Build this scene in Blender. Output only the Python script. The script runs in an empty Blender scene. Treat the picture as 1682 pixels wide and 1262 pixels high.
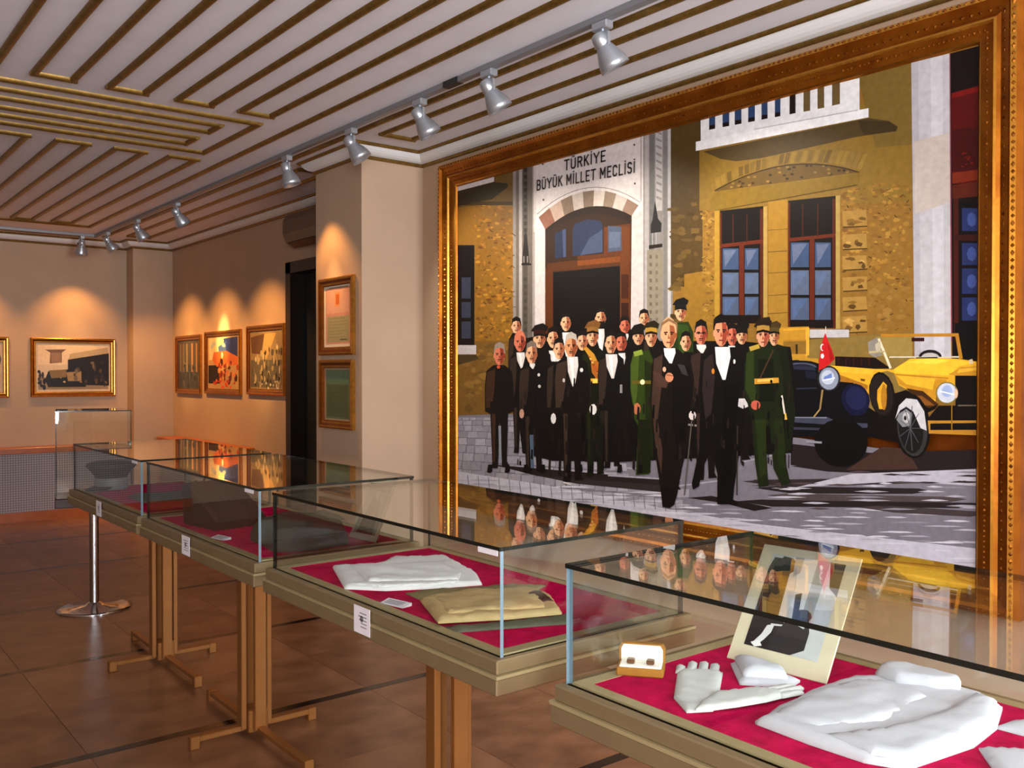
import bpy, bmesh, math, random
from mathutils import Vector, noise
random.seed(11)
sc = bpy.context.scene
PI = math.pi
# ------------------------------------------------------------------ camera, light, exposure
cd = bpy.data.cameras.new('camera'); cam = bpy.data.objects.new('camera', cd); sc.collection.objects.link(cam)
cam.location = (0, 0, 1.6)
cam.rotation_euler = Vector((0.6226, 0.7826, -0.0129)).to_track_quat('-Z', 'Y').to_euler()
cd.sensor_fit = 'HORIZONTAL'; cd.sensor_width = 36; cd.lens = 1515 * 36 / 1682
cd.clip_start = 0.02; cd.clip_end = 60
sc.camera = cam
sc.view_settings.view_transform = 'Standard'; sc.view_settings.look = 'None'
sc.view_settings.exposure = 0.7; sc.view_settings.gamma = 1.0
sc.view_settings.use_curve_mapping = False
w = bpy.data.worlds.new('world'); sc.world = w; w.use_nodes = True
w.node_tree.nodes['Background'].inputs[0].default_value = (0.55, 0.62, 0.75, 1)
w.node_tree.nodes['Background'].inputs[1].default_value = 0.3

def area(name, loc, target, sx, sy, energy, col):
    l = bpy.data.lights.new(name, 'AREA'); l.shape = 'RECTANGLE'; l.size = sx; l.size_y = sy; l.energy = energy; l.color = col
    o = bpy.data.objects.new(name, l); sc.collection.objects.link(o); o.location = loc
    o.rotation_euler = (Vector(target) - Vector(loc)).to_track_quat('-Z', 'Y').to_euler()
    return o
# daylight through the windows of the back wall, behind the photographer
area('daylight_window_light', (1.9, -2.50, 1.75), (1.9, 3, 2.5), 1.9, 1.9, 205, (0.92, 0.96, 1.0))
area('daylight_window_light', (-1.40, -2.50, 1.75), (-1.40, 3, 2.5), 1.3, 1.9, 160, (0.92, 0.96, 1.0))
# the photographer's flash, on top of the camera
fl = area('camera_flash', (0.0, -0.02, 1.70), (0.6226 * 5, 0.7826 * 5, 1.62), .07, .05, 4.6, (1.0, 0.98, 0.96))
WARM = (1.0, 0.47, 0.13)
def spot(loc, target, energy, ang, blend, col=WARM, r=0.02):
    l = bpy.data.lights.new('spot_beam', 'SPOT'); l.energy = energy; l.spot_size = math.radians(ang); l.spot_blend = blend
    l.color = col; l.shadow_soft_size = r
    o = bpy.data.objects.new('spot_beam', l); sc.collection.objects.link(o); o.location = loc
    o.rotation_euler = (Vector(target) - Vector(loc)).to_track_quat('-Z', 'Y').to_euler()
    return o

# ------------------------------------------------------------------ materials
def lin(h):
    if isinstance(h, str):
        c = [int(h[i:i+2], 16) / 255 for i in (0, 2, 4)]
    else: c = [x / 255 for x in h]
    return tuple((x / 12.92 if x <= .04045 else ((x + .055) / 1.055) ** 2.4) for x in c)
M = {}
def mat(name, col, rough=.6, metal=0.0, var=0.0, vscale=8.0, bump=0.0, bscale=60.0, spec=.5, col2=None, stretch=(1, 1, 1), sheen=0, emit=None, coat=0):
    m = bpy.data.materials.new(name); m.use_nodes = True; nt = m.node_tree; N = nt.nodes; Lk = nt.links
    b = N['Principled BSDF']; c = lin(col) if not (isinstance(col, tuple) and max(col) <= 1) else col
    b.inputs['Base Color'].default_value = (*c, 1); b.inputs['Roughness'].default_value = rough
    b.inputs['Metallic'].default_value = metal; b.inputs['Specular IOR Level'].default_value = spec
    if sheen: b.inputs['Sheen Weight'].default_value = sheen
    if coat: b.inputs['Coat Weight'].default_value = coat; b.inputs['Coat Roughness'].default_value = .08
    if emit: b.inputs['Emission Color'].default_value = (*emit[:3], 1); b.inputs['Emission Strength'].default_value = emit[3]
    if var or bump or col2:
        tc = N.new('ShaderNodeTexCoord'); mp = N.new('ShaderNodeMapping'); mp.inputs['Scale'].default_value = stretch
        Lk.new(tc.outputs['Object'], mp.inputs[0])
    if var or col2:
        n = N.new('ShaderNodeTexNoise'); n.inputs['Scale'].default_value = vscale; n.inputs['Detail'].default_value = 6
        Lk.new(mp.outputs[0], n.inputs['Vector'])
        r = N.new('ShaderNodeValToRGB'); r.color_ramp.elements[0].position = .32; r.color_ramp.elements[1].position = .68
        c2 = lin(col2) if col2 else tuple(x * (1 - var) for x in c)
        r.color_ramp.elements[0].color = (*c2, 1); r.color_ramp.elements[1].color = (*c, 1)
        Lk.new(n.outputs['Fac'], r.inputs[0]); Lk.new(r.outputs[0], b.inputs['Base Color'])
    if bump:
        n2 = N.new('ShaderNodeTexNoise'); n2.inputs['Scale'].default_value = bscale; n2.inputs['Detail'].default_value = 4
        Lk.new(mp.outputs[0], n2.inputs['Vector'])
        bp = N.new('ShaderNodeBump'); bp.inputs['Strength'].default_value = bump; bp.inputs['Distance'].default_value = .01
        Lk.new(n2.outputs['Fac'], bp.inputs['Height']); Lk.new(bp.outputs[0], b.inputs['Normal'])
    M[name] = m; return m
mat('plaster', 'b89c82', .85, var=.06, vscale=3, bump=.05, bscale=90)
mat('ceiling_paint', 'e2e2ea', .8, var=.05, vscale=5)
mat('cove_white', 'dcdad8', .7, var=.04, vscale=6)
mat('gilt_molding', '8f6f34', .4, .7, var=.35, vscale=30)
mat('marble_a', '8a6044', .3, var=.3, vscale=5, col2='66422b', stretch=(1, 1.4, 1))
mat('marble_b', '906648', .3, var=.3, vscale=4, col2='734b31', stretch=(1.3, 1, 1))
mat('marble_c', '7f573b', .3, var=.3, vscale=6, col2='5c3824')
mat('marble_dark', '1d120d', .2, var=.3, vscale=9)
mat('grout', '2b1a11', .8)
mat('frame_gold', 'b06a1c', .34, .85, var=.3, vscale=9, bump=.06, bscale=50, col2='8f4d10')
mat('frame_gold_bright', 'd79a3c', .26, .95, var=.25, vscale=40)
mat('frame_ornament', 'a8651d', .36, .85, var=.5, vscale=60, col2='5a2a08')
mat('small_frame_gold', 'd0923c', .27, .9, var=.35, vscale=30)
mat('small_frame_dark', '84420f', .3, .6, var=.3, vscale=20)
mat('bronze_paint', '8c7959', .42, .45, var=.1, vscale=14)
mat('bronze_edge', 'b5a67c', .4, .45, var=.1, vscale=14)
mat('copper_leg', '9c6836', .38, .55, var=.12, vscale=14)
mat('velvet', 'c8124e', .95, var=.4, vscale=26, bump=.25, bscale=140, spec=.0)
mat('white_cotton', 'c6c8d0', .8, var=.05, vscale=9, bump=.12, bscale=45, spec=.2)  # toned darker to offset the strong light in the nearest case
mat('ivory_cotton', 'cbcfcc', .85, var=.06, vscale=12, bump=.12, bscale=60, spec=.2)
mat('white_cotton_lit', 'e9ebec', .8, var=.05, vscale=9, bump=.12, bscale=45, spec=.2)  # same white cotton, lightened to make up for dimmer light in case two
mat('khaki_cloth', 'c2a878', .9, var=.2, vscale=14, bump=.2, bscale=70, spec=.15)
mat('olive_cloth', '857a56', .9, var=.2, vscale=14, bump=.2, bscale=70, spec=.15)
mat('grey_green_cloth', '5f5f50', .9, var=.2, vscale=14, bump=.2, bscale=70, spec=.15)
mat('dark_olive_cloth', '4e4a3c', .9, var=.25, vscale=10, bump=.2, bscale=50, spec=.15)
mat('leather_brown', '3a1d14', .5, var=.3, vscale=16, bump=.15, bscale=60)
mat('dark_felt', '1b1b1c', .7, var=.2, vscale=20)
mat('grey_felt', '777a7a', .6, var=.2, vscale=20)
mat('paper_white', 'dcd8e0', .7, var=.05, vscale=30)
mat('print_ink', '74707a', .7)
mat('photo_mount', 'd9d2b4', .6, var=.05, vscale=10)
mat('chrome', 'd0d0d4', .08, 1.0)
mat('silver_lamp', 'b4bac2', .34, .7, var=.06, vscale=20)
mat('lamp_dark', '2a2a2c', .5, .3)
mat('lamp_glow', 'ffffff', .5, emit=(1.0, .62, .28, 2))
mat('track_grey', '8a8c90', .4, .5)
mat('ac_plastic', '6d5a4c', .5, var=.06, vscale=6)
mat('ac_dark', '3a2a22', .5)
mat('door_dark', '1c100c', .35, var=.2, vscale=6)
mat('door_black', '060404', .6)
mat('wood_cap', 'b0581c', .3, var=.3, vscale=7, stretch=(1, 8, 1))
mat('grille_body', '6f6866', .6)
mat('leather_box', '9c6a1e', .4, var=.2, vscale=40)
mat('satin_white', 'ece8dc', .5, sheen=.2)
mat('cufflink_bronze', '6d4a30', .35, .5)
mat('window_white', 'd8d8d6', .5)
mat('glass_edge', '0b1210', .12, spec=.6)
mat('glass_edge_glint', '7f98a6', .1, .3)  # pale blue paints in the daylight glinting off the near edges
# perforated radiator grille: fine diamond openings
def grille_mat():
    m = bpy.data.materials.new('perforated_grille'); m.use_nodes = True; N = m.node_tree.nodes; L = m.node_tree.links; b = N['Principled BSDF']
    tc = N.new('ShaderNodeTexCoord'); mp = N.new('ShaderNodeMapping'); mp.inputs['Rotation'].default_value = (0, math.radians(45), 0)
    L.new(tc.outputs['Object'], mp.inputs[0])
    ck = N.new('ShaderNodeTexChecker'); ck.inputs['Scale'].default_value = 56
    ck.inputs[1].default_value = (*lin('a39a9c'), 1); ck.inputs[2].default_value = (*lin('746b6d'), 1)
    L.new(mp.outputs[0], ck.inputs['Vector']); L.new(ck.outputs[0], b.inputs['Base Color']); b.inputs['Roughness'].default_value = .6
    M['perforated_grille'] = m
grille_mat()
# clear sheet glass: fresnel reflection over a faintly green transparent body
def glass_mat():
    m = bpy.data.materials.new('sheet_glass'); m.use_nodes = True; N = m.node_tree.nodes; L = m.node_tree.links
    N.remove(N['Principled BSDF']); out = N['Material Output']
    geo = N.new('ShaderNodeNewGeometry'); ma = N.new('ShaderNodeMath'); ma.operation = 'MULTIPLY_ADD'
    ma.inputs[1].default_value = 1 / 1.5 - 1.5; ma.inputs[2].default_value = 1.5
    L.new(geo.outputs['Backfacing'], ma.inputs[0])
    fr = N.new('ShaderNodeFresnel'); L.new(ma.outputs[0], fr.inputs['IOR'])
    t = N.new('ShaderNodeBsdfTransparent'); t.inputs[0].default_value = (.965, .982, .972, 1)
    g = N.new('ShaderNodeBsdfGlossy'); g.inputs['Roughness'].default_value = .0; g.inputs[0].default_value = (.96, .97, .96, 1)
    mx = N.new('ShaderNodeMixShader'); L.new(fr.outputs[0], mx.inputs[0]); L.new(t.outputs[0], mx.inputs[1]); L.new(g.outputs[0], mx.inputs[2])
    L.new(mx.outputs[0], out.inputs[0]); M['sheet_glass'] = m
glass_mat()
# painted / printed colour: per-polygon pigment with a brushy variation
def pigment_mat(name, rough, spec, var, scale, gain=1.0):
    m = bpy.data.materials.new(name); m.use_nodes = True; N = m.node_tree.nodes; L = m.node_tree.links; b = N['Principled BSDF']
    a = N.new('ShaderNodeAttribute'); a.attribute_name = 'pigment'
    tc = N.new('ShaderNodeTexCoord'); n = N.new('ShaderNodeTexNoise'); n.inputs['Scale'].default_value = scale; n.inputs['Detail'].default_value = 5
    L.new(tc.outputs['Object'], n.inputs['Vector'])
    mr = N.new('ShaderNodeMapRange'); mr.inputs[1].default_value = .3; mr.inputs[2].default_value = .7; mr.inputs[3].default_value = gain * (1 - var); mr.inputs[4].default_value = gain * (1 + var)
    L.new(n.outputs['Fac'], mr.inputs[0])
    v = N.new('ShaderNodeVectorMath'); v.operation = 'SCALE'; L.new(a.outputs['Color'], v.inputs[0]); L.new(mr.outputs[0], v.inputs['Scale'])
    L.new(v.outputs[0], b.inputs['Base Color']); b.inputs['Roughness'].default_value = rough; b.inputs['Specular IOR Level'].default_value = spec
    M[name] = m
pigment_mat('oil_pigment', .5, .25, .10, 40, 1.15)
pigment_mat('print_pigment', .4, .3, .06, 40, 1.1)

# ------------------------------------------------------------------ mesh helpers
class MB:
    def __init__(s): s.v = []; s.f = []; s.m = []; s.sm = []
    def add(s, vs, fs, m=0, smooth=False):
        o = len(s.v); s.v += [tuple(x) for x in vs]
        for f in fs: s.f.append(tuple(i + o for i in f)); s.m.append(m); s.sm.append(smooth)
    def box(s, x0, x1, y0, y1, z0, z1, m=0):
        s.add([(x0, y0, z0), (x1, y0, z0), (x1, y1, z0), (x0, y1, z0), (x0, y0, z1), (x1, y0, z1), (x1, y1, z1), (x0, y1, z1)],
              [(0, 3, 2, 1), (4, 5, 6, 7), (0, 1, 5, 4), (1, 2, 6, 5), (2, 3, 7, 6), (3, 0, 4, 7)], m)
    def bbox(s, x0, x1, y0, y1, z0, z1, b=.004, m=0):
        # chamfered box (vertical and horizontal edges eased)
        def ring(z, i): return [(x0 + i, y0, z), (x1 - i, y0, z), (x1, y0 + i, z), (x1, y1 - i, z), (x1 - i, y1, z), (x0 + i, y1, z), (x0, y1 - i, z), (x0, y0 + i, z)]
        def ringi(z): 
            a, c, d, e = x0 + b, x1 - b, y0 + b, y1 - b
            return [(a + b * .4, d, z), (c - b * .4, d, z), (c, d + b * .4, z), (c, e - b * .4, z), (c - b * .4, e, z), (a + b * .4, e, z), (a, e - b * .4, z), (a, d + b * .4, z)]
        vs = ringi(z0) + ring(z0 + b, b) + ring(z1 - b, b) + ringi(z1)
        fs = [tuple(range(7, -1, -1)), tuple(range(24, 32))]
        for r in range(3):
            for i in range(8): j = (i + 1) % 8; fs.append((r * 8 + i, r * 8 + j, r * 8 + 8 + j, r * 8 + 8 + i))
        s.add(vs, fs, m)
    def lathe(s, prof, n=20, c=(0, 0, 0), axis=None, m=0, smooth=True, cap=True):
        # prof: (radius, height) along +Z, or along 'axis'
        if axis is None: q = None
        else: q = Vector((0, 0, 1)).rotation_difference(Vector(axis).normalized())
        vs = []
        for r, h in prof:
            for i in range(n):
                a = 2 * PI * i / n; p = Vector((r * math.cos(a), r * math.sin(a), h))
                if q: p = q @ p
                vs.append(p + Vector(c))
        fs = []
        for k in range(len(prof) - 1):
            for i in range(n): j = (i + 1) % n; fs.append((k * n + i, k * n + j, (k + 1) * n + j, (k + 1) * n + i))
        s.add(vs, fs, m, smooth)
        if cap:
            s.add(vs[:n], [tuple(range(n - 1, -1, -1))], m); s.add(vs[-n:], [tuple(range(n))], m)
    def tube(s, p, r, n=8, m=0):
        p = [Vector(x) for x in p]; vs = []
        for i, x in enumerate(p):
            d = (p[min(i + 1, len(p) - 1)] - p[max(i - 1, 0)]).normalized()
            u = d.orthogonal().normalized() if abs(d.z) > .9 else d.cross(Vector((0, 0, 1))).normalized(); v = d.cross(u)
            for k in range(n): a = 2 * PI * k / n; vs.append(x + (u * math.cos(a) + v * math.sin(a)) * r)
        fs = [(i * n + k, i * n + (k + 1) % n, (i + 1) * n + (k + 1) % n, (i + 1) * n + k) for i in range(len(p) - 1) for k in range(n)]
        s.add(vs, fs, m, True); s.add(vs[:n], [tuple(range(n - 1, -1, -1))], m); s.add(vs[-n:], [tuple(range(n))], m)
    def prism(s, poly, z0, z1, m=0):
        n = len(poly); s.add([(x, y, z0) for x, y in poly] + [(x, y, z1) for x, y in poly],
            [tuple(range(n - 1, -1, -1)), tuple(range(n, 2 * n))] + [(i, (i + 1) % n, n + (i + 1) % n, n + i) for i in range(n)], m)
    def mesh(s, name, mats):
        me = bpy.data.meshes.new(name); me.from_pydata(s.v, [], s.f)
        for k in (mats if isinstance(mats, (list, tuple)) else [mats]): me.materials.append(M[k])
        for p, mi, sm in zip(me.polygons, s.m, s.sm): p.material_index = mi; p.use_smooth = sm
        bm = bmesh.new(); bm.from_mesh(me); bmesh.ops.recalc_face_normals(bm, faces=bm.faces); bm.to_mesh(me); bm.free()
        return me
    def build(s, name, mats, parent=None, loc=(0, 0, 0), rot=None):
        return link(name, s.mesh(name, mats), parent, loc, rot)
def link(name, me, parent=None, loc=(0, 0, 0), rot=None):
    o = bpy.data.objects.new(name, me); sc.collection.objects.link(o); o.parent = parent; o.location = loc
    if rot: o.rotation_euler = rot
    return o
def tag(o, label=None, cat=None, group=None, kind=None):
    if label: o['label'] = label
    if cat: o['category'] = cat
    if group: o['group'] = group
    if kind: o['kind'] = kind
    return o
def thing(name, label, cat, loc=(0, 0, 0), rz=0, group=None):
    o = bpy.data.objects.new(name, None); o.empty_display_size = .05; sc.collection.objects.link(o); o.location = loc; o.rotation_euler = (0, 0, rz)
    return tag(o, label, cat, group)
def copy_tree(o, parent=None):
    c = o.copy(); sc.collection.objects.link(c); c.parent = parent
    for ch in list(o.children): copy_tree(ch, c)
    return c

# ------------------------------------------------------------------ the room
Xw, Xd, Yf, ZC = 3.50, 3.62, 11.18, 3.10        # painting wall, door wall, far wall, ceiling
XL, YB = -2.3, -2.62
def struct(name, mb, mats, parent=None, label=None):
    o = mb.build(name, mats, parent)
    if parent is None: o['kind'] = 'structure'
    if label: o['label'] = label
    return o
floor = MB(); floor.box(XL, 3.9, YB, 11.5, -.12, -.006); floor = struct('floor', floor, 'grout')
# marble paving: bands of large tiles between dark inlaid strips
tile_meshes = {}
def tile(x0, x1, y0, y1, name, m):
    k = (round(x1 - x0, 3), round(y1 - y0, 3), m)
    if k not in tile_meshes:
        b = MB(); hx, hy = (x1 - x0) / 2 - .0012, (y1 - y0) / 2 - .0012
        b.add([(-hx, -hy, 0), (hx, -hy, 0), (hx, hy, 0), (-hx, hy, 0), (-hx, -hy, -.006), (hx, -hy, -.006), (hx, hy, -.006), (-hx, hy, -.006)],
              [(0, 1, 2, 3), (4, 5, 1, 0), (5, 6, 2, 1), (6, 7, 3, 2), (7, 4, 0, 3)])
        tile_meshes[k] = b.mesh(name, m)
    return link(name, tile_meshes[k], floor, ((x0 + x1) / 2, (y0 + y1) / 2, 0))
y = 1.30 - 2 * 1.38
while y < 11.2:
    tile(XL, 3.62, y, y + .055, 'dark_strip', 'marble_dark')
    y0, ym, y1 = y + .055, y + .055 + .6625, y + 1.38
    for a, b_ in ((y0, ym), (ym, y1)):
        if a > 11.1: continue
        for i in range(9):
            x = XL + i * .66; x2 = min(x + .66, 3.62)
            if x2 - x > .05: tile(x, x2, a, min(b_, 11.2), 'floor_tile', random.choice(['marble_a', 'marble_a', 'marble_b', 'marble_c']))
    y += 1.38
def wallbox(name, x0, x1, y0, y1, z0=0, z1=3.12, m='plaster'):
    b = MB(); b.box(x0, x1, y0, y1, z0, z1); return struct(name, b, m)
wallbox('wall_right', Xw, 3.9, YB, 6.0, -.1)
# door wall with its opening (the far stretch of the right-hand wall)
DY0, DY1, DZ = 6.72, 7.80, 2.585
b = MB(); b.box(Xd, 3.9, DY1, 11.5, -.1, 3.12); b.box(Xd, 3.9, 6.0, DY1, DZ, 3.12); b.box(Xd, 3.9, 6.0, DY0, -.1, DZ)
struct('wall_door_side', b, 'plaster')
wallbox('wall_column', 3.02, 3.64, 5.39, 6.05, -.006)
wallbox('wall_corner_pier', 3.175, 3.62, 10.93, 11.2, -.006)
wallbox('wall_far', XL, 3.9, Yf, 11.5, -.1)
wallbox('wall_left', XL - .2, XL, YB, 11.5, -.1)
b = MB()
WX = [(-2.15, -.65), (.85, 2.95)]
xs = [XL - .2] + [v for p in WX for v in p] + [3.9]
for i in range(0, len(xs), 2): b.box(xs[i], xs[i + 1], YB - .2, YB, -.1, 3.12)
for p in WX: b.box(p[0], p[1], YB - .2, YB, -.1, .7); b.box(p[0], p[1], YB - .2, YB, 2.8, 3.12)
struct('wall_back', b, 'plaster')
for i, p in enumerate(WX):
    b = MB(); x0, x1 = p
    for a, c_ in ((x0, x0 + .06), (x1 - .06, x1), ((x0 + x1) / 2 - .03, (x0 + x1) / 2 + .03)): b.box(a, c_, YB - .1, YB - .02, .7, 2.8)
    for a, c_ in ((.7, .76), (2.74, 2.8), (1.9, 1.95)): b.box(x0, x1, YB - .1, YB - .02, a, c_)
    struct('window_%d' % (i + 1), b, 'window_white')
ceil = MB(); ceil.box(XL, 3.9, YB, 11.5, ZC, ZC + .1); ceil = struct('ceiling', ceil, 'ceiling_paint')
# gilt half-round battens
def halfround(L, w=.042, h=.022, n=6):
    pr = [(w / 2 * math.cos(PI * i / n), -h * math.sin(PI * i / n)) for i in range(n + 1)]
    b = MB(); vs = [(0, a, z) for a, z in pr] + [(L, a, z) for a, z in pr]; k = n + 1
    b.add(vs, [(i, i + 1, k + i + 1, k + i) for i in range(n)], 0, True); b.add(vs, [tuple(range(k)), tuple(range(2 * k - 1, k - 1, -1))])
    return b
bat_cache = {}
def batten(x0, y0, x1, y1, w=.04):
    L = round(math.hypot(x1 - x0, y1 - y0), 3); k = (L, w)
    if k not in bat_cache: bat_cache[k] = halfround(L, w).mesh('gilt_batten', 'gilt_molding')
    link('gilt_batten', bat_cache[k], ceil, (x0, y0, ZC), (0, 0, math.atan2(y1 - y0, x1 - x0)))
NEAR0 = -2.2
pairs = [(2.085 - .357 * k, 2.265 - .357 * k) for k in range(12)]
for a, c_ in pairs:
    if a < XL + .1: continue
    batten(a, NEAR0, a, 5.11); batten(c_, NEAR0, c_, 5.11); batten(a - .02, 5.11, c_ + .02, 5.11)
    a2, c2 = a + .05, c_ + .05
    batten(a2, 6.47, a2, 9.97); batten(c2, 6.47, c2, 9.97); batten(a2 - .02, 6.47, c2 + .02, 6.47); batten(a2 - .02, 9.97, c2 + .02, 9.97)
batten(XL, 5.31, 2.28, 5.31); batten(2.28, 5.29, 2.28, 6.25); batten(XL, 6.23, 2.28, 6.23)
for ya, yb, xe in ((5.49, 5.67, 2.11), (5.87, 6.05, 2.10)):
    batten(XL, ya, xe, ya); batten(xe, ya - .02, xe, yb + .02); batten(XL, yb, xe, yb)
batten(2.44, NEAR0, 2.52, 10.12); batten(XL, 10.12, 2.53, 10.12)                 # inner border
batten(2.83, NEAR0, 2.83, 10.80); batten(XL, 10.86, 2.62, 10.86)                  # line beyond the lamp track
for x in (2.98, 3.2): batten(x, NEAR0, x, 5.05)
batten(2.96, 5.05, 3.22, 5.05)
for x in (3.02, 3.24): batten(x, 6.30, x, 10.55)
batten(3.0, 10.55, 3.26, 10.55); batten(3.0, 6.30, 3.26, 6.30)
# cornice: white cove with a gilt bead below and above, swept round the walls
path = [(Xw, YB), (Xw, 5.39), (3.02, 5.39), (3.02, 6.05), (Xd, 6.05), (Xd, 10.93), (3.175, 10.93), (3.175, Yf), (XL, Yf)]
def sweep(path, prof, inset=0.0):
    # prof: (distance into the room, z); mitred at the corners; the room lies to the left of the path
    b = MB(); n = len(prof); vs = []
    dirs = [(Vector(path[i + 1]) - Vector(path[i])).normalized() for i in range(len(path) - 1)]
    for i, p in enumerate(path):
        d0 = dirs[max(i - 1, 0)]; d1 = dirs[min(i, len(dirs) - 1)]
        n0 = Vector((-d0.y, d0.x)); n1 = Vector((-d1.y, d1.x)); mt = (n0 + n1); mt = mt / max(1e-6, mt.dot(n0)) if (n0 + n1).length > 1e-4 else n0
        for o, z in prof: q = Vector(p) + mt * (o + inset); vs.append((q.x, q.y, z))
    fs = [(i * n + k, i * n + (k + 1) % n, (i + 1) * n + (k + 1) % n, (i + 1) * n + k) for i in range(len(path) - 1) for k in range(n)]
    b.add(vs, fs); b.add(vs[:n], [tuple(range(n))]); b.add(vs[-n:], [tuple(range(n))]); return b
cov = [(0, 3.03)] + [(.085 * math.sin(t) * .95, 3.10 - .07 * math.cos(t)) for t in [k * PI / 12 for k in range(1, 7)]] + [(0, 3.10)]
trim = struct('trim_1', sweep(path, cov), 'cove_white')
def beadprof(cx, cz, r): return [(cx + r * math.cos(a), cz + r * math.sin(a)) for a in [2 * PI * k / 8 for k in range(8)]]
sweep(path, beadprof(.006, 3.022, .013)).build('gilt_bead', 'gilt_molding', trim)
sweep(path, beadprof(.088, 3.093, .013)).build('gilt_bead', 'gilt_molding', trim)
# door: dark wood lining and architrave round a black leaf
b = MB()
b.box(Xd - .03, Xd + .16, DY1 - .10, DY1, 0, DZ); b.box(Xd - .03, Xd + .16, DY0, DY0 + .10, 0, DZ); b.box(Xd - .03, Xd + .16, DY0, DY1, DZ - .10, DZ)
door = struct('door_1', b, 'door_dark')
b = MB(); b.box(Xd + .10, Xd + .14, DY0 + .1, DY1 - .1, .01, DZ - .1); leaf = b.build('door_leaf', 'door_black', door)
for z0, z1 in ((.2, 1.0), (1.15, 2.35)):
    b = MB(); b.box(Xd + .092, Xd + .104, DY0 + .25, DY1 - .25, z0, z1); b.build('door_panel', 'door_black', leaf)

# ------------------------------------------------------------------ picture frames and flat art
def rails(root, w, h, prof, mats, name='frame_rail', bead=None, ymat=None):
    # four mitred rails; local x right, z up, -y out of the wall; prof = (inset from outer edge, projection, material index of next facet)
    for side in range(4):
        b = MB(); n = len(prof); vs = []
        for e in (0, 1):
            for d, p, mi in prof:
                if side == 0: x, z = (-w / 2 + d if e == 0 else w / 2 - d), -h / 2 + d
                elif side == 1: x, z = w / 2 - d, (-h / 2 + d if e == 0 else h / 2 - d)
                elif side == 2: x, z = (w / 2 - d if e == 0 else -w / 2 + d), h / 2 - d
                else: x, z = -w / 2 + d, (h / 2 - d if e == 0 else -h / 2 + d)
                vs.append((x, -p, z))
        for k in range(n - 1): b.add(vs, [(k, k + 1, n + k + 1, n + k)], prof[k][2])
        # back
        b.add(vs, [(0, n, 2 * n - 1, n - 1)], 0); b.add(vs, [tuple(range(n)), tuple(range(2 * n - 1, n - 1, -1))], 0)
        r = b.build(name, mats, root)
        if bead:
            bb = MB()
            for d, p, step, ra, rb in bead:
                L = (w if side in (0, 2) else h) - 2 * d; cnt = int(L / step)
                for i in range(cnt):
                    t = (i + .5) / cnt * L - L / 2; k = 1 if i % 2 else .72
                    if side == 0: c = (t, -h / 2 + d)
                    elif side == 2: c = (t, h / 2 - d)
                    elif side == 1: c = (w / 2 - d, t)
                    else: c = (-w / 2 + d, t)
                    al = ra * k; ac = rb
                    ex, ez = (al, ac) if side in (0, 2) else (ac, al)
                    q = [(c[0] - ex, -p, c[1]), (c[0], -p, c[1] - ez), (c[0] + ex, -p, c[1]), (c[0], -p, c[1] + ez), (c[0], -p - rb * .75, c[1])]
                    bb.add(q, [(0, 1, 4), (1, 2, 4), (2, 3, 4), (3, 0, 4)])
            ob = bb.build('ornament_row', ymat, r); ob['kind'] = 'stuff'
def flat_art(name, polys, parent, y, matname, step=4e-5):
    # polys: (linear rgb, [(x, z)...]) painted one over the other; each overlapping coat lies a hair above the last
    vs = []; fs = []; cl = []; boxes = []
    for c, pts in polys:
        xs = [p[0] for p in pts]; zs = [p[1] for p in pts]; bx = (min(xs), max(xs), min(zs), max(zs)); lay = 0
        for q, l in boxes:
            if l >= lay and q[0] < bx[1] and q[1] > bx[0] and q[2] < bx[3] and q[3] > bx[2]: lay = l + 1
        boxes.append((bx, lay)); o = len(vs)
        ar = sum(pts[i - 1][0] * pts[i][1] - pts[i][0] * pts[i - 1][1] for i in range(len(pts)))
        if ar < 0: pts = pts[::-1]
        vs += [(x, y - lay * step, z) for x, z in pts]; fs.append(tuple(range(o, o + len(pts)))); cl.append(c)
    me = bpy.data.meshes.new(name); me.from_pydata(vs, [], fs); me.materials.append(M[matname])
    at = me.color_attributes.new('pigment', 'FLOAT_COLOR', 'CORNER'); buf = []
    for p in me.polygons: buf += [*cl[p.index], 1.0] * p.loop_total
    at.data.foreach_set('color', buf)
    return link(name, me, parent)
GLYPH = {  # capital letters as strokes in a 1-high box
 'T': (.62, [[(0, 1), (.62, 1)], [(.31, 1), (.31, 0)]]), 'U': (.62, [[(.05, 1), (.05, .22), (.17, .03), (.45, .03), (.57, .22), (.57, 1)]]),
 'R': (.60, [[(.06, 0), (.06, 1), (.40, 1), (.54, .88), (.54, .64), (.40, .52), (.06, .52)], [(.34, .52), (.58, 0)]]),
 'K': (.60, [[(.06, 0), (.06, 1)], [(.56, 1), (.08, .46)], [(.22, .60), (.58, 0)]]), 'I': (.16, [[(.08, 0), (.08, 1)]]),
 'Y': (.64, [[(0, 1), (.32, .5), (.64, 1)], [(.32, .5), (.32, 0)]]), 'E': (.52, [[(.52, 1), (.06, 1), (.06, 0), (.52, 0)], [(.06, .52), (.44, .52)]]),
 'B': (.58, [[(.06, 0), (.06, 1), (.40, 1), (.52, .88), (.52, .66), (.40, .53), (.06, .53)], [(.40, .53), (.54, .40), (.54, .13), (.42, 0), (.06, 0)]]),
 'M': (.74, [[(.06, 0), (.06, 1), (.37, .35), (.68, 1), (.68, 0)]]), 'L': (.50, [[(.06, 1), (.06, 0), (.50, 0)]]),
 'C': (.58, [[(.54, .80), (.42, .98), (.18, .98), (.06, .82), (.06, .18), (.18, .02), (.42, .02), (.54, .20)]]),
 'S': (.54, [[(.50, .84), (.40, .98), (.16, .98), (.05, .86), (.05, .64), (.16, .53), (.38, .49), (.49, .38), (.49, .14), (.38, .02), (.14, .02), (.03, .16)]])}
DOTS = {'\u00dc': ('U', (.2, .42)), '\u0130': ('I', (.08,))}
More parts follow.
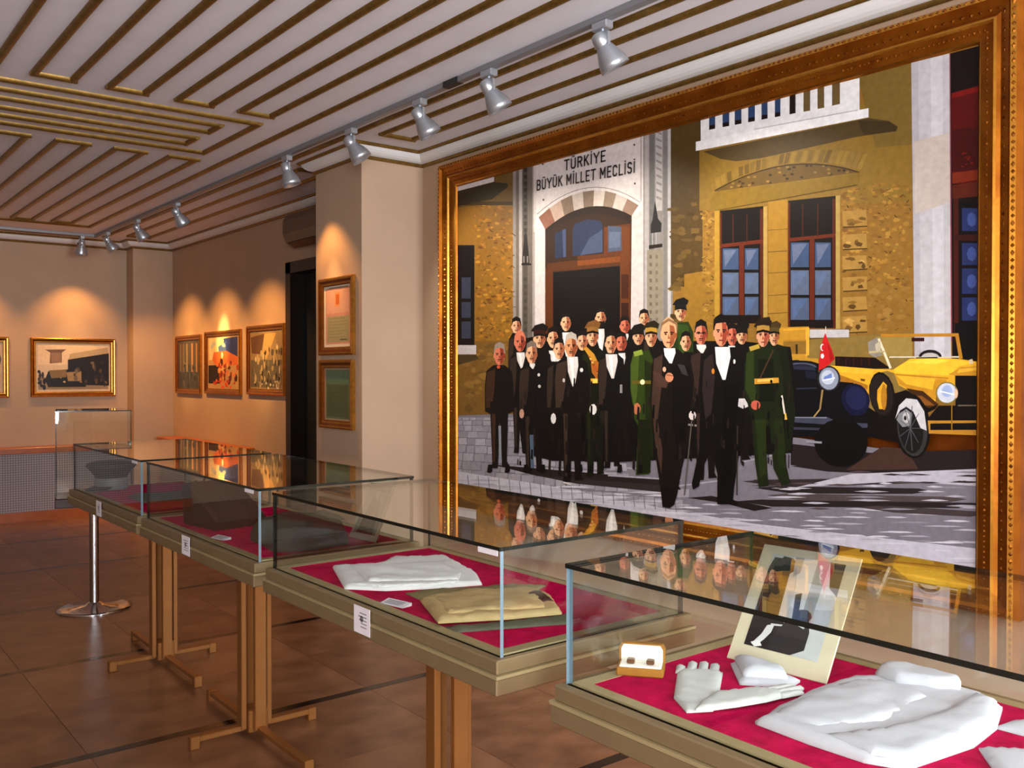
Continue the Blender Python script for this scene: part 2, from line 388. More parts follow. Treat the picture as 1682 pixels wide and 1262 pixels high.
def letters(txt, width, hgt, parent, loc, roll, m, sw=.155):
    x = 0; words = [([], [])]
    for ch in txt:
        if ch == ' ': x += .42; words.append(([], [])); continue
        segs, dots = words[-1]
        base, dd = DOTS.get(ch, (ch, ())); wd, st = GLYPH[base]
        for line in st: segs += [((x + a[0], a[1]), (x + b_[0], b_[1])) for a, b_ in zip(line, line[1:])]
        dots += [(x + q, 1.22) for q in dd]; x += wd + .26
    k = width / (x - .26)
    def slab4(b, pts): q = [(px * k, 0, pz * hgt) for px, pz in pts]; b.add([(a_, -.0006, c_) for a_, _, c_ in q] + [(a_, .0004, c_) for a_, _, c_ in q], [(0, 1, 2, 3), (7, 6, 5, 4), (0, 4, 5, 1), (1, 5, 6, 2), (2, 6, 7, 3), (3, 7, 4, 0)])
    for segs, dots in words:                      # one mesh a word
        b = MB()
        for (x0, z0), (x1, z1) in segs:
            d = Vector((x1 - x0, z1 - z0)); L = d.length; d /= L; n = Vector((-d.y, d.x)) * sw / 2; e = d * sw * .35
            slab4(b, [(x0 - e.x - n.x, z0 - e.y - n.y), (x1 + e.x - n.x, z1 + e.y - n.y), (x1 + e.x + n.x, z1 + e.y + n.y), (x0 - e.x + n.x, z0 - e.y + n.y)])
        for px, pz in dots: slab4(b, [(px - .085, pz - .07), (px + .085, pz - .07), (px + .085, pz + .07), (px - .085, pz + .07)])
        b.build('lettering', m, parent, loc, (0, roll, 0))

# ---- the great painting
PAINT = """8f6a26 0 1960 3330 0 0 -1418 -3330 -152;
6f5526 0 1960 601 0 0 -305 -601 38;
8d651d 0 1811 601 -48 0 -836 -601 16;
7b5a22 0 943 601 -16 0 -473 -601 -25;
b4842c 432 1158 27 0 20 -11 -19 -8 -28 -1 -8 10;
845a1a 321 1003 -41 1 11 9 42 -4;
966619 582 1301 -21 3 -5 5 10 3 26 -2 4 -6;
a5701a 387 1501 -19 12 21 6 25 -12;
845a1a 503 1245 -12 -7 -36 5 6 8;
8f5f18 198 978 -6 8 10 5 11 -2 8 -6 -11 -3;
70491a 574 1307 -4 5 8 5 19 -3 9 -6 -13 -5;
8f5f18 248 1414 -20 0 -6 14 13 5 14 -5;
b4842c 549 1236 24 7 25 -9 -23 -7;
a8761f 337 1194 13 -3 5 -9 -10 -7 -18 5 -1 9;
a8761f 467 1071 8 9 18 6 13 -10 -2 -11 -18 -4;
a5701a 425 1203 -18 8 2 7 22 6 20 -10 -4 -7;
ac7620 560 1350 -7 8 28 1 17 -7 -10 -6;
70491a 223 1274 -9 -11 -16 3 -2 10 11 7;
a8761f 563 1243 4 16 26 -4 -4 -13;
70491a 293 965 28 0 11 -13 -35 -1;
966619 206 1239 24 -10 -37 -2 -21 8;
ac7620 596 1511 9 -7 -12 -6 -19 5 -15 9 20 2;
966619 431 1195 -16 -9 -14 13 17 8;
966619 493 1024 9 -12 -19 -8 -25 7 10 12;
a5701a 419 1737 13 -10 -27 0 -13 9;
8f5f18 543 1667 10 -11 -31 -3 -28 9 6 12 22 2;
a8761f 429 1761 11 8 16 -6 2 -11 -16 1;
845a1a 302 1086 2 -16 -24 -1 -1 17;
b4842c 450 1562 -25 3 -30 10 31 2 39 -6;
a8761f 514 1636 -20 10 32 2 24 -12;
a5701a 217 941 -20 -3 -6 10 24 0;
8f5f18 572 985 -25 4 7 9 27 -1;
a5701a 450 1732 -16 10 25 4 27 -8 3 -8;
a8761f 291 1771 -4 -5 -20 1 -11 6 16 2;
966619 441 1167 18 -6 -13 -10 -21 6 -4 8;
966619 408 1197 -33 -6 -11 14 28 2;
7b5216 262 1002 42 0 12 -8 -41 2;
70491a 518 1179 -27 -1 -17 9 0 12 29 4 24 -13;
ac7620 412 1570 7 -13 -33 -2 -24 13 21 10;
966619 478 963 -29 -1 -19 8 22 9 30 -7;
a5701a 266 965 -7 -8 -30 0 -22 10 35 4;
a8761f 278 1178 -25 0 -6 10 12 9 22 -8;
7b5216 271 1063 -32 -2 -18 7 29 3;
a5701a 505 1564 4 -6 -6 -3 -17 2 -13 6 14 5;
a5701a 308 1199 -6 15 39 -3 7 -15;
b4842c 422 1317 0 -7 -27 -3 -23 7 7 6 18 4;
7b5216 509 1172 2 -16 -24 1 -10 14 18 6;
a5701a 386 1016 0 11 17 6 12 -8 4 -13 -18 -7;
8f5f18 307 1697 -12 -5 -16 8 -1 11 16 2 16 -5;
a5701a 297 1423 -15 3 0 13 13 6 10 -13;
966619 587 1638 3 -7 -31 4 -2 6;
8f5f18 228 1675 33 -9 -9 -4 -32 3 -10 6;
845a1a 403 1203 -5 -5 -35 2 -18 7 33 2;
7b5216 483 1524 11 -6 -3 -10 -17 4 -3 9;
8f5f18 400 1736 19 -2 4 -7 -15 -1 -19 2 1 7;
ac7620 349 1772 11 -9 -22 0 -12 6 5 8;
a5701a 237 1463 3 -9 -31 1 -30 8 7 6 32 0;
70491a 261 1076 3 8 13 2 3 -9 -8 -6;
8f5f18 231 1244 31 3 12 -9 -13 -6 -33 4;
ac7620 301 1532 -22 -6 -28 12 -3 14 34 -4 19 -5;
b4842c 277 1221 7 7 15 -4 -2 -7;
70491a 405 1407 16 3 9 -7 -3 -4 -17 0;
966619 390 1444 -13 7 23 3 23 -5 12 -6 -17 -3;
966619 289 1126 39 -2 2 -11 -49 3;
845a1a 441 1012 -19 -2 -17 3 5 7 22 0;
b4842c 448 1165 16 4 20 -1 19 -4 -12 -3 -22 -1;
7b5216 547 1365 -13 7 15 4 14 -5 2 -6;
845a1a 394 981 -13 6 8 5 18 -2 8 -5;
ac7620 350 1070 22 3 13 -8 -8 -9 -19 2 -13 5;
966619 224 1067 29 -5 -3 -7 -32 -3 -15 10;
b4842c 245 1429 -27 0 -22 7 -2 7 33 2 23 -9;
8f5f18 346 1398 -6 -4 -36 2 -9 6 0 4 34 -1;
966619 406 1350 11 9 20 1 0 -14 -13 -3;
845a1a 235 1425 15 -16 -27 -6 -13 17;
70491a 354 1283 -5 -7 -19 -2 -26 6 8 9 18 1;
a8761f 246 975 22 -1 14 -7 -14 -6 -22 2 -9 6;
b4842c 314 1786 -22 -8 -42 14 31 4;
7b5216 430 1287 33 3 20 -10 -17 -6 -33 4;
845a1a 238 1788 -4 -6 -27 1 -27 9 23 4;
a8761f 467 1750 -17 -9 -36 12 24 8;
7b5216 532 1438 25 -4 3 -7 -25 -1 -27 8;
b4842c 251 1603 -2 -11 -17 -3 -21 4 3 11 13 4;
b4842c 237 1272 -17 3 -7 7 23 0 20 -6;
845a1a 253 1781 -15 8 10 9 17 -6 1 -8;
ac7620 387 1124 15 2 22 -4 -3 -5 -22 -2 -21 4;
8f5f18 448 1692 11 16 28 -12 -11 -14;
ac7620 248 1475 -11 -4 -18 -3 -17 8 -1 6 26 -1;
b4842c 538 1490 -16 12 18 8 22 -6 0 -8 -8 -10;
a5701a 362 990 17 -5 -13 -4 -14 4;
b4842c 281 1429 18 -2 2 -10 -5 -9 -17 6 -7 10;
8f5f18 342 1251 -6 -7 -14 2 1 11 12 0;
7b5216 281 1011 -23 -4 -24 4 4 6 29 1;
7b5216 250 992 1 10 15 -3 1 -9 -10 -8;
a8761f 307 1579 13 1 9 -4 4 -5 -13 -1 -13 3;
ac7620 472 1160 31 -1 4 -9 -24 -4 -35 8;
70491a 512 1135 -11 9 26 2 23 -5 -13 -6;
8f5f18 298 1623 8 -13 -18 -5 -26 9 6 11;
a8761f 214 1650 36 -12 -18 -7 -23 5;
845a1a 368 1063 -38 1 -19 12 34 5 25 -6;
7b5216 302 1091 16 -1 2 -12 -19 -4 -9 9;
a5701a 468 1375 22 0 10 -12 -11 -9 -22 8;
70491a 504 1056 33 0 20 -8 -18 -9 -30 2 -26 9;
a5701a 465 966 6 10 13 3 10 -10 -8 -9 -11 -5;
a8761f 465 1488 20 5 29 -4 2 -9 -10 -5 -22 4;
ac7620 546 1520 10 12 20 -7 -10 -10;
70491a 256 1537 22 -12 -8 -9 -38 1 1 15;
966619 267 995 -21 -5 -9 9 18 4;
b4842c 452 1652 -22 -9 -25 8 -12 14 31 -1;
966619 237 944 -7 -8 -14 2 -4 7 3 5 15 2;
ac7620 269 1524 8 6 33 -6 0 -7 -25 1;
ac7620 291 1342 -27 5 -3 8 43 -2 13 -8;
a8761f 329 1681 -13 8 22 2 27 -6 -13 -5;
966619 321 1646 18 1 15 -11 -14 -5 -17 3;
a8761f 512 1249 -12 -11 -27 9 5 10 24 2;
ac7620 245 1032 -12 6 24 3 34 -4 -7 -7;
7b5216 395 1107 -13 -8 -32 4 -16 10 23 6 40 -3;
a8761f 541 1671 28 -11 -15 -12 -24 10;
845a1a 479 1502 18 -3 10 -9 -19 -3 -17 7;
70491a 323 1667 -14 7 22 1 31 -6 1 -4 -15 -1;
ac7620 497 1137 12 8 28 -5 -8 -9;
ac7620 561 1563 8 8 27 -5 15 -8 -15 -4 -27 2;
966619 184 1657 12 8 20 -2 16 -10 -12 -9 -22 4;
966619 547 1318 -5 -6 -22 -1 -34 5 6 6 20 3;
70491a 349 1569 -27 -1 -2 18 26 1;
70491a 242 1627 34 -7 -8 -4 -42 7;
845a1a 551 1708 1 -11 -12 -2 -6 11;
845a1a 244 1133 -25 3 -5 10 37 1 8 -10;
8f5f18 555 1354 0 5 9 1 12 -3 -2 -5 -12 1;
b4842c 385 1637 -13 -9 -24 10 18 5;
845a1a 482 1467 15 -3 0 -11 -19 6;
a5701a 449 972 0 10 17 1 -1 -11;
70491a 489 1181 31 -1 2 -12 -28 -4;
70491a 359 1412 -33 1 3 14 20 4;
ac7620 408 1271 21 0 8 -10 -17 -4 -18 4;
966619 298 1582 8 -9 -15 -4 -16 5 -4 12;
845a1a 457 1444 -27 -3 -17 10 26 4;
a8761f 208 1671 3 -10 -18 -2 -15 9 13 9;
8f5f18 476 1165 -16 -2 -30 0 -18 10 29 6 33 -5;
845a1a 192 1266 17 -10 -8 -15 -24 12;
70491a 444 1000 21 -7 -13 -5 -25 5;
845a1a 520 1108 -24 -6 -28 10 15 6 38 -1;
845a1a 411 1398 26 0 19 -8 -32 -3;
70491a 369 1207 -7 7 33 3 28 -9 -11 -5 -23 -2;
a8761f 549 1033 2 -10 -16 2 -1 8;
966619 261 1454 11 3 16 -2 8 -5 -10 -5 -16 2;
70491a 344 1646 -24 4 6 13 25 -5;
70491a 420 1542 9 -9 -28 -2 -17 12;
966619 516 1579 -4 10 2 9 11 4 9 -11 -2 -10;
8f5f18 271 1243 11 9 26 -6 7 -13 -31 0;
70491a 558 1304 -20 2 -7 6 9 5 23 -3 3 -6;
966619 318 1617 9 -7 -21 -4 -32 8 9 7;
ac7620 524 1314 12 10 40 -5 -8 -13;
a8761f 287 1426 21 -12 -41 1 -16 12;
a8761f 392 1482 27 -1 10 -6 -21 -3;
ac7620 183 1731 -1 9 31 -5 13 -7 -19 -6;
966619 351 1256 -24 3 -6 10 17 7 20 -10;
966619 529 1341 -4 -13 -16 3 -7 11 14 8;
a8761f 501 1197 25 -5 3 -8 -15 -6 -25 5 4 7;
a8761f 333 1682 -29 4 -10 9 14 5 25 -4 17 -10;
a5701a 461 1435 6 11 17 -1 15 -9 -7 -11 -20 1;
b4842c 258 1018 22 -7 4 -9 -23 -3 -24 3 6 10;
b4842c 454 1605 5 7 21 -2 0 -10;
ac7620 513 1395 -5 12 14 7 21 -4 4 -13 -15 -4;
ac7620 418 948 28 -3 -3 -6 -23 1;
8f5f18 314 1493 -26 -1 -15 10 20 6 27 -7;
8f5f18 284 1566 1 10 19 3 30 -8 -8 -9 -17 -1;
a8761f 342 1022 -32 7 16 8 27 -4;
8f5f18 257 1726 -36 -6 -32 12 21 12;
8f5f18 203 1381 22 3 14 -12 -22 -4;
845a1a 445 1612 -5 6 25 0 34 -6 -1 -4 -21 -3;
ac7620 325 1681 -42 -1 -20 11 27 4;
b4842c 515 1228 32 -4 13 -6 -25 -3 -29 2 -17 8;
70491a 370 1580 13 -12 -24 -2 -9 10;
ac7620 315 1260 0 -6 -11 -3 -23 4 -10 5 23 3;
a5701a 552 1573 11 -11 -19 -2 -18 6 3 6;
70491a 243 988 14 9 13 -11 -15 -8;
8f5f18 238 1421 10 7 32 -4 12 -7 -10 -6 -28 3;
845a1a 485 1619 12 -10 -16 -4 -12 9;
a8761f 528 1514 -14 -2 -9 10 18 4;
b4842c 427 1596 13 -16 -19 -3 -14 11;
b4842c 276 1230 42 2 16 -15 -42 -1;
b4842c 312 1375 -9 6 17 3 39 -6 -13 -5;
70491a 519 1225 -30 -1 -11 8 32 -1;
ac7620 260 1213 -35 -3 -17 9 -5 9 29 0 30 -6;
ac7620 464 1212 -3 -8 -39 4 -7 8 31 2;
845a1a 233 1255 12 8 17 0 7 -10 -6 -8 -19 3;
a8761f 566 1303 -22 9 14 13 23 -12;
a5701a 404 1051 -3 -15 -30 1 -14 10 24 8;
70491a 378 1170 -26 -7 -29 7 1 12 37 -2;
ac7620 572 946 -31 -1 -14 7 13 6 30 -3;
7b5216 489 1491 24 0 14 -6 -2 -12 -15 -3 -23 9;
ac7620 510 1241 -16 -11 -27 8 11 12;
966619 270 1272 16 8 26 -10 -21 -7;
845a1a 356 973 -8 -8 -38 4 -1 6;
7b5216 499 1671 -5 -9 -19 1 -22 10 14 9 21 -1;
a5701a 230 1706 31 -3 9 -6 -6 -5 -21 -1 -18 10;
a8761f 350 1339 6 20 22 -4 -2 -17;
8f5f18 589 949 4 -6 -10 -5 -27 0 -9 7 12 4;
a8761f 491 1432 -7 10 12 6 9 -13;
b4842c 510 980 -13 11 13 8 29 0 8 -9 -6 -7;
966619 411 1077 7 -12 -30 0 -8 10;
a5701a 505 1623 -5 -10 -27 2 1 13;
8f5f18 541 1155 15 -9 -11 -11 -15 11;
8f5f18 229 1626 34 -5 -2 -9 -42 8;
a8761f 497 1755 -30 2 -28 10 34 1 34 -8;
7b5216 493 1581 -16 11 16 10 18 -13;
8f5f18 194 1795 -2 16 18 0 2 -18;
845a1a 484 1573 -1 -7 -21 2 2 8;
70491a 544 1519 -32 0 -7 10 28 1;
a5701a 589 1714 -3 -13 -37 3 -16 14 24 7;
a5701a 419 1493 -11 4 -6 6 14 3 10 -5 2 -6;
7b5216 520 1092 -4 6 11 4 15 -3 10 -5 -16 -2;
70491a 370 1185 -41 -4 -23 9 4 10 43 -1;
ac7620 422 1198 23 7 27 -13 -9 -11 -41 6;
845a1a 254 1132 -11 -4 -18 0 -6 8 21 0;
845a1a 253 1778 -2 4 5 6 14 -3 11 -7 -12 -5;
ac7620 365 1235 -14 -7 -10 12 15 5;
7b5216 211 1235 18 5 18 -4 11 -7 -19 -4 -16 2;
7b5216 455 1236 17 -7 -6 -5 -17 -4 -12 7 4 7;
a5701a 379 1398 2 -16 -18 0 -16 12 16 8;
8f5f18 226 1544 37 -2 0 -8 -26 -1 -25 7;
845a1a 253 939 22 12 27 -8 9 -9 -21 -7 -19 -1;
70491a 245 1082 -4 -13 -47 4 18 17;
8f5f18 510 1232 34 7 29 -7 -5 -9 -31 -4;
b4842c 508 1050 -41 -5 -10 17 41 1;
b4842c 397 1711 -1 9 13 4 9 -11 -1 -9 -13 -2;
845a1a 412 1561 23 -15 -23 -8 -28 13;
ac7620 321 1613 -18 12 1 12 19 2 25 -9 2 -9;
7b5216 485 972 -5 10 11 3 12 -3 -5 -7;
8f5f18 504 1686 -27 6 12 6 23 -1 8 -8;
ac7620 248 1165 24 3 33 -8 -19 -8 -37 2;
70491a 453 1248 21 -2 4 -10 -20 -3 -13 8;
a8761f 338 1071 14 9 32 -4 -15 -12;
7b5216 550 1075 16 -7 -9 -9 -16 1 -13 5 7 9;
86642a 452 807 -63 0 -35 20 45 14 53 -1 33 -13;
7a5a24 131 531 -75 -1 -25 14 65 9 45 -7;
8d6a2c 273 636 -26 -11 -28 13 34 11;
8d6a2c 161 851 24 12 57 -2 37 -11 -50 -14 -54 -5;
7a5a24 304 547 45 4 19 -19 -51 -7;
8d6a2c 305 818 -35 -14 -25 14 -3 14 30 7 37 -5;
8d6a2c 223 697 35 -13 -4 -14 -54 -7 -47 10 26 16;
8d6a2c 21 911 42 2 17 -17 -21 -14 -36 0;
74541f 195 841 35 3 28 -8 0 -11 -41 0 -30 4;
74541f 423 736 47 3 9 -20 -45 -1;
74541f 177 807 47 -12 -20 -18 -40 -2 -7 16;
7a5a24 274 886 -55 6 16 27 45 -11;
8d6a2c 529 701 -43 -7 -41 15 30 26 43 -6;
6d5020 171 669 28 -4 14 -10 -33 -5 -30 3 0 10;
7a5a24 485 776 18 -16 -37 -6 -31 6 6 12;
7a5a24 282 862 43 -4 9 -13 -49 -8 -37 8 -10 14;
6d5020 356 896 -19 -12 -41 6 -8 12 46 2;
7a5a24 439 562 -57 6 31 16 50 -6;
8d6a2c 603 541 -16 -13 -18 8 -2 21 26 8;
86642a 541 564 27 -12 -16 -15 -43 -2 -16 11 5 13;
7a5a24 476 601 36 -1 7 -13 -40 -6;
74541f 211 526 -41 -6 -7 24 35 6;
7a5a24 548 649 10 -22 -38 -6 -10 19;
6d5020 575 849 -55 3 -17 16 22 19 46 -9;
86642a 532 502 -16 -16 -26 16 5 27 32 1;
74541f 515 718 -41 0 -41 5 32 10 37 -1 35 -6;
6d5020 315 743 23 -20 -64 -7 -69 8 19 17 52 13;
86642a 507 872 -63 9 35 15 75 -6 22 -14;
7a5a24 484 610 -7 -26 -35 8 -11 15 15 19 26 8;
8d6a2c 400 536 -4 21 46 1 -3 -30;
6d5020 297 819 -61 -7 -43 25 66 14 52 -12;
6d5020 418 771 69 3 14 -20 -73 -5;
8d6a2c 471 710 -23 -1 -16 9 10 11 19 6 13 -10;
86642a 116 777 -42 0 -24 6 -13 18 58 7 45 -14;
7a5a24 58 560 -20 -12 -38 2 0 17 35 4;
8d6a2c 223 725 64 13 60 -8 -3 -28 -60 -11 -45 14;
6d5020 370 888 -64 12 23 18 78 -3 35 -21;
74541f 94 631 27 10 26 -15 -15 -19 -25 -10 -27 12;
7a5a24 450 604 -26 15 23 18 31 6 24 -19 -18 -18;
8d6a2c 352 840 -33 4 -3 14 44 4 31 -8 -10 -10;
6d5020 174 586 -34 4 -3 14 10 10 36 -2 2 -12;
8d6a2c 239 867 -16 9 19 10 28 -3 16 -12 -26 -11;
74541f 525 876 21 23 59 -12 -20 -31;
8d6a2c 76 673 39 11 64 -6 8 -17 -51 -19 -71 12;
6d5020 583 846 -43 -4 -37 12 30 14 43 -6;
86642a 128 609 60 -14 -35 -27 -71 19;
6d5020 158 523 19 -21 -43 -24 -55 11 0 25 39 22;
6d5020 452 835 -65 3 -18 21 67 11 67 -4 7 -23;
8d6a2c 166 736 -20 10 11 19 24 8 16 -18 -4 -17;
74541f 429 759 -50 9 17 27 44 -12;
8d6a2c 104 641 -18 23 82 2 14 -29;
6d5020 0 892 0 17 2 0 61 -2 16 -15;
86642a 388 505 1 10 22 17 49 -6 16 -12 -33 -11;
7a5a24 535 595 -5 21 25 7 10 -12 -5 -15;
86642a 247 600 -55 -5 0 18 48 8;
8d6a2c 510 892 -36 -4 -1 26 38 -3;
74541f 161 732 68 0 -17 -15 -42 -8 -50 9 -27 10;
86642a 31 809 -31 17 0 7 43 11 29 -21;
86642a 314 825 39 10 7 -31 -39 -3;
74541f 391 753 -75 -6 -9 19 76 2;
4c3a16 11 1849 572 -83 0 -22 -572 81;
c9c2c4 0 1960 390 0 0 -43 -390 1;
3d3322 0 1918 390 -4 134 -29 6 -23 -159 -50 -371 8;
100c0d 0 1567 185 -20 -1 -635 -184 4;
3a3f52 44 1354 101 -8 0 -135 -101 6;
3a3f52 44 1194 101 -6 0 -101 -101 5;
3a3f52 44 1068 101 -4 0 -109 -101 3;
b9b4b6 0 916 204 -5 0 -58 -204 3;
4a3c22 0 853 204 -3 26 -28 -230 -36;
6d645c 577 1960 217 0 1 -1038 -218 6;
8f8781 577 1960 30 0 0 -1033 -30 1;
978f88 761 1960 28 0 0 -1038 -28 1;
a8a09c 636 1960 29 0 0 -1034 -29 1;
575049 676 1960 40 0 0 -1036 -40 1;
3c3834 682 1949 28 -5 0 -21 -28 4;
3c3834 682 1909 28 -4 0 -22 -28 5;
3c3834 682 1870 28 -5 0 -21 -28 5;
3c3834 682 1831 28 -5 0 -21 -28 4;
3c3834 682 1791 28 -4 0 -22 -28 5;
3c3834 682 1752 28 -4 0 -22 -28 4;
3c3834 682 1712 28 -4 0 -21 -28 4;
3c3834 682 1673 28 -4 0 -21 -28 3;
3c3834 682 1633 28 -3 0 -22 -28 4;
3c3834 682 1594 28 -4 0 -21 -28 3;
3c3834 682 1554 28 -3 0 -21 -28 3;
4a443f 682 1303 28 -2 0 -22 -28 2;
4a443f 682 1260 28 -2 0 -22 -28 2;
4a443f 682 1217 28 -2 0 -22 -28 2;
4a443f 682 1174 28 -2 0 -22 -28 2;
4a443f 682 1130 28 -1 0 -22 -28 2;
4a443f 682 1087 28 -1 0 -22 -28 2;
4a443f 682 1044 28 -1 0 -22 -28 2;
4a443f 682 1001 29 -1 0 -22 -29 1;
2a2523 676 1483 23 105 23 -110 11 -97 -68 6;
241d1a 659 1388 91 -9 0 -10 -91 8;
837b76 676 1429 12 -1 0 -39 -12 1;
837b76 710 1426 12 -1 0 -39 -12 1;
c4bab8 772 1960 905 0 2 -1061 -906 24;
ccc4c3 794 1960 849 0 1 -394 -849 11;
a59a98 1626 1960 9 0 0 -347 -8 2;
4a4340 863 1942 -4 -5 -9 1 -4 7 4 5 9 -1;
4a4340 869 1735 -4 -5 -9 1 -4 7 4 5 9 -1;
4a4340 1590 1913 -3 -5 -7 2 -4 6 4 4 7 -1;
4a4340 1595 1713 -4 -5 -7 1 -3 6 3 5 7 -1;
9a8f8c 772 1562 11 -2 1 -637 -11 0;
8b8583 1647 1960 197 0 3 -1066 -197 6;
a7a19f 1656 1960 29 0 3 -1061 -30 0;
72706e 1689 1960 34 0 2 -1062 -33 0;
b1acaa 1731 1960 45 0 1 -412 -45 6;
7d7a77 1784 1960 24 0 3 -1065 -24 1;
b4b0b0 1812 1960 20 0 3 -1065 -20 0;
8d8373 1674 1362 108 -6 1 -414 -108 3;
8d8886 1735 1958 37 -20 0 -12 -37 20;
8d8886 1735 1921 37 -19 0 -12 -37 19;
8d8886 1735 1885 37 -19 0 -12 -37 19;
8d8886 1735 1848 37 -19 0 -12 -37 19;
8d8886 1735 1812 37 -19 0 -12 -37 19;
8d8886 1736 1775 36 -18 0 -12 -36 18;
8d8886 1736 1739 37 -18 0 -13 -37 19;
8d8886 1736 1702 37 -18 0 -12 -37 18;
8d8886 1736 1666 37 -18 0 -12 -37 18;
8d8886 1736 1629 37 -17 0 -12 -37 17;
6d6456 1691 1335 17 -1 0 -19 -17 2;
776d5e 1733 1331 16 -2 0 -18 -16 2;
6d6456 1691 1295 17 -1 0 -19 -17 2;
776d5e 1733 1291 16 -1 0 -18 -16 1;
6d6456 1691 1255 17 -1 0 -18 -17 1;
776d5e 1733 1252 16 -2 0 -18 -16 1;
6d6456 1691 1215 17 -1 0 -18 -17 1;
776d5e 1733 1212 16 -1 0 -18 -16 1;
6d6456 1691 1175 17 -1 0 -18 -17 1;
776d5e 1733 1172 16 -1 1 -18 -17 1;
6d6456 1691 1135 17 -1 0 -18 -16 1;
776d5e 1733 1133 17 -1 0 -19 -17 1;
6d6456 1692 1095 16 -1 0 -18 -16 1;
776d5e 1733 1093 17 -1 0 -18 -17 1;
6d6456 1692 1055 16 0 0 -19 -16 1;
776d5e 1733 1053 17 -1 0 -18 -17 1;
6d6456 1692 1015 16 0 1 -19 -17 1;
776d5e 1733 1014 17 -1 0 -19 -17 1;
2c2a29 1711 1511 17 95 21 -94 24 -27 -4 -42 -70 2 0 43;
9d9a99 1707 1444 9 -1 0 -61 -8 1;
9d9a99 1732 1444 9 -1 0 -61 -9 1;
8d8a89 1753 1442 8 -1 0 -61 -8 1;
2a1f1c 1687 1385 91 -1 0 -18 -91 0;
8a5f4c 817 1641 98 41 46 -85 -84 -34;
b39b8d 915 1682 96 29 32 -90 -82 -24;
84705f 1011 1711 94 16 18 -90 -80 -16;
b9aca3 1105 1727 90 5 7 -89 -79 -6;
82705f 1195 1732 89 -6 -6 -85 -76 2;
c0b4ac 1284 1726 86 -17 -17 -79 -75 11;
8c7a6a 1370 1709 83 -27 -28 -71 -72 19;
b9aea6 1453 1682 82 -38 -38 -59 -72 26;
8f7565 1535 1644 79 -46 -48 -47 -69 34;
8d8280 806 1658 65 28 -4 4 -66 -28;
8d8280 871 1686 64 22 -4 4 -64 -22;
8d8280 935 1708 63 17 -3 4 -64 -17;
8d8280 998 1725 62 12 -3 4 -62 -12;
8d8280 1060 1737 61 7 -2 5 -61 -8;
8d8280 1121 1744 60 3 -1 4 -61 -2;
8d8280 1181 1747 59 -2 -1 4 -59 2;
8d8280 1240 1745 58 -7 0 4 -58 7;
8d8280 1298 1738 57 -11 0 4 -57 11;
8d8280 1355 1727 56 -15 1 3 -56 16;
8d8280 1410 1712 55 -20 2 4 -55 19;
8d8280 1465 1692 54 -23 2 3 -54 24;
8d8280 1519 1669 52 -27 3 3 -53 27;
8d8280 1571 1642 52 -31 3 2 -52 32;
38200f 877 1563 63 26 62 21 61 16 60 11 59 5 58 1 57 -4 56 -9 54 -13 54 -18 53 -22 52 -26 -7 -665 -682 17;
2c1a10 877 1563 63 26 62 21 61 16 60 11 59 5 58 1 57 -4 56 -9 54 -13 54 -18 53 -22 52 -26 -21 -25 13 -14 -52 25 -52 21 -53 17 -55 13 -55 9 -56 5 -57 1 -58 -4 -59 -9 -60 -13 -62 -19 -62 -23;
5f3210 1359 1517 199 -5 0 -233 -406 87 0 16 207 -7;
57300f 893 1366 665 -14 0 -54 -665 16;
7a4212 1152 1356 406 -7 0 -32 -406 12;
6b3a10 1483 1502 70 -2 2 -551 -71 3;
5d3010 877 1340 69 -6 1 -416 -70 2;
28324c 962 1532 94 13 0 -157 -94 -1;
46506e 1025 1542 31 3 0 -157 -21 -1;
2a3550 1112 1535 20 31 108 9 96 -22 14 -28 0 -143 -238 4;
434e68 1250 1472 100 34 0 -120 -178 -2;
4a5468 1391 1520 100 -16 5 -127 -104 4;
5c667c 1401 1487 82 -10 0 -80 -82 3;
0f0a0a 946 1309 532 -10 1 -411 -532 13;
4a230c 1492 1254 53 -5 1 -126 -54 3;
3d1d0b 1492 1104 54 -3 0 -151 -53 2;
57431f 1832 1960 200 0 3 -810 -200 15;
4d3b1a 1980 1496 -43 4 1 19 52 -9;
5b471f 1896 1400 -26 -13 -32 8 -17 21 43 4;
665026 1889 1319 20 -15 -5 -11 -16 -8 -16 11 -2 12;
73592a 1906 1254 -32 1 -28 13 23 7 31 3 13 -12;
73592a 1976 1208 57 -13 -5 -20 -67 11;
6b5424 1894 1150 -24 -6 -42 0 -17 13 27 7 33 0;
73592a 1867 1196 23 14 27 -4 8 -19 -28 -2;
665026 1937 1147 -3 16 36 9 34 -10 8 -15 -36 -3;
6b5424 1980 1114 7 -20 -7 -15 -19 3 -15 12 13 16;
6b5424 1957 1337 8 -10 -8 -13 -31 3 -21 13 20 9;
73592a 1963 1127 -16 -9 -23 11 20 6;
5b471f 1959 1177 27 -12 -25 -9 -20 11;
6b5424 1927 1035 6 -18 -35 -2 -2 24;
4d3b1a 1938 1204 39 5 43 -11 -14 -14 -45 2;
6b5424 1904 1010 7 -26 -64 3 -16 23;
73592a 1952 1020 -19 6 1 13 16 3 18 -5 -2 -11;
4d3b1a 1904 1198 -26 18 44 9 45 -16 -20 -15;
5b471f 1882 1351 33 -7 -8 -9 -35 8;
4d3b1a 1950 1227 32 1 23 -14 -15 -16 -24 -5 -29 15;
4d3b1a 1959 1076 -25 -4 -8 19 13 15 34 -13;
73592a 1893 1170 6 -14 -17 -7 -11 18;
665026 1808 1543 4 13 58 -4 17 -14 -24 -4;
73592a 1908 1422 -19 4 -9 19 21 9 20 -8 5 -19;
665026 1918 1421 -48 -1 -47 15 22 13 55 -8;
665026 1844 1513 26 -3 15 -15 -24 -4 -21 10;
73592a 1969 1206 44 -10 -15 -11 -37 9;
6b5424 1874 1010 -4 -11 -24 -2 0 13;
6b5424 1940 1185 -29 1 -19 9 10 8 26 -1 19 -8;
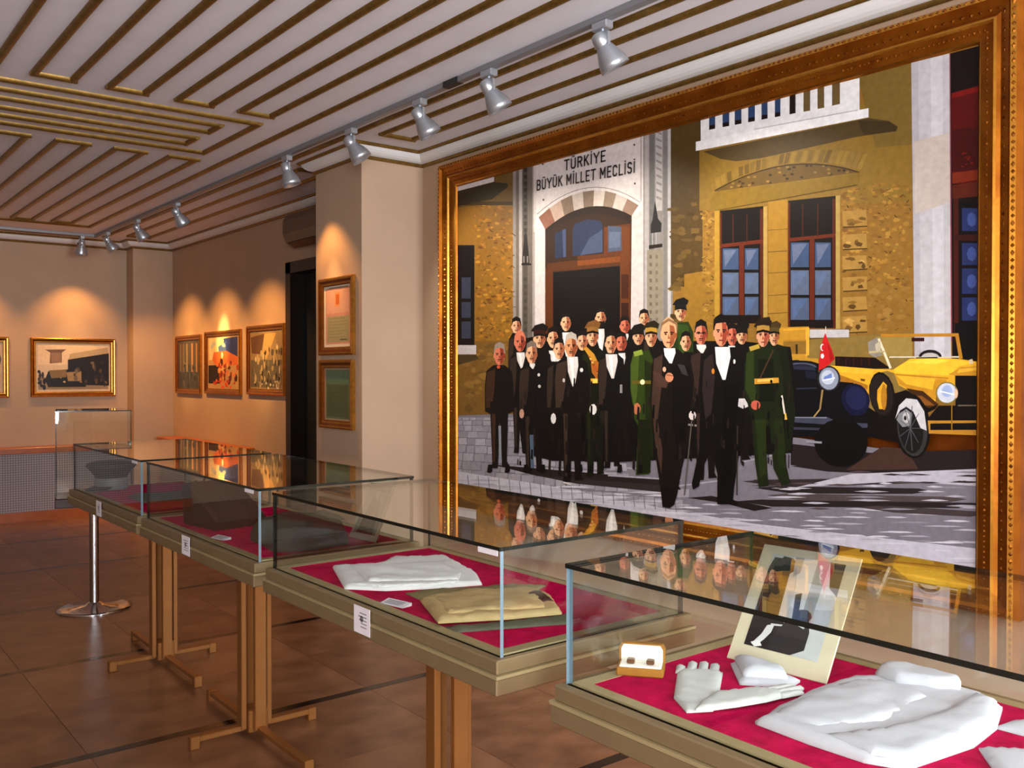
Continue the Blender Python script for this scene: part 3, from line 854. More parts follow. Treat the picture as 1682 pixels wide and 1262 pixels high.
73592a 1964 1411 -1 27 52 -6 -1 -24;
4d3b1a 1869 1028 7 -22 -46 -5 2 27;
6b5424 1831 1169 22 9 37 -4 6 -20 -17 -17 -41 12;
5b471f 1980 1029 22 -13 -32 -14 -35 3 -17 15 16 17;
73592a 1994 1559 9 -15 -34 -1 -10 18;
665026 1894 1162 -35 6 -4 15 40 3 24 -16;
73592a 1999 1399 28 -7 7 -12 -6 -10 -33 3 -10 12;
665026 1980 1033 17 -15 -43 -5 -9 18;
4d3b1a 1915 1190 38 -3 6 -31 -48 2;
665026 1990 1324 17 -13 0 -13 -21 2 -8 11;
665026 1938 1391 44 -8 -12 -7 -24 -2 -35 7 -14 12;
4d3b1a 1969 992 16 13 19 -15 -19 -14;
4d3b1a 1967 1401 0 9 17 2 12 -5 5 -10 -17 -4;
6b5424 1914 1296 -14 10 2 24 16 -3 17 -7 -1 -23;
665026 1894 1479 -19 -3 -22 4 -13 14 23 4 28 -6;
6b5424 1871 1504 9 13 35 -8 15 -12 -32 -5;
73592a 1856 1160 26 2 21 -11 -3 -11 -35 -1 -24 10;
73592a 1887 1428 31 -1 14 -12 -21 -7 -27 8;
665026 1970 1039 -2 10 17 9 15 -8 -1 -11 -13 -4;
6b5424 1991 1472 -17 7 -2 15 20 3 21 -10 -8 -12;
6b5424 1984 1141 21 5 18 -4 2 -10 -16 -6 -20 8;
665026 1944 1174 4 23 36 -5 1 -18 -18 -11;
8a6d28 2014 1834 1062 -6 3 -424 -1064 111;
7a642c 2843 1957 232 0 2 -329 -153 17;
916d22 1921 1218 223 10 1 -342 -223 6;
98732a 2114 997 5 7 10 3 8 -10 -6 -10 -12 2;
a88234 2060 1055 -4 -14 -11 7 3 15;
a07a2c 2080 1276 3 -13 -13 -6 -14 9 5 10;
98732a 2083 1393 -34 5 -7 13 36 -4;
a88234 2108 1171 4 -5 -11 -3 -18 2 -3 5 8 4;
7d5c22 2087 1375 -3 10 12 2 15 -6 -7 -9;
a88234 2094 1379 8 7 9 -10 -4 -8 -11 0;
93702a 2134 1322 -11 -4 -22 2 -14 7 24 1;
98732a 2057 990 -16 4 -5 8 20 0 14 -6;
7d5c22 2107 1495 12 -10 -7 -8 -13 -1 -11 9 2 7;
7d5c22 2127 1212 -7 3 0 4 9 1 6 -6;
93702a 2086 1311 -31 -1 -18 13 35 0;
a07a2c 2092 1145 12 1 4 -6 0 -11 -11 -2 -8 10;
a88234 2134 1325 -18 3 -1 5 9 2 17 -2 7 -6;
7d5c22 2057 1509 10 0 8 -9 -9 -6 -11 0 -9 11;
7d5c22 2054 1403 9 3 7 -6 -9 -3;
a07a2c 2097 966 -29 0 -11 5 8 7 24 -2;
a88234 2053 1221 19 -2 17 -7 -14 -6 -18 3 -5 5;
a07a2c 2057 1488 -19 13 18 8 18 -12;
93702a 2057 981 -14 -8 -12 9 13 7;
a07a2c 2085 1406 -24 -2 -11 8 20 3;
93702a 2123 1199 25 -9 -6 -10 -30 4;
93702a 2060 1152 -4 -6 -14 2 5 6;
7d5c22 2051 1172 -20 2 3 16 15 -5;
a07a2c 2090 1300 -18 -1 -11 11 23 -1;
7d5c22 2049 1268 9 1 8 -10 -9 -5 -8 4;
a07a2c 2076 1344 9 14 15 -12 -8 -9;
a88234 2074 1284 -25 -2 -20 8 22 5;
93702a 2110 1368 15 5 17 -2 5 -13 -15 -4 -16 4;
a07a2c 2109 1382 12 5 9 -8 -3 -5 -17 2;
a07a2c 2075 1197 -23 -2 -23 5 23 3;
98732a 2107 1422 0 -4 -7 0 -8 2 0 5 7 0;
a88234 2130 1142 -19 -8 -20 6 10 14;
a07a2c 2079 1003 -15 -8 -25 5 2 10 13 4 16 -2;
7d5c22 2060 1396 24 -1 0 -11 -17 0;
a88234 2086 1466 6 -12 -10 -9 -17 10 3 12;
a88234 2070 1147 -19 15 33 3 11 -13;
a88234 2042 1044 17 6 10 -11 1 -9 -21 -2 -10 8;
98732a 2032 1207 17 4 17 -11 -12 -8 -23 4;
98732a 2109 1310 -7 -5 -14 4 -5 5 6 2 17 -3;
93702a 2079 1032 -21 8 13 7 19 2 5 -11;
a07a2c 2136 1076 -26 4 3 11 30 -1;
93702a 2103 1314 22 2 22 -5 -5 -6 -12 -4 -25 5;
93702a 2101 1263 21 -5 -7 -10 -21 8;
93702a 2063 1330 -19 -3 -8 9 16 1;
98732a 2034 1491 -16 6 4 8 23 -1 18 -9 -7 -6;
7d5c22 2033 1061 8 9 27 5 18 -10 -12 -10 -17 -5;
93702a 2065 1478 -11 8 -1 11 17 2 11 -15;
98732a 2076 1298 -8 6 27 1 10 -9;
93702a 2130 982 5 -13 -12 -4 -9 5 4 13;
a88234 2070 1203 -2 16 9 3 2 -15;
a07a2c 2060 1230 -4 -8 -10 1 -5 8 4 9 11 -1;
a88234 2057 1211 -20 2 -5 5 4 3 24 -2 14 -5;
a07a2c 2080 1056 -36 3 7 7 29 -3;
98732a 2122 1123 -11 10 22 3 13 -9;
93702a 2111 1468 33 -8 -16 -8 -27 9;
98732a 2056 1340 9 -6 -10 -5 -16 4 3 6;
7d5c22 2061 1087 22 -2 14 -6 -19 -3 -17 1;
98732a 2081 961 -8 -2 -8 8 5 7 9 2 4 -7;
93702a 2134 1297 -13 -3 -11 6 2 7 13 4 9 -8;
a07a2c 2064 1298 32 -3 -1 -7 -29 4;
7d5c22 2125 1324 25 -7 -20 -5 -23 8;
98732a 2075 1238 -9 3 -2 5 10 3 10 -4 -2 -5;
93702a 2081 1081 -12 -5 -7 10 13 6;
a88234 2096 1147 -15 -5 -14 9 -3 9 18 1 19 -5;
a88234 2066 1448 4 -9 -8 -5 -10 4 -7 8 11 6;
7d5c22 2078 1328 0 -6 -22 -2 -12 5 -4 7 17 3;
93702a 2020 1254 9 10 21 -3 7 -11 -18 -5;
98732a 2150 1047 -8 -6 -16 0 -8 7 4 8 21 0;
a88234 2095 1456 -27 10 20 7 21 -10;
93702a 2143 1460 8 -5 -19 -2 -21 5 -6 5 12 1;
a88234 2026 1475 6 11 21 -9 -10 -9;
98732a 2109 1269 -21 2 3 7 15 -2;
a07a2c 2067 1289 10 7 18 -2 4 -10 -9 -6 -22 1;
7d5c22 2027 1502 13 7 18 -8 -10 -10;
a07a2c 2119 1030 2 -9 -13 -3 -5 8 6 6;
93702a 2036 1046 -14 5 19 4 22 -1 11 -7 -12 -3;
7d5c22 2058 1123 28 -3 2 -6 -12 -4 -21 5;
98732a 2048 1390 16 -2 7 -10 -15 -6 -13 10;
a07a2c 2113 1218 -24 7 3 10 16 3 19 -6 8 -9;
a0752a 3057 1450 -3 7 4 3 6 -2 1 -8;
9d7426 2987 1392 -2 12 15 -1 -1 -10;
805c24 2854 1266 -17 11 20 2 10 -8;
ac8434 2867 1189 -13 -8 -23 3 3 10 16 5;
9d7426 2988 1295 -19 7 22 4 10 -9;
93702a 2889 1239 11 3 15 -3 1 -6 -17 -2;
a67d2e 2924 1365 -5 11 7 3 8 -7;
a0752a 3013 1143 1 5 7 2 7 -5 -3 -7 -8 0;
ac8434 2882 1304 -14 4 -3 8 23 -2 9 -9;
a67d2e 3004 1182 12 -2 -1 -5 -9 1 -8 3;
8a6422 3046 1250 8 4 12 -3 2 -4 -11 -1;
a0752a 2802 1317 -8 -5 -14 2 -5 4 1 5 17 -2;
9d7426 2865 1236 -9 1 -9 3 -1 5 13 3 10 -6;
805c24 2797 1228 7 7 18 -1 4 -7 -4 -9 -16 3;
9d7426 2905 1466 5 6 18 -2 9 -11 -20 -4;
ac8434 2931 1268 4 -5 -10 -2 -8 4 4 5;
a67d2e 2796 1230 16 -2 -1 -6 -11 0 -9 4;
a67d2e 2871 1407 -9 -7 -18 0 -5 9 10 4;
ac8434 2954 1317 14 -3 -4 -9 -16 4;
ac8434 2975 1257 11 -6 1 -7 -15 0 -9 8;
8a6422 2809 1321 17 -6 3 -7 -8 -8 -21 4 -8 10;
8a6422 2841 1387 9 -2 1 -8 -6 -2 -8 3;
93702a 3002 1174 -9 5 8 4 14 -6;
93702a 2822 1169 12 -4 -7 -5 -14 0 -7 5 1 4;
a0752a 2771 1297 10 8 13 -12 -13 -10;
805c24 2881 1240 13 -6 -12 -5 -13 8;
a0752a 2941 1154 -6 4 -3 8 9 0 9 -2 -3 -7;
8a6422 3056 1474 11 -6 -7 -3 -13 1 -8 6 3 4;
ac8434 2889 1115 -17 -6 -11 11 5 8 24 -1;
93702a 2944 1327 -4 -12 -9 10 4 9;
805c24 2952 1335 -7 9 5 8 9 -4 2 -9;
ac8434 2992 1113 -13 1 -9 10 6 8 15 -3 10 -7;
ac8434 2852 1366 -16 2 -5 10 21 -2;
9d7426 3040 1074 -13 2 -6 11 13 4 15 -6 7 -7;
8a6422 2827 1191 7 2 9 -3 0 -6 -7 -6 -7 6;
805c24 2927 1372 10 -10 -20 -3 -7 12;
a67d2e 2866 1194 9 -8 -12 -4 -12 4 0 10;
a67d2e 3042 1330 13 1 13 -7 -5 -10 -11 -1 -10 7;
8a6422 3050 1243 5 -8 -6 -3 -9 4 3 4;
86642a 2887 1234 -22 7 12 7 21 -6;
a0752a 2979 1364 -5 -10 -8 7 4 11;
ac8434 2823 1488 -1 -7 -14 1 -8 5 0 7 13 3;
8a6422 2782 1430 -8 6 9 3 19 -3 4 -4 -2 -5;
a67d2e 2778 1297 2 6 6 2 7 -3 -1 -8 -6 -1;
8a6422 2923 1392 21 -8 -14 -10 -19 10;
9d7426 2825 1178 -8 -3 -6 6 1 6 11 -3;
93702a 2926 1487 -13 0 -14 7 10 6 14 -1 14 -8;
86642a 3039 1094 10 -6 -5 -8 -6 0 -6 2 -3 10;
805c24 2893 1404 6 -6 -11 -2 -12 4 1 6;
a67d2e 2782 1262 9 9 23 -9 -5 -9 -21 -1;
a0752a 2880 1409 4 -11 -10 -3 -4 11;
8a6422 2821 1285 -12 6 3 6 21 -3 9 -7;
93702a 2956 1482 -10 -1 -5 5 0 7 10 -1 8 -5;
8a6422 2996 1385 -17 3 3 9 19 -4;
8a6422 2815 1140 20 -3 -1 -5 -17 0 -20 2 6 5;
86642a 2800 1446 -18 10 -1 12 23 -1 11 -12;
805c24 2800 1179 10 1 6 -11 -14 -2;
86642a 2859 1431 -2 -7 -11 -1 -7 7 7 4;
9d7426 3013 1477 -17 -2 -2 10 12 3;
a67d2e 2899 1163 -8 2 -3 5 10 2 7 -5;
86642a 3060 1168 6 2 6 -4 -2 -5 -9 1;
a67d2e 3046 1163 -7 -1 -6 5 3 4 7 0 4 -2;
805c24 2851 1263 -1 -7 -9 3 -2 6 7 2;
ac8434 3009 1223 -1 -5 -5 -2 -5 5 3 4 5 2;
805c24 2954 1469 -6 -2 -7 5 5 5 8 -2;
805c24 2938 1445 -18 -3 -11 10 19 2;
a0752a 2788 1424 23 -1 8 -11 -25 1;
ac8434 2984 1408 -9 9 11 9 11 -13;
9d7426 2831 1422 10 -10 -6 -9 -14 10;
805c24 2863 1410 5 2 7 -3 3 -5 -5 -3 -9 4;
9d7426 2788 1102 -1 -9 -9 -1 -5 10 9 3;
a0752a 2822 1500 28 -5 -3 -15 -27 6;
a0752a 3040 1396 15 3 10 -11 -18 -4;
93702a 2923 1151 -2 -14 -23 4 5 15;
93702a 2914 1482 -7 -13 -12 11 8 13;
ac8434 3037 1290 -1 8 7 5 7 -8 -2 -8 -7 -5;
a67d2e 3007 1432 -13 6 5 6 15 -2 6 -7;
805c24 2848 1280 -12 10 13 7 11 -11;
9d7426 2775 1106 -3 13 21 -1 14 -8 -17 -8;
a67d2e 2831 1319 -28 3 1 8 20 -2;
a0752a 2908 1346 17 -6 1 -10 -14 -1 -14 2 -5 9;
ac8434 2990 1290 -8 -9 -15 7 1 11 16 4;
93702a 3041 1144 1 4 7 -1 5 -2 0 -4 -9 -1;
86642a 2838 1334 -10 -5 -5 11 9 3;
93702a 2938 1232 9 -5 -8 -5 -11 7;
86642a 2901 1389 -9 -4 -8 6 7 5;
ac8434 2980 1283 6 -7 -10 -1 -11 2 1 4 4 2;
86642a 2953 1337 11 -9 -17 -2 -10 9;
86642a 2985 1124 8 7 8 -6 -3 -5;
a67d2e 2986 1113 2 7 23 -2 -5 -10;
9d7426 3073 1188 -11 -1 -5 7 12 1;
9d7426 3018 1133 12 5 11 -5 -6 -6;
ac8434 2772 1436 -1 6 20 1 17 -6 3 -7 -19 -1;
805c24 2947 1470 13 0 9 -10 -12 -9 -14 10;
ac8434 2920 1193 -16 5 11 8 15 -8;
93702a 2872 1201 6 -7 -29 3 -1 6;
9d7426 2948 1499 17 -3 12 -6 -16 1 -13 1 -10 6;
8a6422 2774 1518 1 -6 -3 -4 -12 1 -3 8 7 6;
93702a 2807 1492 -5 7 10 5 8 -7 0 -7;
805c24 2949 1354 -1 6 14 0 10 -3 1 -5 -8 -1;
8a6422 2852 1118 -3 9 6 3 6 -1 4 -9 -7 -6;
93702a 2788 1449 13 -3 6 -12 -8 -9 -17 7 -9 10;
93702a 2872 1111 -7 -9 -9 9 8 5;
86642a 3055 1124 6 -8 -7 -5 -11 3 1 8;
86642a 2812 1424 5 -5 -11 -1 -11 3 5 6;
a67d2e 3007 1093 13 -9 -22 -2 -13 8;
a67d2e 2995 1305 1 7 14 2 9 -6 -4 -9 -9 -1;
a67d2e 2965 1393 6 14 12 -7 -4 -13;
ac8434 3031 1343 -8 -7 -18 -1 -7 10 12 7;
a0752a 2815 1444 12 -3 4 -10 -10 -4 -12 6;
ac8434 2857 1239 -2 -10 -18 1 -5 8 2 8 14 -2;
805c24 2769 1472 3 10 19 -5 16 -9 -9 -10 -20 4;
93702a 2760 1419 11 5 11 -4 3 -10 -12 -4 -10 6;
9d7426 2996 1399 9 4 14 0 3 -9 -4 -7 -15 3;
93702a 2898 1496 8 -2 3 -5 -2 -8 -7 -1 -5 7;
8a6422 2941 1501 11 -11 -10 -9 -7 11;
805c24 2866 1334 -2 -7 -9 4 -4 7 6 3 8 0;
93702a 2766 1495 17 1 13 -6 -9 -7 -14 3;
ac8434 2958 1138 13 0 7 -5 -5 -6 -11 -1;
ac8434 2999 1455 -30 6 8 12 22 -4;
8a6422 2907 1296 16 4 14 -10 -10 -7 -17 3;
a67d2e 2842 1170 12 -5 -4 -9 -12 2;
a67d2e 2859 1246 7 -5 -3 -5 -7 -1 -5 3 1 6;
8a6422 2846 1109 9 -1 4 -8 -8 -8 -8 7;
8a6422 2910 1423 -1 -8 -10 1 -11 7 11 6;
ac8434 2910 1190 6 1 5 -2 3 -7 -9 -2 -6 3;
a67d2e 3024 1314 4 4 9 -4 -4 -8 -8 1;
a0752a 2940 1175 -13 -6 -19 0 -10 11 12 9 17 -4;
a67d2e 2985 1353 -11 0 -8 4 -3 7 11 4 7 -6;
93702a 2890 1241 3 10 5 -1 5 -2 0 -12 -6 -2;
a67d2e 3024 1093 7 5 6 -6 -2 -5 -10 2;
93702a 2783 1173 7 1 7 -4 0 -11 -8 -4 -5 6;
a0752a 2838 1262 9 0 5 -4 -4 -3 -7 -1 -6 5;
805c24 2784 1342 19 -6 -3 -12 -16 -4 -13 14;
9d7426 2956 1264 9 -4 -8 -2 -22 3 2 4;
805c24 3061 1080 -12 -10 -10 14 13 8;
a0752a 2940 1106 -9 3 0 8 7 4 11 -4 0 -8;
805c24 2871 1307 7 4 8 -3 -1 -5 -7 -1;
805c24 3029 1102 -1 -9 -15 3 4 8;
a0752a 2938 1407 -12 -2 -10 5 11 3;
86642a 2936 1454 -10 4 -7 5 7 3 12 -1 1 -6;
86642a 2824 1404 -14 -3 -10 7 6 4 18 -4;
8a6422 3030 1472 -7 -5 -11 7 3 6 6 1 9 -3;
805c24 2993 1181 -2 4 7 2 6 -3 -1 -4 -5 -2;
8a6422 2905 1287 -7 4 2 6 7 0 5 -3 0 -7;
a67d2e 2998 1466 0 5 17 1 15 -6 -6 -4 -10 -2;
a0752a 2846 1381 -6 4 0 7 4 6 9 -6 0 -10;
93702a 2819 1259 1 -12 -5 -6 -8 6 1 9 5 7;
ac8434 2984 1450 -13 -5 -19 3 3 9 13 2;
86642a 2858 1430 11 5 17 -8 -15 -2;
805c24 2778 1486 8 1 13 -1 2 -6 -8 -2 -12 2;
805c24 2823 1211 12 -7 -11 -4 -18 3 2 5;
a0752a 2770 1454 18 1 9 -10 -19 -4;
a0752a 3054 1141 6 13 8 -12 -7 -13;
a67d2e 2823 1344 16 1 13 -6 -15 -3;
a0752a 2817 1466 -6 -3 -14 2 -8 6 16 0;
ac8434 2819 1448 -13 13 24 0 8 -9;
93702a 2973 1119 -16 6 14 4 11 -5;
a0752a 2887 1121 0 -7 -12 1 -2 8;
ac8434 2797 1175 13 -4 -6 -6 -11 -2 -11 6 3 5;
86642a 2854 1418 12 -4 2 -6 -14 -1 -6 8;
a0752a 2923 1165 8 7 11 -3 0 -15 -13 1;
86642a 2827 1468 -5 6 1 9 9 2 6 -9 -5 -7;
805c24 3047 1363 4 5 15 -3 0 -7;
a67d2e 2980 1189 -4 -4 -9 -1 -4 6 4 6 6 -2;
a67d2e 2972 1175 -16 2 -5 6 3 9 13 -3 8 -7;
ac8434 2791 1178 -17 3 4 12 15 2 14 -11;
86642a 3070 1099 9 -12 -26 -2 -6 15;
9d7426 2985 1404 -8 3 4 5 9 -5;
ac8434 3011 1251 10 -2 3 -7 -8 -3 -8 5;
93702a 2996 1397 -7 -8 -18 4 -5 9 15 2;
805c24 2868 1487 1 6 11 -3 -2 -7;
8a6422 2796 1126 -8 3 -1 6 8 4 12 -5 -3 -6;
93702a 3020 1240 -1 -13 -16 1 1 15;
93702a 3033 1204 -12 -1 -6 8 10 6 12 -6;
a0752a 2963 1362 -1 -13 -24 3 5 11;
a0752a 3076 1347 -3 -3 -10 0 -8 4 1 3 11 0;
a0752a 3033 1271 8 2 10 -5 0 -10 -12 -3 -10 10;
93702a 2887 1257 9 13 13 -10 -8 -11;
93702a 2991 1302 -13 1 -9 7 6 4 14 1 5 -8;
ac8434 2946 1190 -3 -6 -9 1 -2 5 4 6;
ac8434 2832 1244 -1 -9 -11 -3 -9 5 2 9 8 5;
86642a 3031 1348 -13 4 -2 9 13 -1 7 -5;
86642a 2884 1437 -14 6 4 7 13 -1 9 -4 -2 -6;
93702a 3030 1229 -16 3 4 10 17 -4;
805c24 3068 1390 -16 0 -10 7 10 4 20 -5;
8a6422 2901 1155 17 8 15 -11 -16 -7;
a0752a 2865 1335 22 -4 -1 -10 -24 2 -11 8;
86642a 2824 1226 -5 -7 -6 -1 -5 8 4 7 6 3;
8a6422 2972 1361 -22 9 15 7 21 -8;
a67d2e 2978 1204 -11 0 -1 10 12 -3;
a67d2e 2961 1183 1 -6 -11 -3 -10 5 3 7 8 0;
ac8434 3011 1158 1 -3 -4 -3 -9 0 -3 5 6 2;
a0752a 2910 1394 -2 -10 -10 -1 -7 11 5 7 10 2;
93702a 2957 1396 12 -5 -1 -7 -6 -3 -9 2 0 8;
8a6422 3019 1429 3 10 20 -2 3 -10 -10 -7;
a0752a 2890 1392 -15 -2 -6 12 16 0;
ac8434 2867 1113 11 -3 -4 -5 -8 0 -5 4;
93702a 2841 1133 6 0 4 -7 -6 -4 -6 2 -3 5;
a67d2e 2955 1086 -7 -9 -26 7 16 10;
a67d2e 3020 1436 -1 -6 -16 2 -3 8 11 3;
805c24 2847 1139 -12 -9 -22 7 13 12;
ac8434 2924 1464 -14 3 -4 14 19 -4;
86642a 3016 1403 10 -1 5 -4 -1 -5 -11 0 -7 5;
ac8434 2951 1421 6 7 11 -2 3 -6 -2 -6 -11 2;
86642a 2924 1466 -16 7 6 7 19 -3 9 -9;
805c24 2860 1251 -10 -9 -22 9 13 6;
93702a 2995 1421 -10 6 9 5 10 -3 5 -4 -4 -6;
86642a 2968 1313 8 6 9 -1 -1 -11 -3 -7 -8 2;
8a6422 2894 1209 4 -5 -4 -4 -11 -2 -5 8 3 5;
9d7836 3005 871 -18 -5 -11 17 22 6;
967230 2887 975 0 -12 -12 0 -11 8 10 10;
9d7836 2956 970 -6 -11 -8 -3 -10 8 4 11 10 2;
967230 2911 1065 -5 -12 -13 5 0 11 4 14 9 -8;
9d7836 2899 1070 22 12 18 -12 11 -12 -23 -7 -22 9;
8b6a2c 2877 844 38 -2 5 -10 -34 -1;
92702f 2805 1079 -2 -9 -10 -8 -15 9 1 11 12 3;
967230 2856 926 -3 -10 -14 -3 -15 6 4 10 14 6;
967230 2853 938 17 -2 15 -9 -14 -6 -19 1 -8 9;
92702f 2984 1058 10 17 25 -6 -7 -17;
92702f 2896 1028 3 18 23 -8 -8 -15;
8b6a2c 2992 941 -1 14 14 -4 -2 -11;
92702f 2911 858 -35 0 -14 12 39 0;
92702f 2944 834 -6 6 18 2 13 -3 1 -6 -17 -3;
92702f 2885 1057 14 4 8 -7 -7 -7 -10 4;
8b6a2c 2959 1083 14 -1 7 -9 -5 -7 -12 -2 -6 8;
967230 2844 913 -18 -19 -35 13 20 16;
9d7836 2845 1030 2 -8 -8 -4 -13 6 6 8;
9d7836 3001 1034 -10 -9 -14 7 -5 10 11 7 16 -6;
92702f 2992 954 -21 -3 -20 7 15 8 26 -3;
92702f 3031 1016 -2 9 16 3 5 -11;
967230 2761 958 5 16 22 -7 2 -13 -17 -5;
967230 2898 963 -1 -9 -26 3 4 8;
8b6a2c 2777 883 30 -9 -14 -18 -25 10;
967230 2918 922 33 2 18 -8 -20 -7 -28 5;
9d7836 2954 905 -9 -1 -8 6 0 7 13 7 6 -9;
92702f 3010 1052 8 -8 -4 -6 -15 -2 -10 9 9 6;
967230 2766 971 14 -1 7 -11 -10 -12 -11 3 -7 11;
92702f 3059 1055 8 6 10 1 5 -9 -7 -6 -11 -2;
967230 2944 999 3 13 18 0 4 -14 -11 -7;
8b6a2c 3049 977 -7 -13 -9 -3 -7 10 3 15 10 5;
9d7836 2972 976 -18 13 19 11 21 -7 4 -11;
9d7836 2806 947 -9 12 13 6 8 -11;
967230 3087 856 -10 -7 -23 0 -11 6 15 4;
9d7836 2992 967 -13 -9 -18 9 -5 12 19 5 15 -8;
92702f 2824 1079 5 10 12 -4 -5 -12;
9d7836 2994 862 -12 11 6 11 16 1 3 -14;
9d7836 2931 1078 10 -16 -10 -15 -9 17;
967230 3047 967 9 -11 -10 -7 -21 1 -7 10 12 8;
9d7836 2910 1010 -19 -10 -21 6 3 12 19 3;
8b6a2c 2916 926 8 -1 4 -12 -8 -8 -9 4 1 12;
9d7836 2850 906 -7 17 16 9 4 -21;
9d7836 2985 958 6 -14 -18 -3 -5 15;
967230 3094 1020 -33 2 1 11 23 0;
967230 3041 948 -20 2 -16 7 13 4 19 0 11 -5;
9d7836 2804 1047 23 0 20 -4 -10 -10 -21 -1 -16 8;
967230 2780 867 -15 13 11 11 28 0 14 -12 -15 -15;
8b6a2c 2796 977 2 11 14 -3 0 -10;
92702f 3047 842 -2 8 10 8 11 -8 -3 -13 -10 -6;
967230 3037 976 -10 2 0 5 6 4 12 -1 -1 -8;
8b6a2c 2949 954 11 8 7 -15 -14 -4;
967230 2904 1028 13 -8 -15 -8 -23 5 -13 8 19 7;
8b6a2c 2978 887 8 11 14 -4 2 -11 -16 -2;
967230 3079 1073 -12 -14 -34 4 11 15;
92702f 2949 1073 -21 13 27 11 18 -18;
967230 2833 942 34 -5 0 -17 -37 -1;
9d7836 2944 910 7 6 32 -3 -16 -7;
967230 2858 908 -7 15 4 13 14 3 8 -13 -4 -15;
8b6a2c 2901 947 -4 7 17 3 17 -6 -12 -5;
92702f 2908 968 -21 -8 -27 11 28 12;
7a5a1e 280 1526 20 17 -5 2 -20 -17;
4d3510 358 999 30 16 -7 4 -30 -15;
7a5a1e 500 1271 21 -7 4 4 -22 8;
5a3f12 272 1527 20 -16 4 1 -20 17;
7a5a1e 285 1342 33 15 -7 6 -34 -16;
6b4d18 367 1626 18 -5 2 4 -18 5;
6b4d18 436 1035 30 -12 6 5 -30 12;
7a5a1e 458 1706 37 -9 0 3 -36 9;
5a3f12 459 1563 36 -21 6 4 -36 21;
5a3f12 251 1669 24 11 -6 4 -25 -11;
4d3510 347 1041 28 -10 3 4 -28 10;
5a3f12 564 1015 34 -14 3 3 -34 14;
4d3510 382 1271 31 0 -1 5 -31 0;
7a5a1e 528 1107 16 -6 3 4 -16 6;
6b4d18 383 1302 27 -21 5 3 -27 20;
6b4d18 393 1733 16 8 -6 5 -16 -9;
4d3510 277 1179 30 -15 6 4 -31 15;
4d3510 557 1372 13 6 -6 6 -13 -6;
5a3f12 573 1438 23 3 -3 5 -23 -2;
5a3f12 536 1097 12 9 -3 2 -13 -9;
5a3f12 564 1576 39 -22 5 4 -39 22;
6b4d18 558 1096 27 1 -1 4 -27 -1;
6b4d18 285 1081 36 -12 4 5 -36 12;
7a5a1e 303 1402 32 -20 5 3 -33 20;
5a3f12 213 1660 44 -6 0 5 -44 6;
4d3510 452 1481 40 -21 3 2 -40 21;
5a3f12 332 1628 43 -23 6 5 -43 23;
7a5a1e 525 1217 37 11 -3 4 -37 -11;
4d3510 473 1172 35 -11 2 2 -36 11;
5a3f12 576 1131 31 -1 -1 4 -30 1;
7a5a1e 372 1376 33 -7 1 5 -33 6;
7a5a1e 218 1482 31 4 -3 4 -31 -4;
7a5a1e 250 1380 19 -3 1 3 -19 4;
5a3f12 460 1094 31 5 -2 2 -31 -4;
5a3f12 520 1312 38 -8 2 6 -38 8;
7a5a1e 391 1182 38 -16 4 5 -37 15;
5a3f12 511 1125 33 -10 4 5 -33 11;
6b4d18 458 1053 13 0 0 4 -14 -1;
5a3f12 278 1374 34 9 -5 4 -33 -8;
5a3f12 558 1221 40 1 -1 5 -40 -1;
5a3f12 517 1176 29 0 0 3 -30 0;
6b4d18 482 1090 42 6 -3 5 -42 -6;
7a5a1e 213 1455 44 5 -1 3 -45 -5;
7a5a1e 242 1220 15 10 -4 2 -16 -9;
7a5a1e 410 1123 42 15 -4 4 -42 -15;
7a5a1e 414 1384 43 11 -5 5 -42 -11;
5a3f12 232 1053 32 -19 6 4 -31 19;
4d3510 542 1176 22 14 -8 5 -21 -14;
5a3f12 515 1140 24 14 -4 3 -24 -14;
5a3f12 258 1307 25 9 -2 2 -25 -9;
5a3f12 393 1375 23 13 -6 3 -23 -12;
6b4d18 490 1739 17 3 -4 5 -17 -3;
4d3510 317 1457 43 6 -3 5 -43 -5;
6b4d18 284 1688 14 12 -6 3 -14 -12;
5a3f12 341 975 18 -15 7 3 -18 15;
7a5a1e 509 1061 29 -4 2 5 -29 4;
5a3f12 542 1104 16 -6 3 2 -17 6;
6b4d18 302 1008 43 17 -5 5 -44 -17;
4d3510 358 1495 13 -7 4 2 -14 7;
4d3510 500 1249 13 -3 2 4 -13 4;
7a5a1e 558 1206 37 -18 4 4 -37 17;
4d3510 447 1279 19 -1 0 3 -19 1;
6b4d18 560 1383 31 -19 6 3 -31 20;
7a5a1e 482 1046 40 -1 0 6 -40 2;
7a5a1e 270 1403 44 -22 5 4 -44 22;
6b4d18 527 1457 31 -8 1 3 -30 8;
6b4d18 225 1523 20 13 -9 5 -19 -14;
5a3f12 359 1212 21 -12 7 4 -21 12;
6b4d18 472 1259 33 -19 6 4 -32 19;
7a5a1e 465 1523 20 7 -5 4 -20 -7;
5a3f12 3042 1434 8 -7 1 2 -7 7;
6b4d18 2822 1505 19 8 -3 4 -18 -9;
7a5a1e 3066 1303 15 5 -2 4 -15 -5;
6b4d18 3063 1451 17 -4 0 2 -17 4;
5a3f12 3010 905 16 8 -1 2 -16 -8;
4d3510 2932 1380 12 -6 1 4 -11 5;
6b4d18 2965 995 14 10 -2 1 -14 -10;
7a5a1e 2874 1216 12 -1 -1 4 -12 1;
5a3f12 2868 1202 12 -6 1 2 -11 7;
6b4d18 2911 1219 11 -7 1 2 -11 7;
4d3510 3056 1403 10 10 -2 3 -10 -10;
4d3510 2955 1446 6 5 -3 2 -5 -5;
7a5a1e 2836 1198 13 -5 2 3 -13 6;
4d3510 3012 1107 16 -1 0 4 -16 2;
4d3510 3010 1068 8 -1 1 4 -9 1;
6b4d18 3022 1127 9 0 0 4 -10 0;
6b4d18 2791 885 19 5 -1 2 -19 -4;
5a3f12 2987 966 17 5 -2 4 -16 -5;
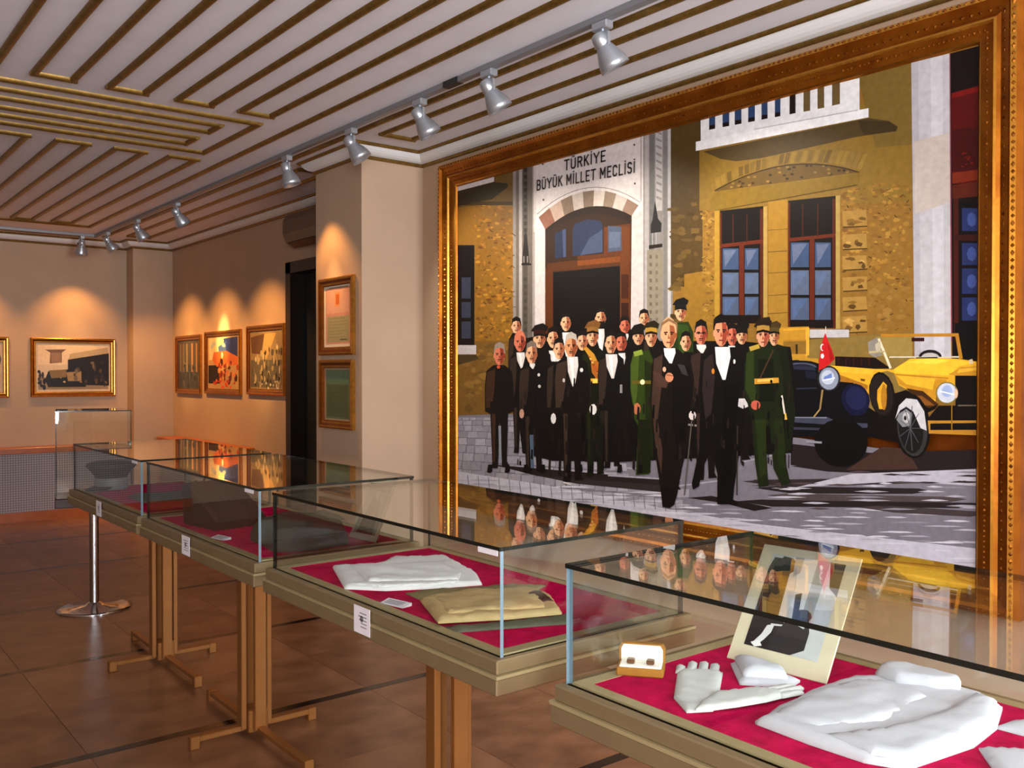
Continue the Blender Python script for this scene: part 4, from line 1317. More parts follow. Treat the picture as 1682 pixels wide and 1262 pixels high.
7a5a1e 2956 1366 9 -11 2 1 -9 11;
4d3510 2923 1027 14 -4 1 2 -15 4;
4d3510 2791 1038 6 -4 2 3 -7 3;
7a5a1e 2839 1272 10 11 -4 3 -9 -11;
5a3f12 2909 1496 7 3 -1 2 -7 -3;
4d3510 2970 1464 18 5 -1 3 -18 -5;
7a5a1e 2894 1111 7 1 -1 4 -7 -2;
5a3f12 3012 1396 8 10 -1 1 -9 -10;
7a5a1e 2946 1032 18 -6 1 3 -18 6;
6b4d18 2783 1366 12 6 -2 3 -12 -6;
7a5a1e 3000 1176 13 7 -2 4 -14 -7;
4d3510 3003 1362 11 -11 3 2 -11 12;
4d3510 2883 1006 13 1 0 2 -14 -1;
6b4d18 2902 942 18 -4 1 1 -19 5;
5a3f12 2976 1434 17 -10 2 2 -17 10;
5a3f12 2879 1366 6 -11 3 1 -6 11;
4d3510 3056 911 8 3 -1 2 -8 -3;
6b4d18 2920 1257 16 -4 0 4 -16 4;
5a3f12 2968 1097 10 -10 3 2 -11 10;
6b4d18 2836 1488 19 2 -1 3 -19 -3;
4d3510 2949 949 16 2 -1 3 -15 -2;
7a5a1e 2904 1202 8 7 -2 2 -8 -7;
4d3510 2941 1347 7 1 -1 2 -6 -1;
4d3510 2962 1224 13 -9 2 3 -13 8;
4d3510 2891 1108 17 9 -2 2 -17 -9;
7a5a1e 2881 1416 14 -9 2 3 -15 8;
6b4d18 2787 1180 17 -11 2 2 -18 11;
6b4d18 3057 967 15 -7 1 2 -16 7;
7a5a1e 2852 1191 7 0 0 2 -8 0;
4d3510 2792 1395 13 -5 1 4 -12 5;
5a3f12 2983 1278 11 -6 2 2 -11 7;
6b4d18 2984 1212 12 9 -3 4 -12 -10;
6b4d18 2857 1464 11 3 -2 2 -11 -2;
7a5a1e 2988 891 6 3 -3 4 -5 -4;
7a5a1e 2954 917 11 -2 0 2 -11 2;
6b4d18 3064 1151 11 -1 0 3 -11 1;
7a5a1e 3068 1438 6 7 -4 2 -6 -6;
6b4d18 2838 928 8 7 -1 2 -9 -6;
5a3f12 3039 1107 8 -3 1 4 -8 3;
4d3510 3004 1081 7 7 -1 1 -7 -6;
5a3f12 2898 1142 6 -11 2 1 -6 11;
5a3f12 2837 1080 14 -6 2 3 -15 6;
4d3510 2964 1402 12 7 -1 2 -13 -7;
5a3f12 2981 1223 8 -12 3 2 -9 11;
4d3510 3065 1383 5 -12 3 1 -5 11;
5a3f12 3023 1285 11 7 -1 2 -12 -8;
5a3f12 2788 1408 10 8 -2 2 -10 -8;
4d3510 3003 1072 13 -6 1 2 -13 6;
4d3510 2898 1163 9 5 -3 4 -9 -5;
5a3f12 2787 928 13 3 -1 2 -12 -3;
7a5a1e 3014 1306 8 -3 1 3 -8 4;
6b4d18 2919 1001 10 8 -2 2 -10 -8;
4d3510 2795 1432 8 -9 2 1 -8 9;
5a3f12 2796 1427 9 -11 2 2 -9 10;
5a3f12 3070 1018 15 -1 0 3 -15 0;
6b4d18 2777 1016 12 -4 1 3 -12 4;
7a5a1e 2791 1351 12 1 -1 4 -12 -1;
6b4d18 2947 1260 8 -9 2 2 -8 9;
5a3f12 2837 905 10 -13 2 2 -9 12;
5a3f12 2893 1209 17 -12 2 3 -16 12;
7a5a1e 2900 1240 15 7 -1 2 -15 -7;
4d3510 3053 1025 5 -8 3 1 -5 9;
6b4d18 2961 957 15 -5 1 2 -15 6;
6b4d18 2858 1448 17 -2 0 3 -18 2;
5a3f12 3031 1429 13 9 -2 3 -14 -8;
7a5a1e 2846 1274 12 -9 2 2 -13 9;
5a3f12 2933 1283 17 -3 0 4 -17 3;
5a3f12 2776 1155 19 1 -1 4 -19 -1;
7a5a1e 2970 1039 16 10 -2 2 -16 -10;
4d3510 2926 1137 14 8 -1 2 -14 -8;
7a5a1e 2822 1309 18 -3 0 4 -18 3;
5a3f12 2964 1388 11 8 -1 2 -11 -9;
4d3510 2070 1275 21 -16 2 2 -21 16;
6b4d18 2125 1190 20 -12 1 2 -20 11;
6b4d18 2082 1058 18 11 -3 3 -18 -11;
7a5a1e 2077 1398 14 0 -1 2 -14 0;
4d3510 2064 1351 9 -11 5 2 -9 11;
6b4d18 2122 1113 21 6 -1 3 -21 -7;
7a5a1e 2047 1007 11 4 -1 2 -11 -4;
7a5a1e 2126 1439 11 -4 1 3 -10 4;
4d3510 2107 1007 12 9 -3 2 -12 -9;
4d3510 2096 1007 21 -7 2 4 -21 7;
7a5a1e 2053 998 17 10 -3 3 -17 -11;
6b4d18 2086 1178 17 0 -1 4 -16 0;
6b4d18 2042 1226 10 -8 3 2 -10 8;
5a3f12 2103 1306 22 -3 0 5 -22 3;
6b4d18 2038 1280 25 10 -3 4 -25 -11;
7a5a1e 2080 1148 8 6 -4 4 -9 -6;
6b4d18 2108 1361 10 8 -3 2 -10 -8;
7a5a1e 2075 1025 17 13 -4 3 -17 -12;
4d3510 2082 1463 23 -15 2 2 -22 15;
4d3510 2073 1422 18 8 -3 3 -18 -8;
5a3f12 2048 1434 11 2 -1 4 -11 -1;
4d3510 2056 1478 8 11 -3 2 -8 -11;
5a3f12 2086 1197 14 -12 4 3 -14 12;
6b4d18 2110 1119 9 -1 0 4 -8 1;
4d3510 2090 1073 13 5 -2 5 -14 -5;
5a3f12 2041 1209 12 -7 2 1 -13 8;
5a3f12 2044 1233 10 10 -4 3 -11 -10;
5a3f12 2125 993 22 -4 1 3 -23 4;
7a5a1e 2039 1378 10 2 -1 3 -10 -2;
4d3510 2104 1440 11 1 -1 4 -11 -2;
dcdcde 2021 1960 114 0 716 -17 1 -136 -830 23;
32496e 2073 1960 36 0 0 -71 -36 2;
22141a 2073 1911 36 -2 0 -20 -36 2;
32496e 2152 1960 39 0 0 -75 -38 2;
22141a 2152 1907 39 -3 0 -19 -38 2;
32496e 2222 1960 38 0 1 -79 -38 2;
22141a 2223 1903 38 -3 0 -19 -38 2;
32496e 2298 1960 37 0 0 -83 -37 2;
22141a 2298 1898 37 -2 0 -19 -37 2;
32496e 2371 1960 32 0 1 -86 -33 1;
22141a 2371 1894 33 -2 0 -18 -33 1;
32496e 2442 1960 29 0 0 -90 -29 1;
22141a 2442 1890 29 -1 0 -19 -29 1;
2a1a18 2518 1960 30 0 1 -94 -31 1;
6d5a33 2588 1960 33 0 0 -99 -33 2;
6d5a33 2656 1960 32 0 1 -102 -32 2;
6d5a33 2726 1960 36 0 1 -103 -37 1;
e2e2e4 1992 1850 900 -39 0 -37 -900 32;
a9a9ae 2332 1839 512 -27 -1 4 -512 26;
574628 2037 1795 855 -24 89 -31 36 -29 -5 -18 -168 12 -479 -2 -135 11 -88 27;
46391f 2844 1772 137 -34 36 -29 -10 -15 -136 13;
93772f 2107 1654 26 6 10 -47 -25 -7;
93772f 2142 1662 26 6 7 -46 -24 -6;
6f5825 2177 1670 26 5 5 -45 -25 -6;
8a6f30 2211 1677 26 4 3 -45 -24 -5;
6f5825 2245 1683 25 3 1 -44 -23 -4;
6f5825 2279 1688 24 3 0 -44 -24 -4;
7d642a 2312 1692 24 3 -3 -44 -23 -3;
6f5825 2344 1695 25 2 -5 -44 -23 -2;
7d642a 2377 1698 24 1 -7 -44 -22 -1;
8a6f30 2409 1700 23 1 -8 -44 -22 -1;
8a6f30 2440 1701 24 0 -10 -44 -22 0;
6f5825 2471 1701 23 0 -11 -45 -22 1;
6f5825 2502 1701 23 -1 -13 -45 -22 1;
93772f 2533 1699 22 -1 -15 -45 -21 1;
7d642a 2563 1697 22 -2 -16 -46 -22 3;
93772f 2592 1695 22 -3 -18 -46 -20 3;
7d642a 2622 1691 22 -3 -20 -47 -21 4;
93772f 2651 1687 21 -3 -21 -48 -20 4;
7d642a 2680 1682 21 -4 -23 -49 -20 5;
6f5825 2708 1677 21 -5 -24 -50 -20 6;
8a6f30 2736 1671 21 -5 -25 -51 -20 6;
93772f 2764 1664 20 -5 -26 -53 -20 7;
93772f 2791 1657 21 -6 -28 -54 -20 7;
8a6f30 2818 1649 21 -7 -29 -54 -20 7;
8a6f30 2845 1640 20 -7 -30 -56 -19 8;
93772f 2872 1631 20 -7 -32 -58 -19 8;
6b5324 2111 1593 7 7 83 23 80 16 79 10 76 4 74 -2 71 -8 70 -13 68 -18 67 -23 64 -28 -5 -2;
49381a 2318 1604 16 -3 0 -9 -16 2;
49381a 2411 1591 16 -3 0 -9 -16 3;
917434 2501 1644 16 -3 0 -9 -16 3;
49381a 2692 1617 14 -2 0 -9 -14 3;
3f3015 2462 1627 16 -2 0 -9 -16 2;
8a6d30 2327 1631 17 -2 0 -10 -17 3;
49381a 2262 1612 17 -3 0 -9 -17 2;
8a6d30 2640 1598 15 -3 0 -8 -15 2;
49381a 2252 1598 17 -2 0 -10 -17 3;
49381a 2486 1611 16 -2 0 -9 -16 2;
49381a 2620 1629 14 -2 1 -9 -15 3;
3f3015 2535 1638 15 -3 0 -9 -15 3;
917434 2197 1605 17 -3 1 -9 -18 2;
3f3015 2712 1579 15 -3 0 -9 -15 3;
3f3015 2510 1634 16 -2 0 -9 -16 2;
3f3015 2753 1586 14 -2 0 -9 -14 3;
3f3015 2411 1625 17 -3 0 -9 -16 2;
917434 2298 1598 17 -3 0 -9 -17 2;
917434 2707 1582 14 -2 0 -9 -14 3;
49381a 2243 1623 18 -3 0 -9 -18 3;
917434 2399 1598 16 -2 0 -10 -16 3;
8a6d30 2238 1605 17 -2 0 -10 -17 3;
3f3015 2777 1583 14 -3 0 -8 -14 2;
917434 2461 1628 16 -3 0 -9 -16 3;
3f3015 2500 1594 15 -3 0 -9 -15 3;
3f3015 2599 1633 15 -3 0 -8 -15 2;
917434 2680 1620 14 -2 0 -9 -14 2;
8a6d30 2791 1573 14 -2 0 -9 -14 2;
8a6d30 2705 1600 14 -3 0 -9 -14 3;
49381a 2574 1588 15 -3 0 -9 -15 3;
8a6d30 2206 1621 17 -3 0 -9 -17 3;
8a6d30 2455 1649 16 -3 0 -9 -16 3;
8a6d30 2294 1635 16 -3 0 -9 -16 3;
3f3015 2525 1610 15 -3 0 -9 -15 3;
3d2e14 2109 1594 84 23 -3 5 -85 -23;
3d2e14 2193 1617 82 16 -3 5 -82 -16;
3d2e14 2275 1633 80 10 -2 5 -80 -10;
3d2e14 2355 1643 77 4 -2 5 -77 -4;
3d2e14 2432 1647 75 -2 -1 5 -75 2;
3d2e14 2507 1645 73 -8 -1 5 -73 8;
3d2e14 2580 1637 71 -13 0 5 -71 13;
3d2e14 2650 1624 70 -18 0 5 -69 18;
3d2e14 2719 1606 68 -23 1 5 -68 23;
3d2e14 2787 1583 65 -27 2 4 -66 28;
84691f 2071 1550 40 40 739 -37 0 -42 -743 -9;
5d4a1c 2108 1500 737 5 0 4 -738 -5;
150d0c 2140 1498 243 -12 2 -527 -243 10;
5a2412 2140 1489 2 -520 10 0 -2 519;
5a2412 2365 1475 2 -515 16 -1 -2 514;
6a2c14 2141 1324 243 -4 -2 17 -243 4;
4a1e10 2211 1471 1 -129 7 -1 -1 129;
4a1e10 2290 1461 0 -128 7 0 -1 127;
672a14 2251 1338 1 -374 28 -1 -2 372;
435676 2155 1320 92 -10 1 -97 -93 8;
66708a 2162 1311 75 -5 -68 -75;
435676 2282 1307 75 -8 0 -96 -75 7;
66708a 2288 1298 59 -4 -51 -74;
5c6880 2155 1207 93 -8 0 -98 -93 6;
5f6e8c 2162 1198 76 -4 -68 -76;
5c6880 2282 1196 76 -7 0 -95 -76 5;
5f6e8c 2289 1187 59 -2 -52 -76;
525e78 2155 1093 93 -6 1 -97 -93 4;
54688c 2163 1084 75 -2 -68 -77;
525e78 2283 1085 75 -5 0 -95 -75 3;
54688c 2289 1076 59 -1 -52 -76;
1a100e 2152 1008 220 -10 0 -36 -220 9;
150d0c 2513 1491 232 -13 3 -554 -232 8;
5a2412 2513 1483 3 -551 9 0 -2 550;
5a2412 2730 1467 2 -543 14 0 -2 541;
6a2c14 2515 1311 232 -5 -2 15 -232 6;
4a1e10 2582 1466 1 -139 6 -1 -1 139;
4a1e10 2657 1455 0 -137 6 0 0 136;
672a14 2621 1323 2 -395 23 -1 -1 393;
435676 2527 1307 91 -10 0 -106 -91 8;
66708a 2533 1299 76 -6 -70 -84;
435676 2648 1294 75 -9 1 -103 -76 6;
66708a 2654 1285 61 -4 -55 -83;
5c6880 2527 1186 91 -8 1 -106 -91 6;
5f6e8c 2533 1177 77 -3 -70 -86;
5c6880 2648 1175 76 -6 0 -104 -75 5;
5f6e8c 2654 1167 61 -3 -55 -85;
525e78 2528 1065 91 -6 1 -106 -92 3;
54688c 2534 1056 76 -2 -69 -88;
525e78 2649 1057 75 -5 1 -104 -76 3;
54688c 2655 1049 61 -1 -55 -87;
1a100e 2525 969 211 -9 0 -33 -211 8;
ab8f4c 2383 1483 22 0 3 -549 -23 1;
ab9250 2745 1478 20 -1 3 -557 -20 1;
a07a27 2409 1501 101 -4 3 -567 -102 4;
6d5220 2409 1373 102 -7 0 3 -102 7;
6d5220 2410 1275 101 -5 0 4 -102 5;
6d5220 2410 1181 102 -4 0 4 -102 3;
6d5220 2411 1081 101 -2 0 4 -102 1;
6d5220 2411 999 102 1 -1 3 -101 0;
a9842d 2107 1502 29 -1 2 -557 -29 1;
a4813c 2776 1410 107 -9 6 -65 -109 9;
74551f 2884 1358 -29 5 -7 9 16 3 18 -7;
866425 2824 1372 14 -10 -12 -6 -21 -2 -11 13 9 6;
866425 2809 1344 -11 6 2 11 14 -3;
866425 2820 1361 24 3 26 -12 -33 -4;
74551f 2803 1355 16 4 16 -9 -8 -7 -19 3;
4f3a16 2780 1340 109 -9 0 5 -110 9;
a4813c 2777 1312 107 -7 5 -60 -109 7;
74551f 2864 1256 -20 2 -12 8 18 8 17 -8;
c09a52 2817 1273 -15 -4 -10 7 4 5 15 0;
74551f 2851 1274 -5 -13 -15 5 2 15 12 4;
5f4418 2820 1261 -13 -8 -19 2 -10 10 7 9 21 -5;
5f4418 2863 1254 -21 3 -6 13 14 4 19 -8;
4f3a16 2780 1247 110 -7 -1 5 -109 7;
a4813c 2777 1222 107 -6 6 -54 -110 4;
c09a52 2862 1200 11 -4 6 -6 -9 -5 -11 3 -6 7;
5f4418 2882 1169 -8 -8 -11 8 3 12 7 4 7 -6;
5f4418 2854 1183 -7 8 18 2 12 -9;
74551f 2830 1211 8 -9 -18 -3 -14 6 3 12;
74551f 2819 1205 -20 -1 -11 8 19 3 16 -6;
4f3a16 2781 1161 109 -4 0 5 -110 4;
a4813c 2778 1134 107 -4 5 -54 -109 2;
866425 2821 1106 -4 11 20 -1 10 -13;
5f4418 2873 1084 -23 -1 -2 12 18 3;
74551f 2815 1098 2 11 9 4 7 -11 -7 -9;
866425 2838 1112 8 11 22 -9 -11 -12;
866425 2850 1124 26 -5 1 -11 -20 -1 -12 8;
4f3a16 2781 1073 110 -2 -1 5 -109 2;
a4813c 2778 1051 107 -2 6 -54 -110 0;
74551f 2806 1009 1 9 15 -2 -6 -10;
74551f 2800 1011 24 3 15 -9 -23 -4;
866425 2800 1029 25 6 22 -7 -19 -8;
5f4418 2841 1008 -12 -7 -15 2 -9 10 12 8 17 -3;
5f4418 2839 1007 -9 -8 -12 2 -10 8 8 6 15 0;
4f3a16 2782 990 109 0 0 5 -110 0;
a4813c 2779 970 107 0 5 -64 -109 -1;
5f4418 2855 936 7 -12 -12 -12 -13 11 5 12;
c09a52 2808 964 28 -14 -29 -11 -25 14;
c09a52 2814 927 -2 11 4 12 11 -10 -3 -12;
74551f 2813 910 -25 8 13 17 25 -10;
5f4418 2862 956 23 -4 -3 -8 -25 2;
4f3a16 2782 900 109 1 0 5 -109 -1;
b9b3b0 2459 929 348 -13 0 -30 -348 11;
665024 2459 897 348 -11 55 -24 -333 -2;
8a7238 2529 876 552 21 2 -343 -553 -22;
9b8444 2929 883 153 2 0 -82 -153 2;
b8b5ba 3071 1947 152 -4 12 -1177 -143 1;
aeaab0 3071 1947 29 -1 17 -1179 -25 0;
c2c0c5 3148 1945 47 -4 14 -1175 -40 1;
bdb2aa 3085 1638 138 7 6 -263 -140 -26;
8a4a58 3221 1944 13 -1086 5 -1 -14 1085;
1d1012 3225 1942 105 -1 0 -1175 -90 0;
5a0f0c 3229 1792 101 4 0 -362 -95 16;
7a1411 3233 1791 97 2 0 -19 -97 -2;
481010 3234 1654 96 -10 0 -155 -95 6;
2a0b0a 3280 1506 -4 4 2 4 5 -1 1 -6;
2a0b0a 3296 1516 2 5 12 -1 6 -5 -1 -6 -12 2;
6d1a12 3314 1513 -5 -3 -9 4 2 5 10 0;
6d1a12 3285 1518 8 -5 -7 -3 -7 5;
6d1a12 3300 1534 -4 2 -1 7 5 4 4 -8;
2a0b0a 3328 1512 2 0 0 -5 -1 0 -7 4;
3d0f0c 3269 1544 -4 4 3 5 4 -2 2 -4 0 -3;
6d1a12 3290 1529 1 5 5 4 4 -6 -3 -5;
3d0f0c 3306 1550 3 -4 -4 -3 -7 2 -6 4 5 1;
6d1a12 3270 1561 10 0 10 -7 -6 -3 -10 0 -5 6;
3d0f0c 3284 1526 7 -4 -1 -4 -14 3 -3 5;
2a0b0a 3318 1529 1 -4 -2 -3 -4 2 0 4 1 3;
3d0f0c 3279 1546 -2 7 6 1 5 -2 1 -8 -6 -2;
6d1a12 3285 1545 5 -1 3 -6 -4 -2 -6 2 -3 4;
6d1a12 3267 1508 2 5 9 -2 3 -3 0 -3 -8 0;
7a2c10 3235 1491 95 -5 0 -36 -95 0;
5d2412 3235 1445 95 -3 0 -53 -94 4;
120c10 3245 1380 85 -1 0 -613 -81 0;
4a1a0e 3240 1392 19 0 3 -535 -16 0;
2b3766 3272 1354 58 -9 0 -84 -57 7;
44568f 3326 1304 -5 -19 -12 -6 -13 10 -5 19 5 19 12 6 13 -10;
2b3766 3273 1223 57 -7 0 -80 -56 5;
44568f 3327 1177 -5 -19 -12 -7 -13 10 -6 19 6 19 12 6 13 -9;
2b3766 3274 1128 56 -5 0 -94 -56 4;
44568f 3328 1076 -5 -18 -13 -7 -13 8 -5 20 5 19 13 6 12 -9;
2b3766 3274 1019 56 -3 0 -85 -55 2;
44568f 3328 973 -5 -18 -12 -8 -13 9 -5 19 5 19 12 7 13 -8;
3d160e 3246 1257 84 -9 0 -23 -84 10;
0c0a10 3248 925 82 -3 0 -179 -81 0;
7c7882 0 0 0 457 612 33 1949 -36 769 -42 0 -412;
938f99 0 443 47 2 -11 -16 -36 -2;
a19da8 56 445 75 3 -11 -16 -64 -3;
a19da8 140 448 58 3 0 -15 -58 -3;
8e8a94 207 451 66 3 7 -15 -73 -3;
9e9aa5 282 454 66 2 7 -14 -73 -3;
a19da8 357 456 74 4 11 -14 -85 -4;
a6a2ad 439 460 65 3 -5 -15 -60 -3;
9a96a0 513 462 66 3 -1 -14 -65 -3;
a6a2ad 587 465 86 4 12 -14 -98 -4;
9a96a0 681 469 69 3 3 -14 -72 -3;
98949e 758 472 60 3 -5 -14 -55 -3;
938f99 826 475 71 3 -8 -14 -63 -3;
9e9aa5 904 478 55 2 6 -13 -61 -3;
a19da8 967 480 66 3 6 -13 -72 -3;
a6a2ad 1040 483 48 2 -7 -13 -41 -2;
a19da8 1095 485 51 2 -10 -13 -41 -2;
9e9aa5 1153 487 60 3 8 -13 -68 -3;
9a96a0 1220 490 49 2 -1 -13 -48 -2;
a19da8 1276 492 57 3 -5 -13 -52 -3;
9a96a0 1340 495 46 2 -6 -13 -40 -2;
8e8a94 1392 497 66 3 -5 -13 -61 -3;
9a96a0 1464 499 43 2 0 -12 -43 -2;
9e9aa5 0 423 54 2 -9 -27 -45 -2;
a19da8 64 424 91 4 -2 -26 -89 -4;
8e8a94 165 428 103 5 -13 -27 -90 -4;
9a96a0 277 432 90 4 3 -25 -93 -5;
a19da8 376 435 67 3 8 -24 -75 -4;
98949e 452 438 97 4 -4 -25 -93 -4;
9e9aa5 557 442 61 3 -5 -25 -56 -3;
938f99 626 444 84 4 1 -24 -85 -5;
a19da8 718 447 80 4 5 -24 -85 -4;
8e8a94 806 450 68 4 -11 -25 -57 -3;
a6a2ad 881 453 83 4 -9 -24 -74 -4;
9a96a0 972 456 74 4 1 -23 -75 -4;
9e9aa5 1053 459 54 3 2 -23 -56 -3;
9a96a0 1114 461 56 3 8 -22 -64 -4;
8e8a94 1177 463 57 3 3 -22 -60 -3;
9a96a0 1241 466 45 2 -7 -23 -38 -2;
938f99 1292 467 59 3 4 -22 -63 -3;
a19da8 1357 470 64 3 3 -22 -66 -3;
8e8a94 1427 472 58 3 -4 -22 -54 -3;
8e8a94 0 391 65 3 -3 -33 -62 -4;
a19da8 74 393 80 4 -5 -33 -75 -4;
98949e 163 396 101 5 10 -32 -111 -6;
8e8a94 273 399 65 4 1 -32 -66 -4;
98949e 346 402 97 4 -5 -31 -92 -5;
a19da8 451 405 77 4 -7 -31 -70 -4;
a19da8 536 408 94 5 2 -31 -96 -5;
938f99 638 411 65 4 -2 -31 -63 -3;
9e9aa5 711 414 64 3 -8 -30 -56 -4;
938f99 783 416 92 5 -5 -30 -87 -5;
9a96a0 882 419 84 4 3 -28 -87 -5;
9e9aa5 973 422 89 5 -7 -29 -82 -5;
a6a2ad 1069 425 60 3 4 -28 -64 -3;
98949e 1136 427 81 5 9 -28 -90 -5;
8e8a94 1224 430 79 5 -5 -28 -74 -4;
938f99 1310 433 68 4 2 -27 -70 -4;
8e8a94 1385 436 70 3 2 -26 -72 -4;
a19da8 1461 438 55 3 6 -26 -61 -4;
98949e 0 354 17 1 8 -38 -25 -1;
8e8a94 26 353 79 4 13 -36 -92 -6;
9e9aa5 115 356 97 5 10 -36 -107 -7;
938f99 221 359 94 5 -2 -36 -92 -6;
9a96a0 324 362 78 5 -10 -37 -68 -4;
8e8a94 411 365 74 4 9 -35 -83 -5;
8e8a94 493 368 74 4 4 -35 -78 -5;
98949e 576 370 77 5 2 -35 -79 -5;
a6a2ad 661 373 80 4 1 -34 -81 -5;
938f99 749 376 70 4 6 -34 -76 -5;
98949e 826 378 101 6 8 -33 -109 -7;
9a96a0 934 381 59 4 10 -33 -69 -4;
9e9aa5 1000 383 94 6 -1 -33 -93 -6;
a6a2ad 1101 387 65 3 9 -31 -74 -5;
9a96a0 1173 389 54 3 -2 -32 -52 -3;
a6a2ad 1234 391 56 3 7 -31 -63 -4;
9a96a0 1296 393 73 4 1 -31 -74 -5;
8e8a94 1376 395 70 4 2 -30 -72 -5;
8e8a94 1453 398 59 3 -1 -30 -58 -4;
a6a2ad 0 309 3 -39 -3 0;
a6a2ad 9 309 87 6 7 -41 -94 -7;
8e8a94 106 312 78 5 7 -40 -85 -6;
a6a2ad 193 315 104 6 4 -40 -108 -7;
938f99 306 318 115 7 -8 -40 -107 -7;
9e9aa5 430 322 92 6 1 -39 -93 -6;
938f99 530 325 92 6 -5 -39 -87 -6;
9a96a0 630 328 85 6 -8 -39 -77 -5;
8e8a94 723 331 85 5 -1 -37 -84 -6;
98949e 816 334 78 5 -2 -37 -76 -6;
938f99 902 337 71 4 -5 -37 -66 -4;
a6a2ad 980 339 78 5 6 -36 -84 -6;
9e9aa5 1065 342 97 6 -4 -36 -93 -7;
98949e 1169 345 63 4 -4 -36 -59 -4;
a6a2ad 1238 347 86 5 -8 -35 -77 -5;
a6a2ad 1331 350 61 4 0 -35 -61 -4;
9e9aa5 1399 352 79 5 -2 -34 -77 -6;
8e8a94 1484 354 58 4 -4 -34 -54 -3;
9a96a0 0 263 91 6 -11 -46 -80 -6;
98949e 101 265 82 6 -6 -45 -77 -6;
9e9aa5 192 268 124 8 -3 -44 -121 -8;
a6a2ad 325 272 118 8 1 -43 -119 -9;
8e8a94 452 276 73 5 4 -42 -78 -6;
8e8a94 533 278 90 6 -7 -42 -83 -6;
98949e 631 281 68 5 2 -41 -70 -6;
9e9aa5 707 283 115 8 -5 -41 -110 -8;
938f99 829 287 94 7 -6 -41 -88 -6;
a6a2ad 930 290 67 5 -1 -40 -66 -5;
98949e 1004 292 100 7 -4 -39 -96 -7;
98949e 1111 296 67 4 3 -38 -70 -5;
9a96a0 1185 298 76 5 -4 -38 -72 -6;
9e9aa5 1268 300 70 6 -7 -39 -63 -5;
8e8a94 1345 303 87 6 3 -37 -90 -7;
98949e 1438 305 78 6 -9 -37 -69 -5;
9e9aa5 0 213 53 4 -3 -48 -50 -4;
a19da8 63 214 112 8 -7 -48 -105 -9;
98949e 184 217 99 8 6 -47 -105 -8;
8e8a94 292 220 121 9 6 -45 -127 -10;
a19da8 422 224 87 7 0 -45 -87 -7;
98949e 518 227 122 9 -6 -44 -116 -10;
9a96a0 649 231 73 6 8 -43 -81 -7;
9e9aa5 730 234 119 9 -5 -44 -114 -9;
a6a2ad 856 238 109 8 0 -42 -109 -9;
8e8a94 973 241 109 9 -8 -43 -101 -8;
938f99 1090 245 107 8 5 -40 -112 -10;
98949e 1204 248 74 6 -5 -41 -69 -6;
a6a2ad 1285 251 91 7 -9 -41 -82 -7;
9e9aa5 1383 254 72 5 -5 -39 -67 -6;
a19da8 1461 256 67 5 6 -38 -72 -6;
98949e 0 161 44 4 -12 -52 -32 -3;
938f99 53 160 89 7 7 -50 -96 -8;
938f99 151 163 100 8 -4 -50 -96 -8;
8e8a94 260 166 83 7 -8 -50 -75 -6;
8e8a94 352 169 98 8 -5 -49 -93 -8;
98949e 459 172 131 11 4 -47 -135 -12;
a19da8 598 177 109 9 -10 -48 -99 -9;
938f99 715 180 127 11 -1 -46 -126 -11;
a19da8 850 184 98 9 -2 -45 -96 -9;
9e9aa5 955 188 101 8 0 -44 -101 -9;
a6a2ad 1064 191 85 7 -6 -44 -79 -7;
a6a2ad 1156 194 103 9 -7 -44 -96 -9;
9e9aa5 1266 197 83 8 4 -42 -87 -9;
a19da8 1356 200 103 9 4 -41 -107 -10;
8e8a94 1465 203 82 8 2 -41 -84 -8;
a6a2ad 0 105 43 3 10 -52 -53 -5;
9a96a0 53 104 96 8 1 -53 -97 -9;
938f99 158 107 141 12 -5 -52 -136 -13;
8e8a94 308 112 92 8 -10 -52 -82 -8;
9a96a0 409 115 114 10 0 -50 -114 -11;
9a96a0 531 119 122 11 -5 -50 -117 -11;
9a96a0 661 123 111 10 -3 -49 -108 -10;
8e8a94 780 127 82 7 -2 -48 -80 -8;
9a96a0 870 129 94 9 -8 -47 -86 -9;
a19da8 971 133 87 8 -8 -47 -78 -8;
a19da8 1066 136 102 9 -6 -46 -96 -10;
a19da8 1175 139 112 11 2 -45 -114 -11;
938f99 1294 143 71 7 0 -44 -71 -8;
9e9aa5 1372 145 89 9 -2 -43 -87 -10;
a6a2ad 1467 148 73 8 2 -43 -75 -8;
938f99 1546 151 85 8 7 -41 -92 -10;
98949e 1637 154 90 9 2 -42 -92 -9;
8e8a94 1732 157 66 7 -7 -42 -59 -7;
8e8a94 1804 159 61 7 5 -41 -66 -7;
9a96a0 1871 161 85 9 -3 -40 -82 -9;
9e9aa5 0 0 0 44 116 10 -8 -54;
a6a2ad 125 0 0 47 141 13 8 -53 -70 -7;
9a96a0 275 0 0 52 144 14 -8 -54 -117 -12;
9e9aa5 427 57 149 15 -1 -52 -148 -16;
a6a2ad 584 62 127 13 -3 -51 -124 -14;
a19da8 719 67 118 11 -7 -50 -111 -12;
98949e 844 71 79 8 -3 -50 -76 -8;
9a96a0 930 74 81 8 -3 -49 -78 -9;
9e9aa5 1019 77 122 12 -3 -48 -119 -13;
938f99 1148 81 74 8 -1 -48 -73 -8;
9a96a0 1229 84 111 11 7 -45 -118 -14;
98949e 1347 87 78 9 -7 -47 -71 -8;
a6a2ad 1431 90 96 11 8 -44 -104 -12;
938f99 1533 94 81 8 -1 -44 -80 -9;
98949e 1620 96 104 12 0 -44 -104 -12;
9e9aa5 1730 100 99 11 2 -42 -101 -12;
9a96a0 1835 104 79 8 -1 -42 -78 -9;
98949e 265 0 8 1 0 -1;
9a96a0 363 0 67 7 -1 -7;
a6a2ad 467 0 96 10 1 -10;
98949e 571 0 0 2 143 15 0 -17;
98949e 722 0 0 7 122 13 -4 -20;
a6a2ad 852 0 0 11 125 14 1 -25;
a19da8 985 0 0 16 127 14 5 -30;
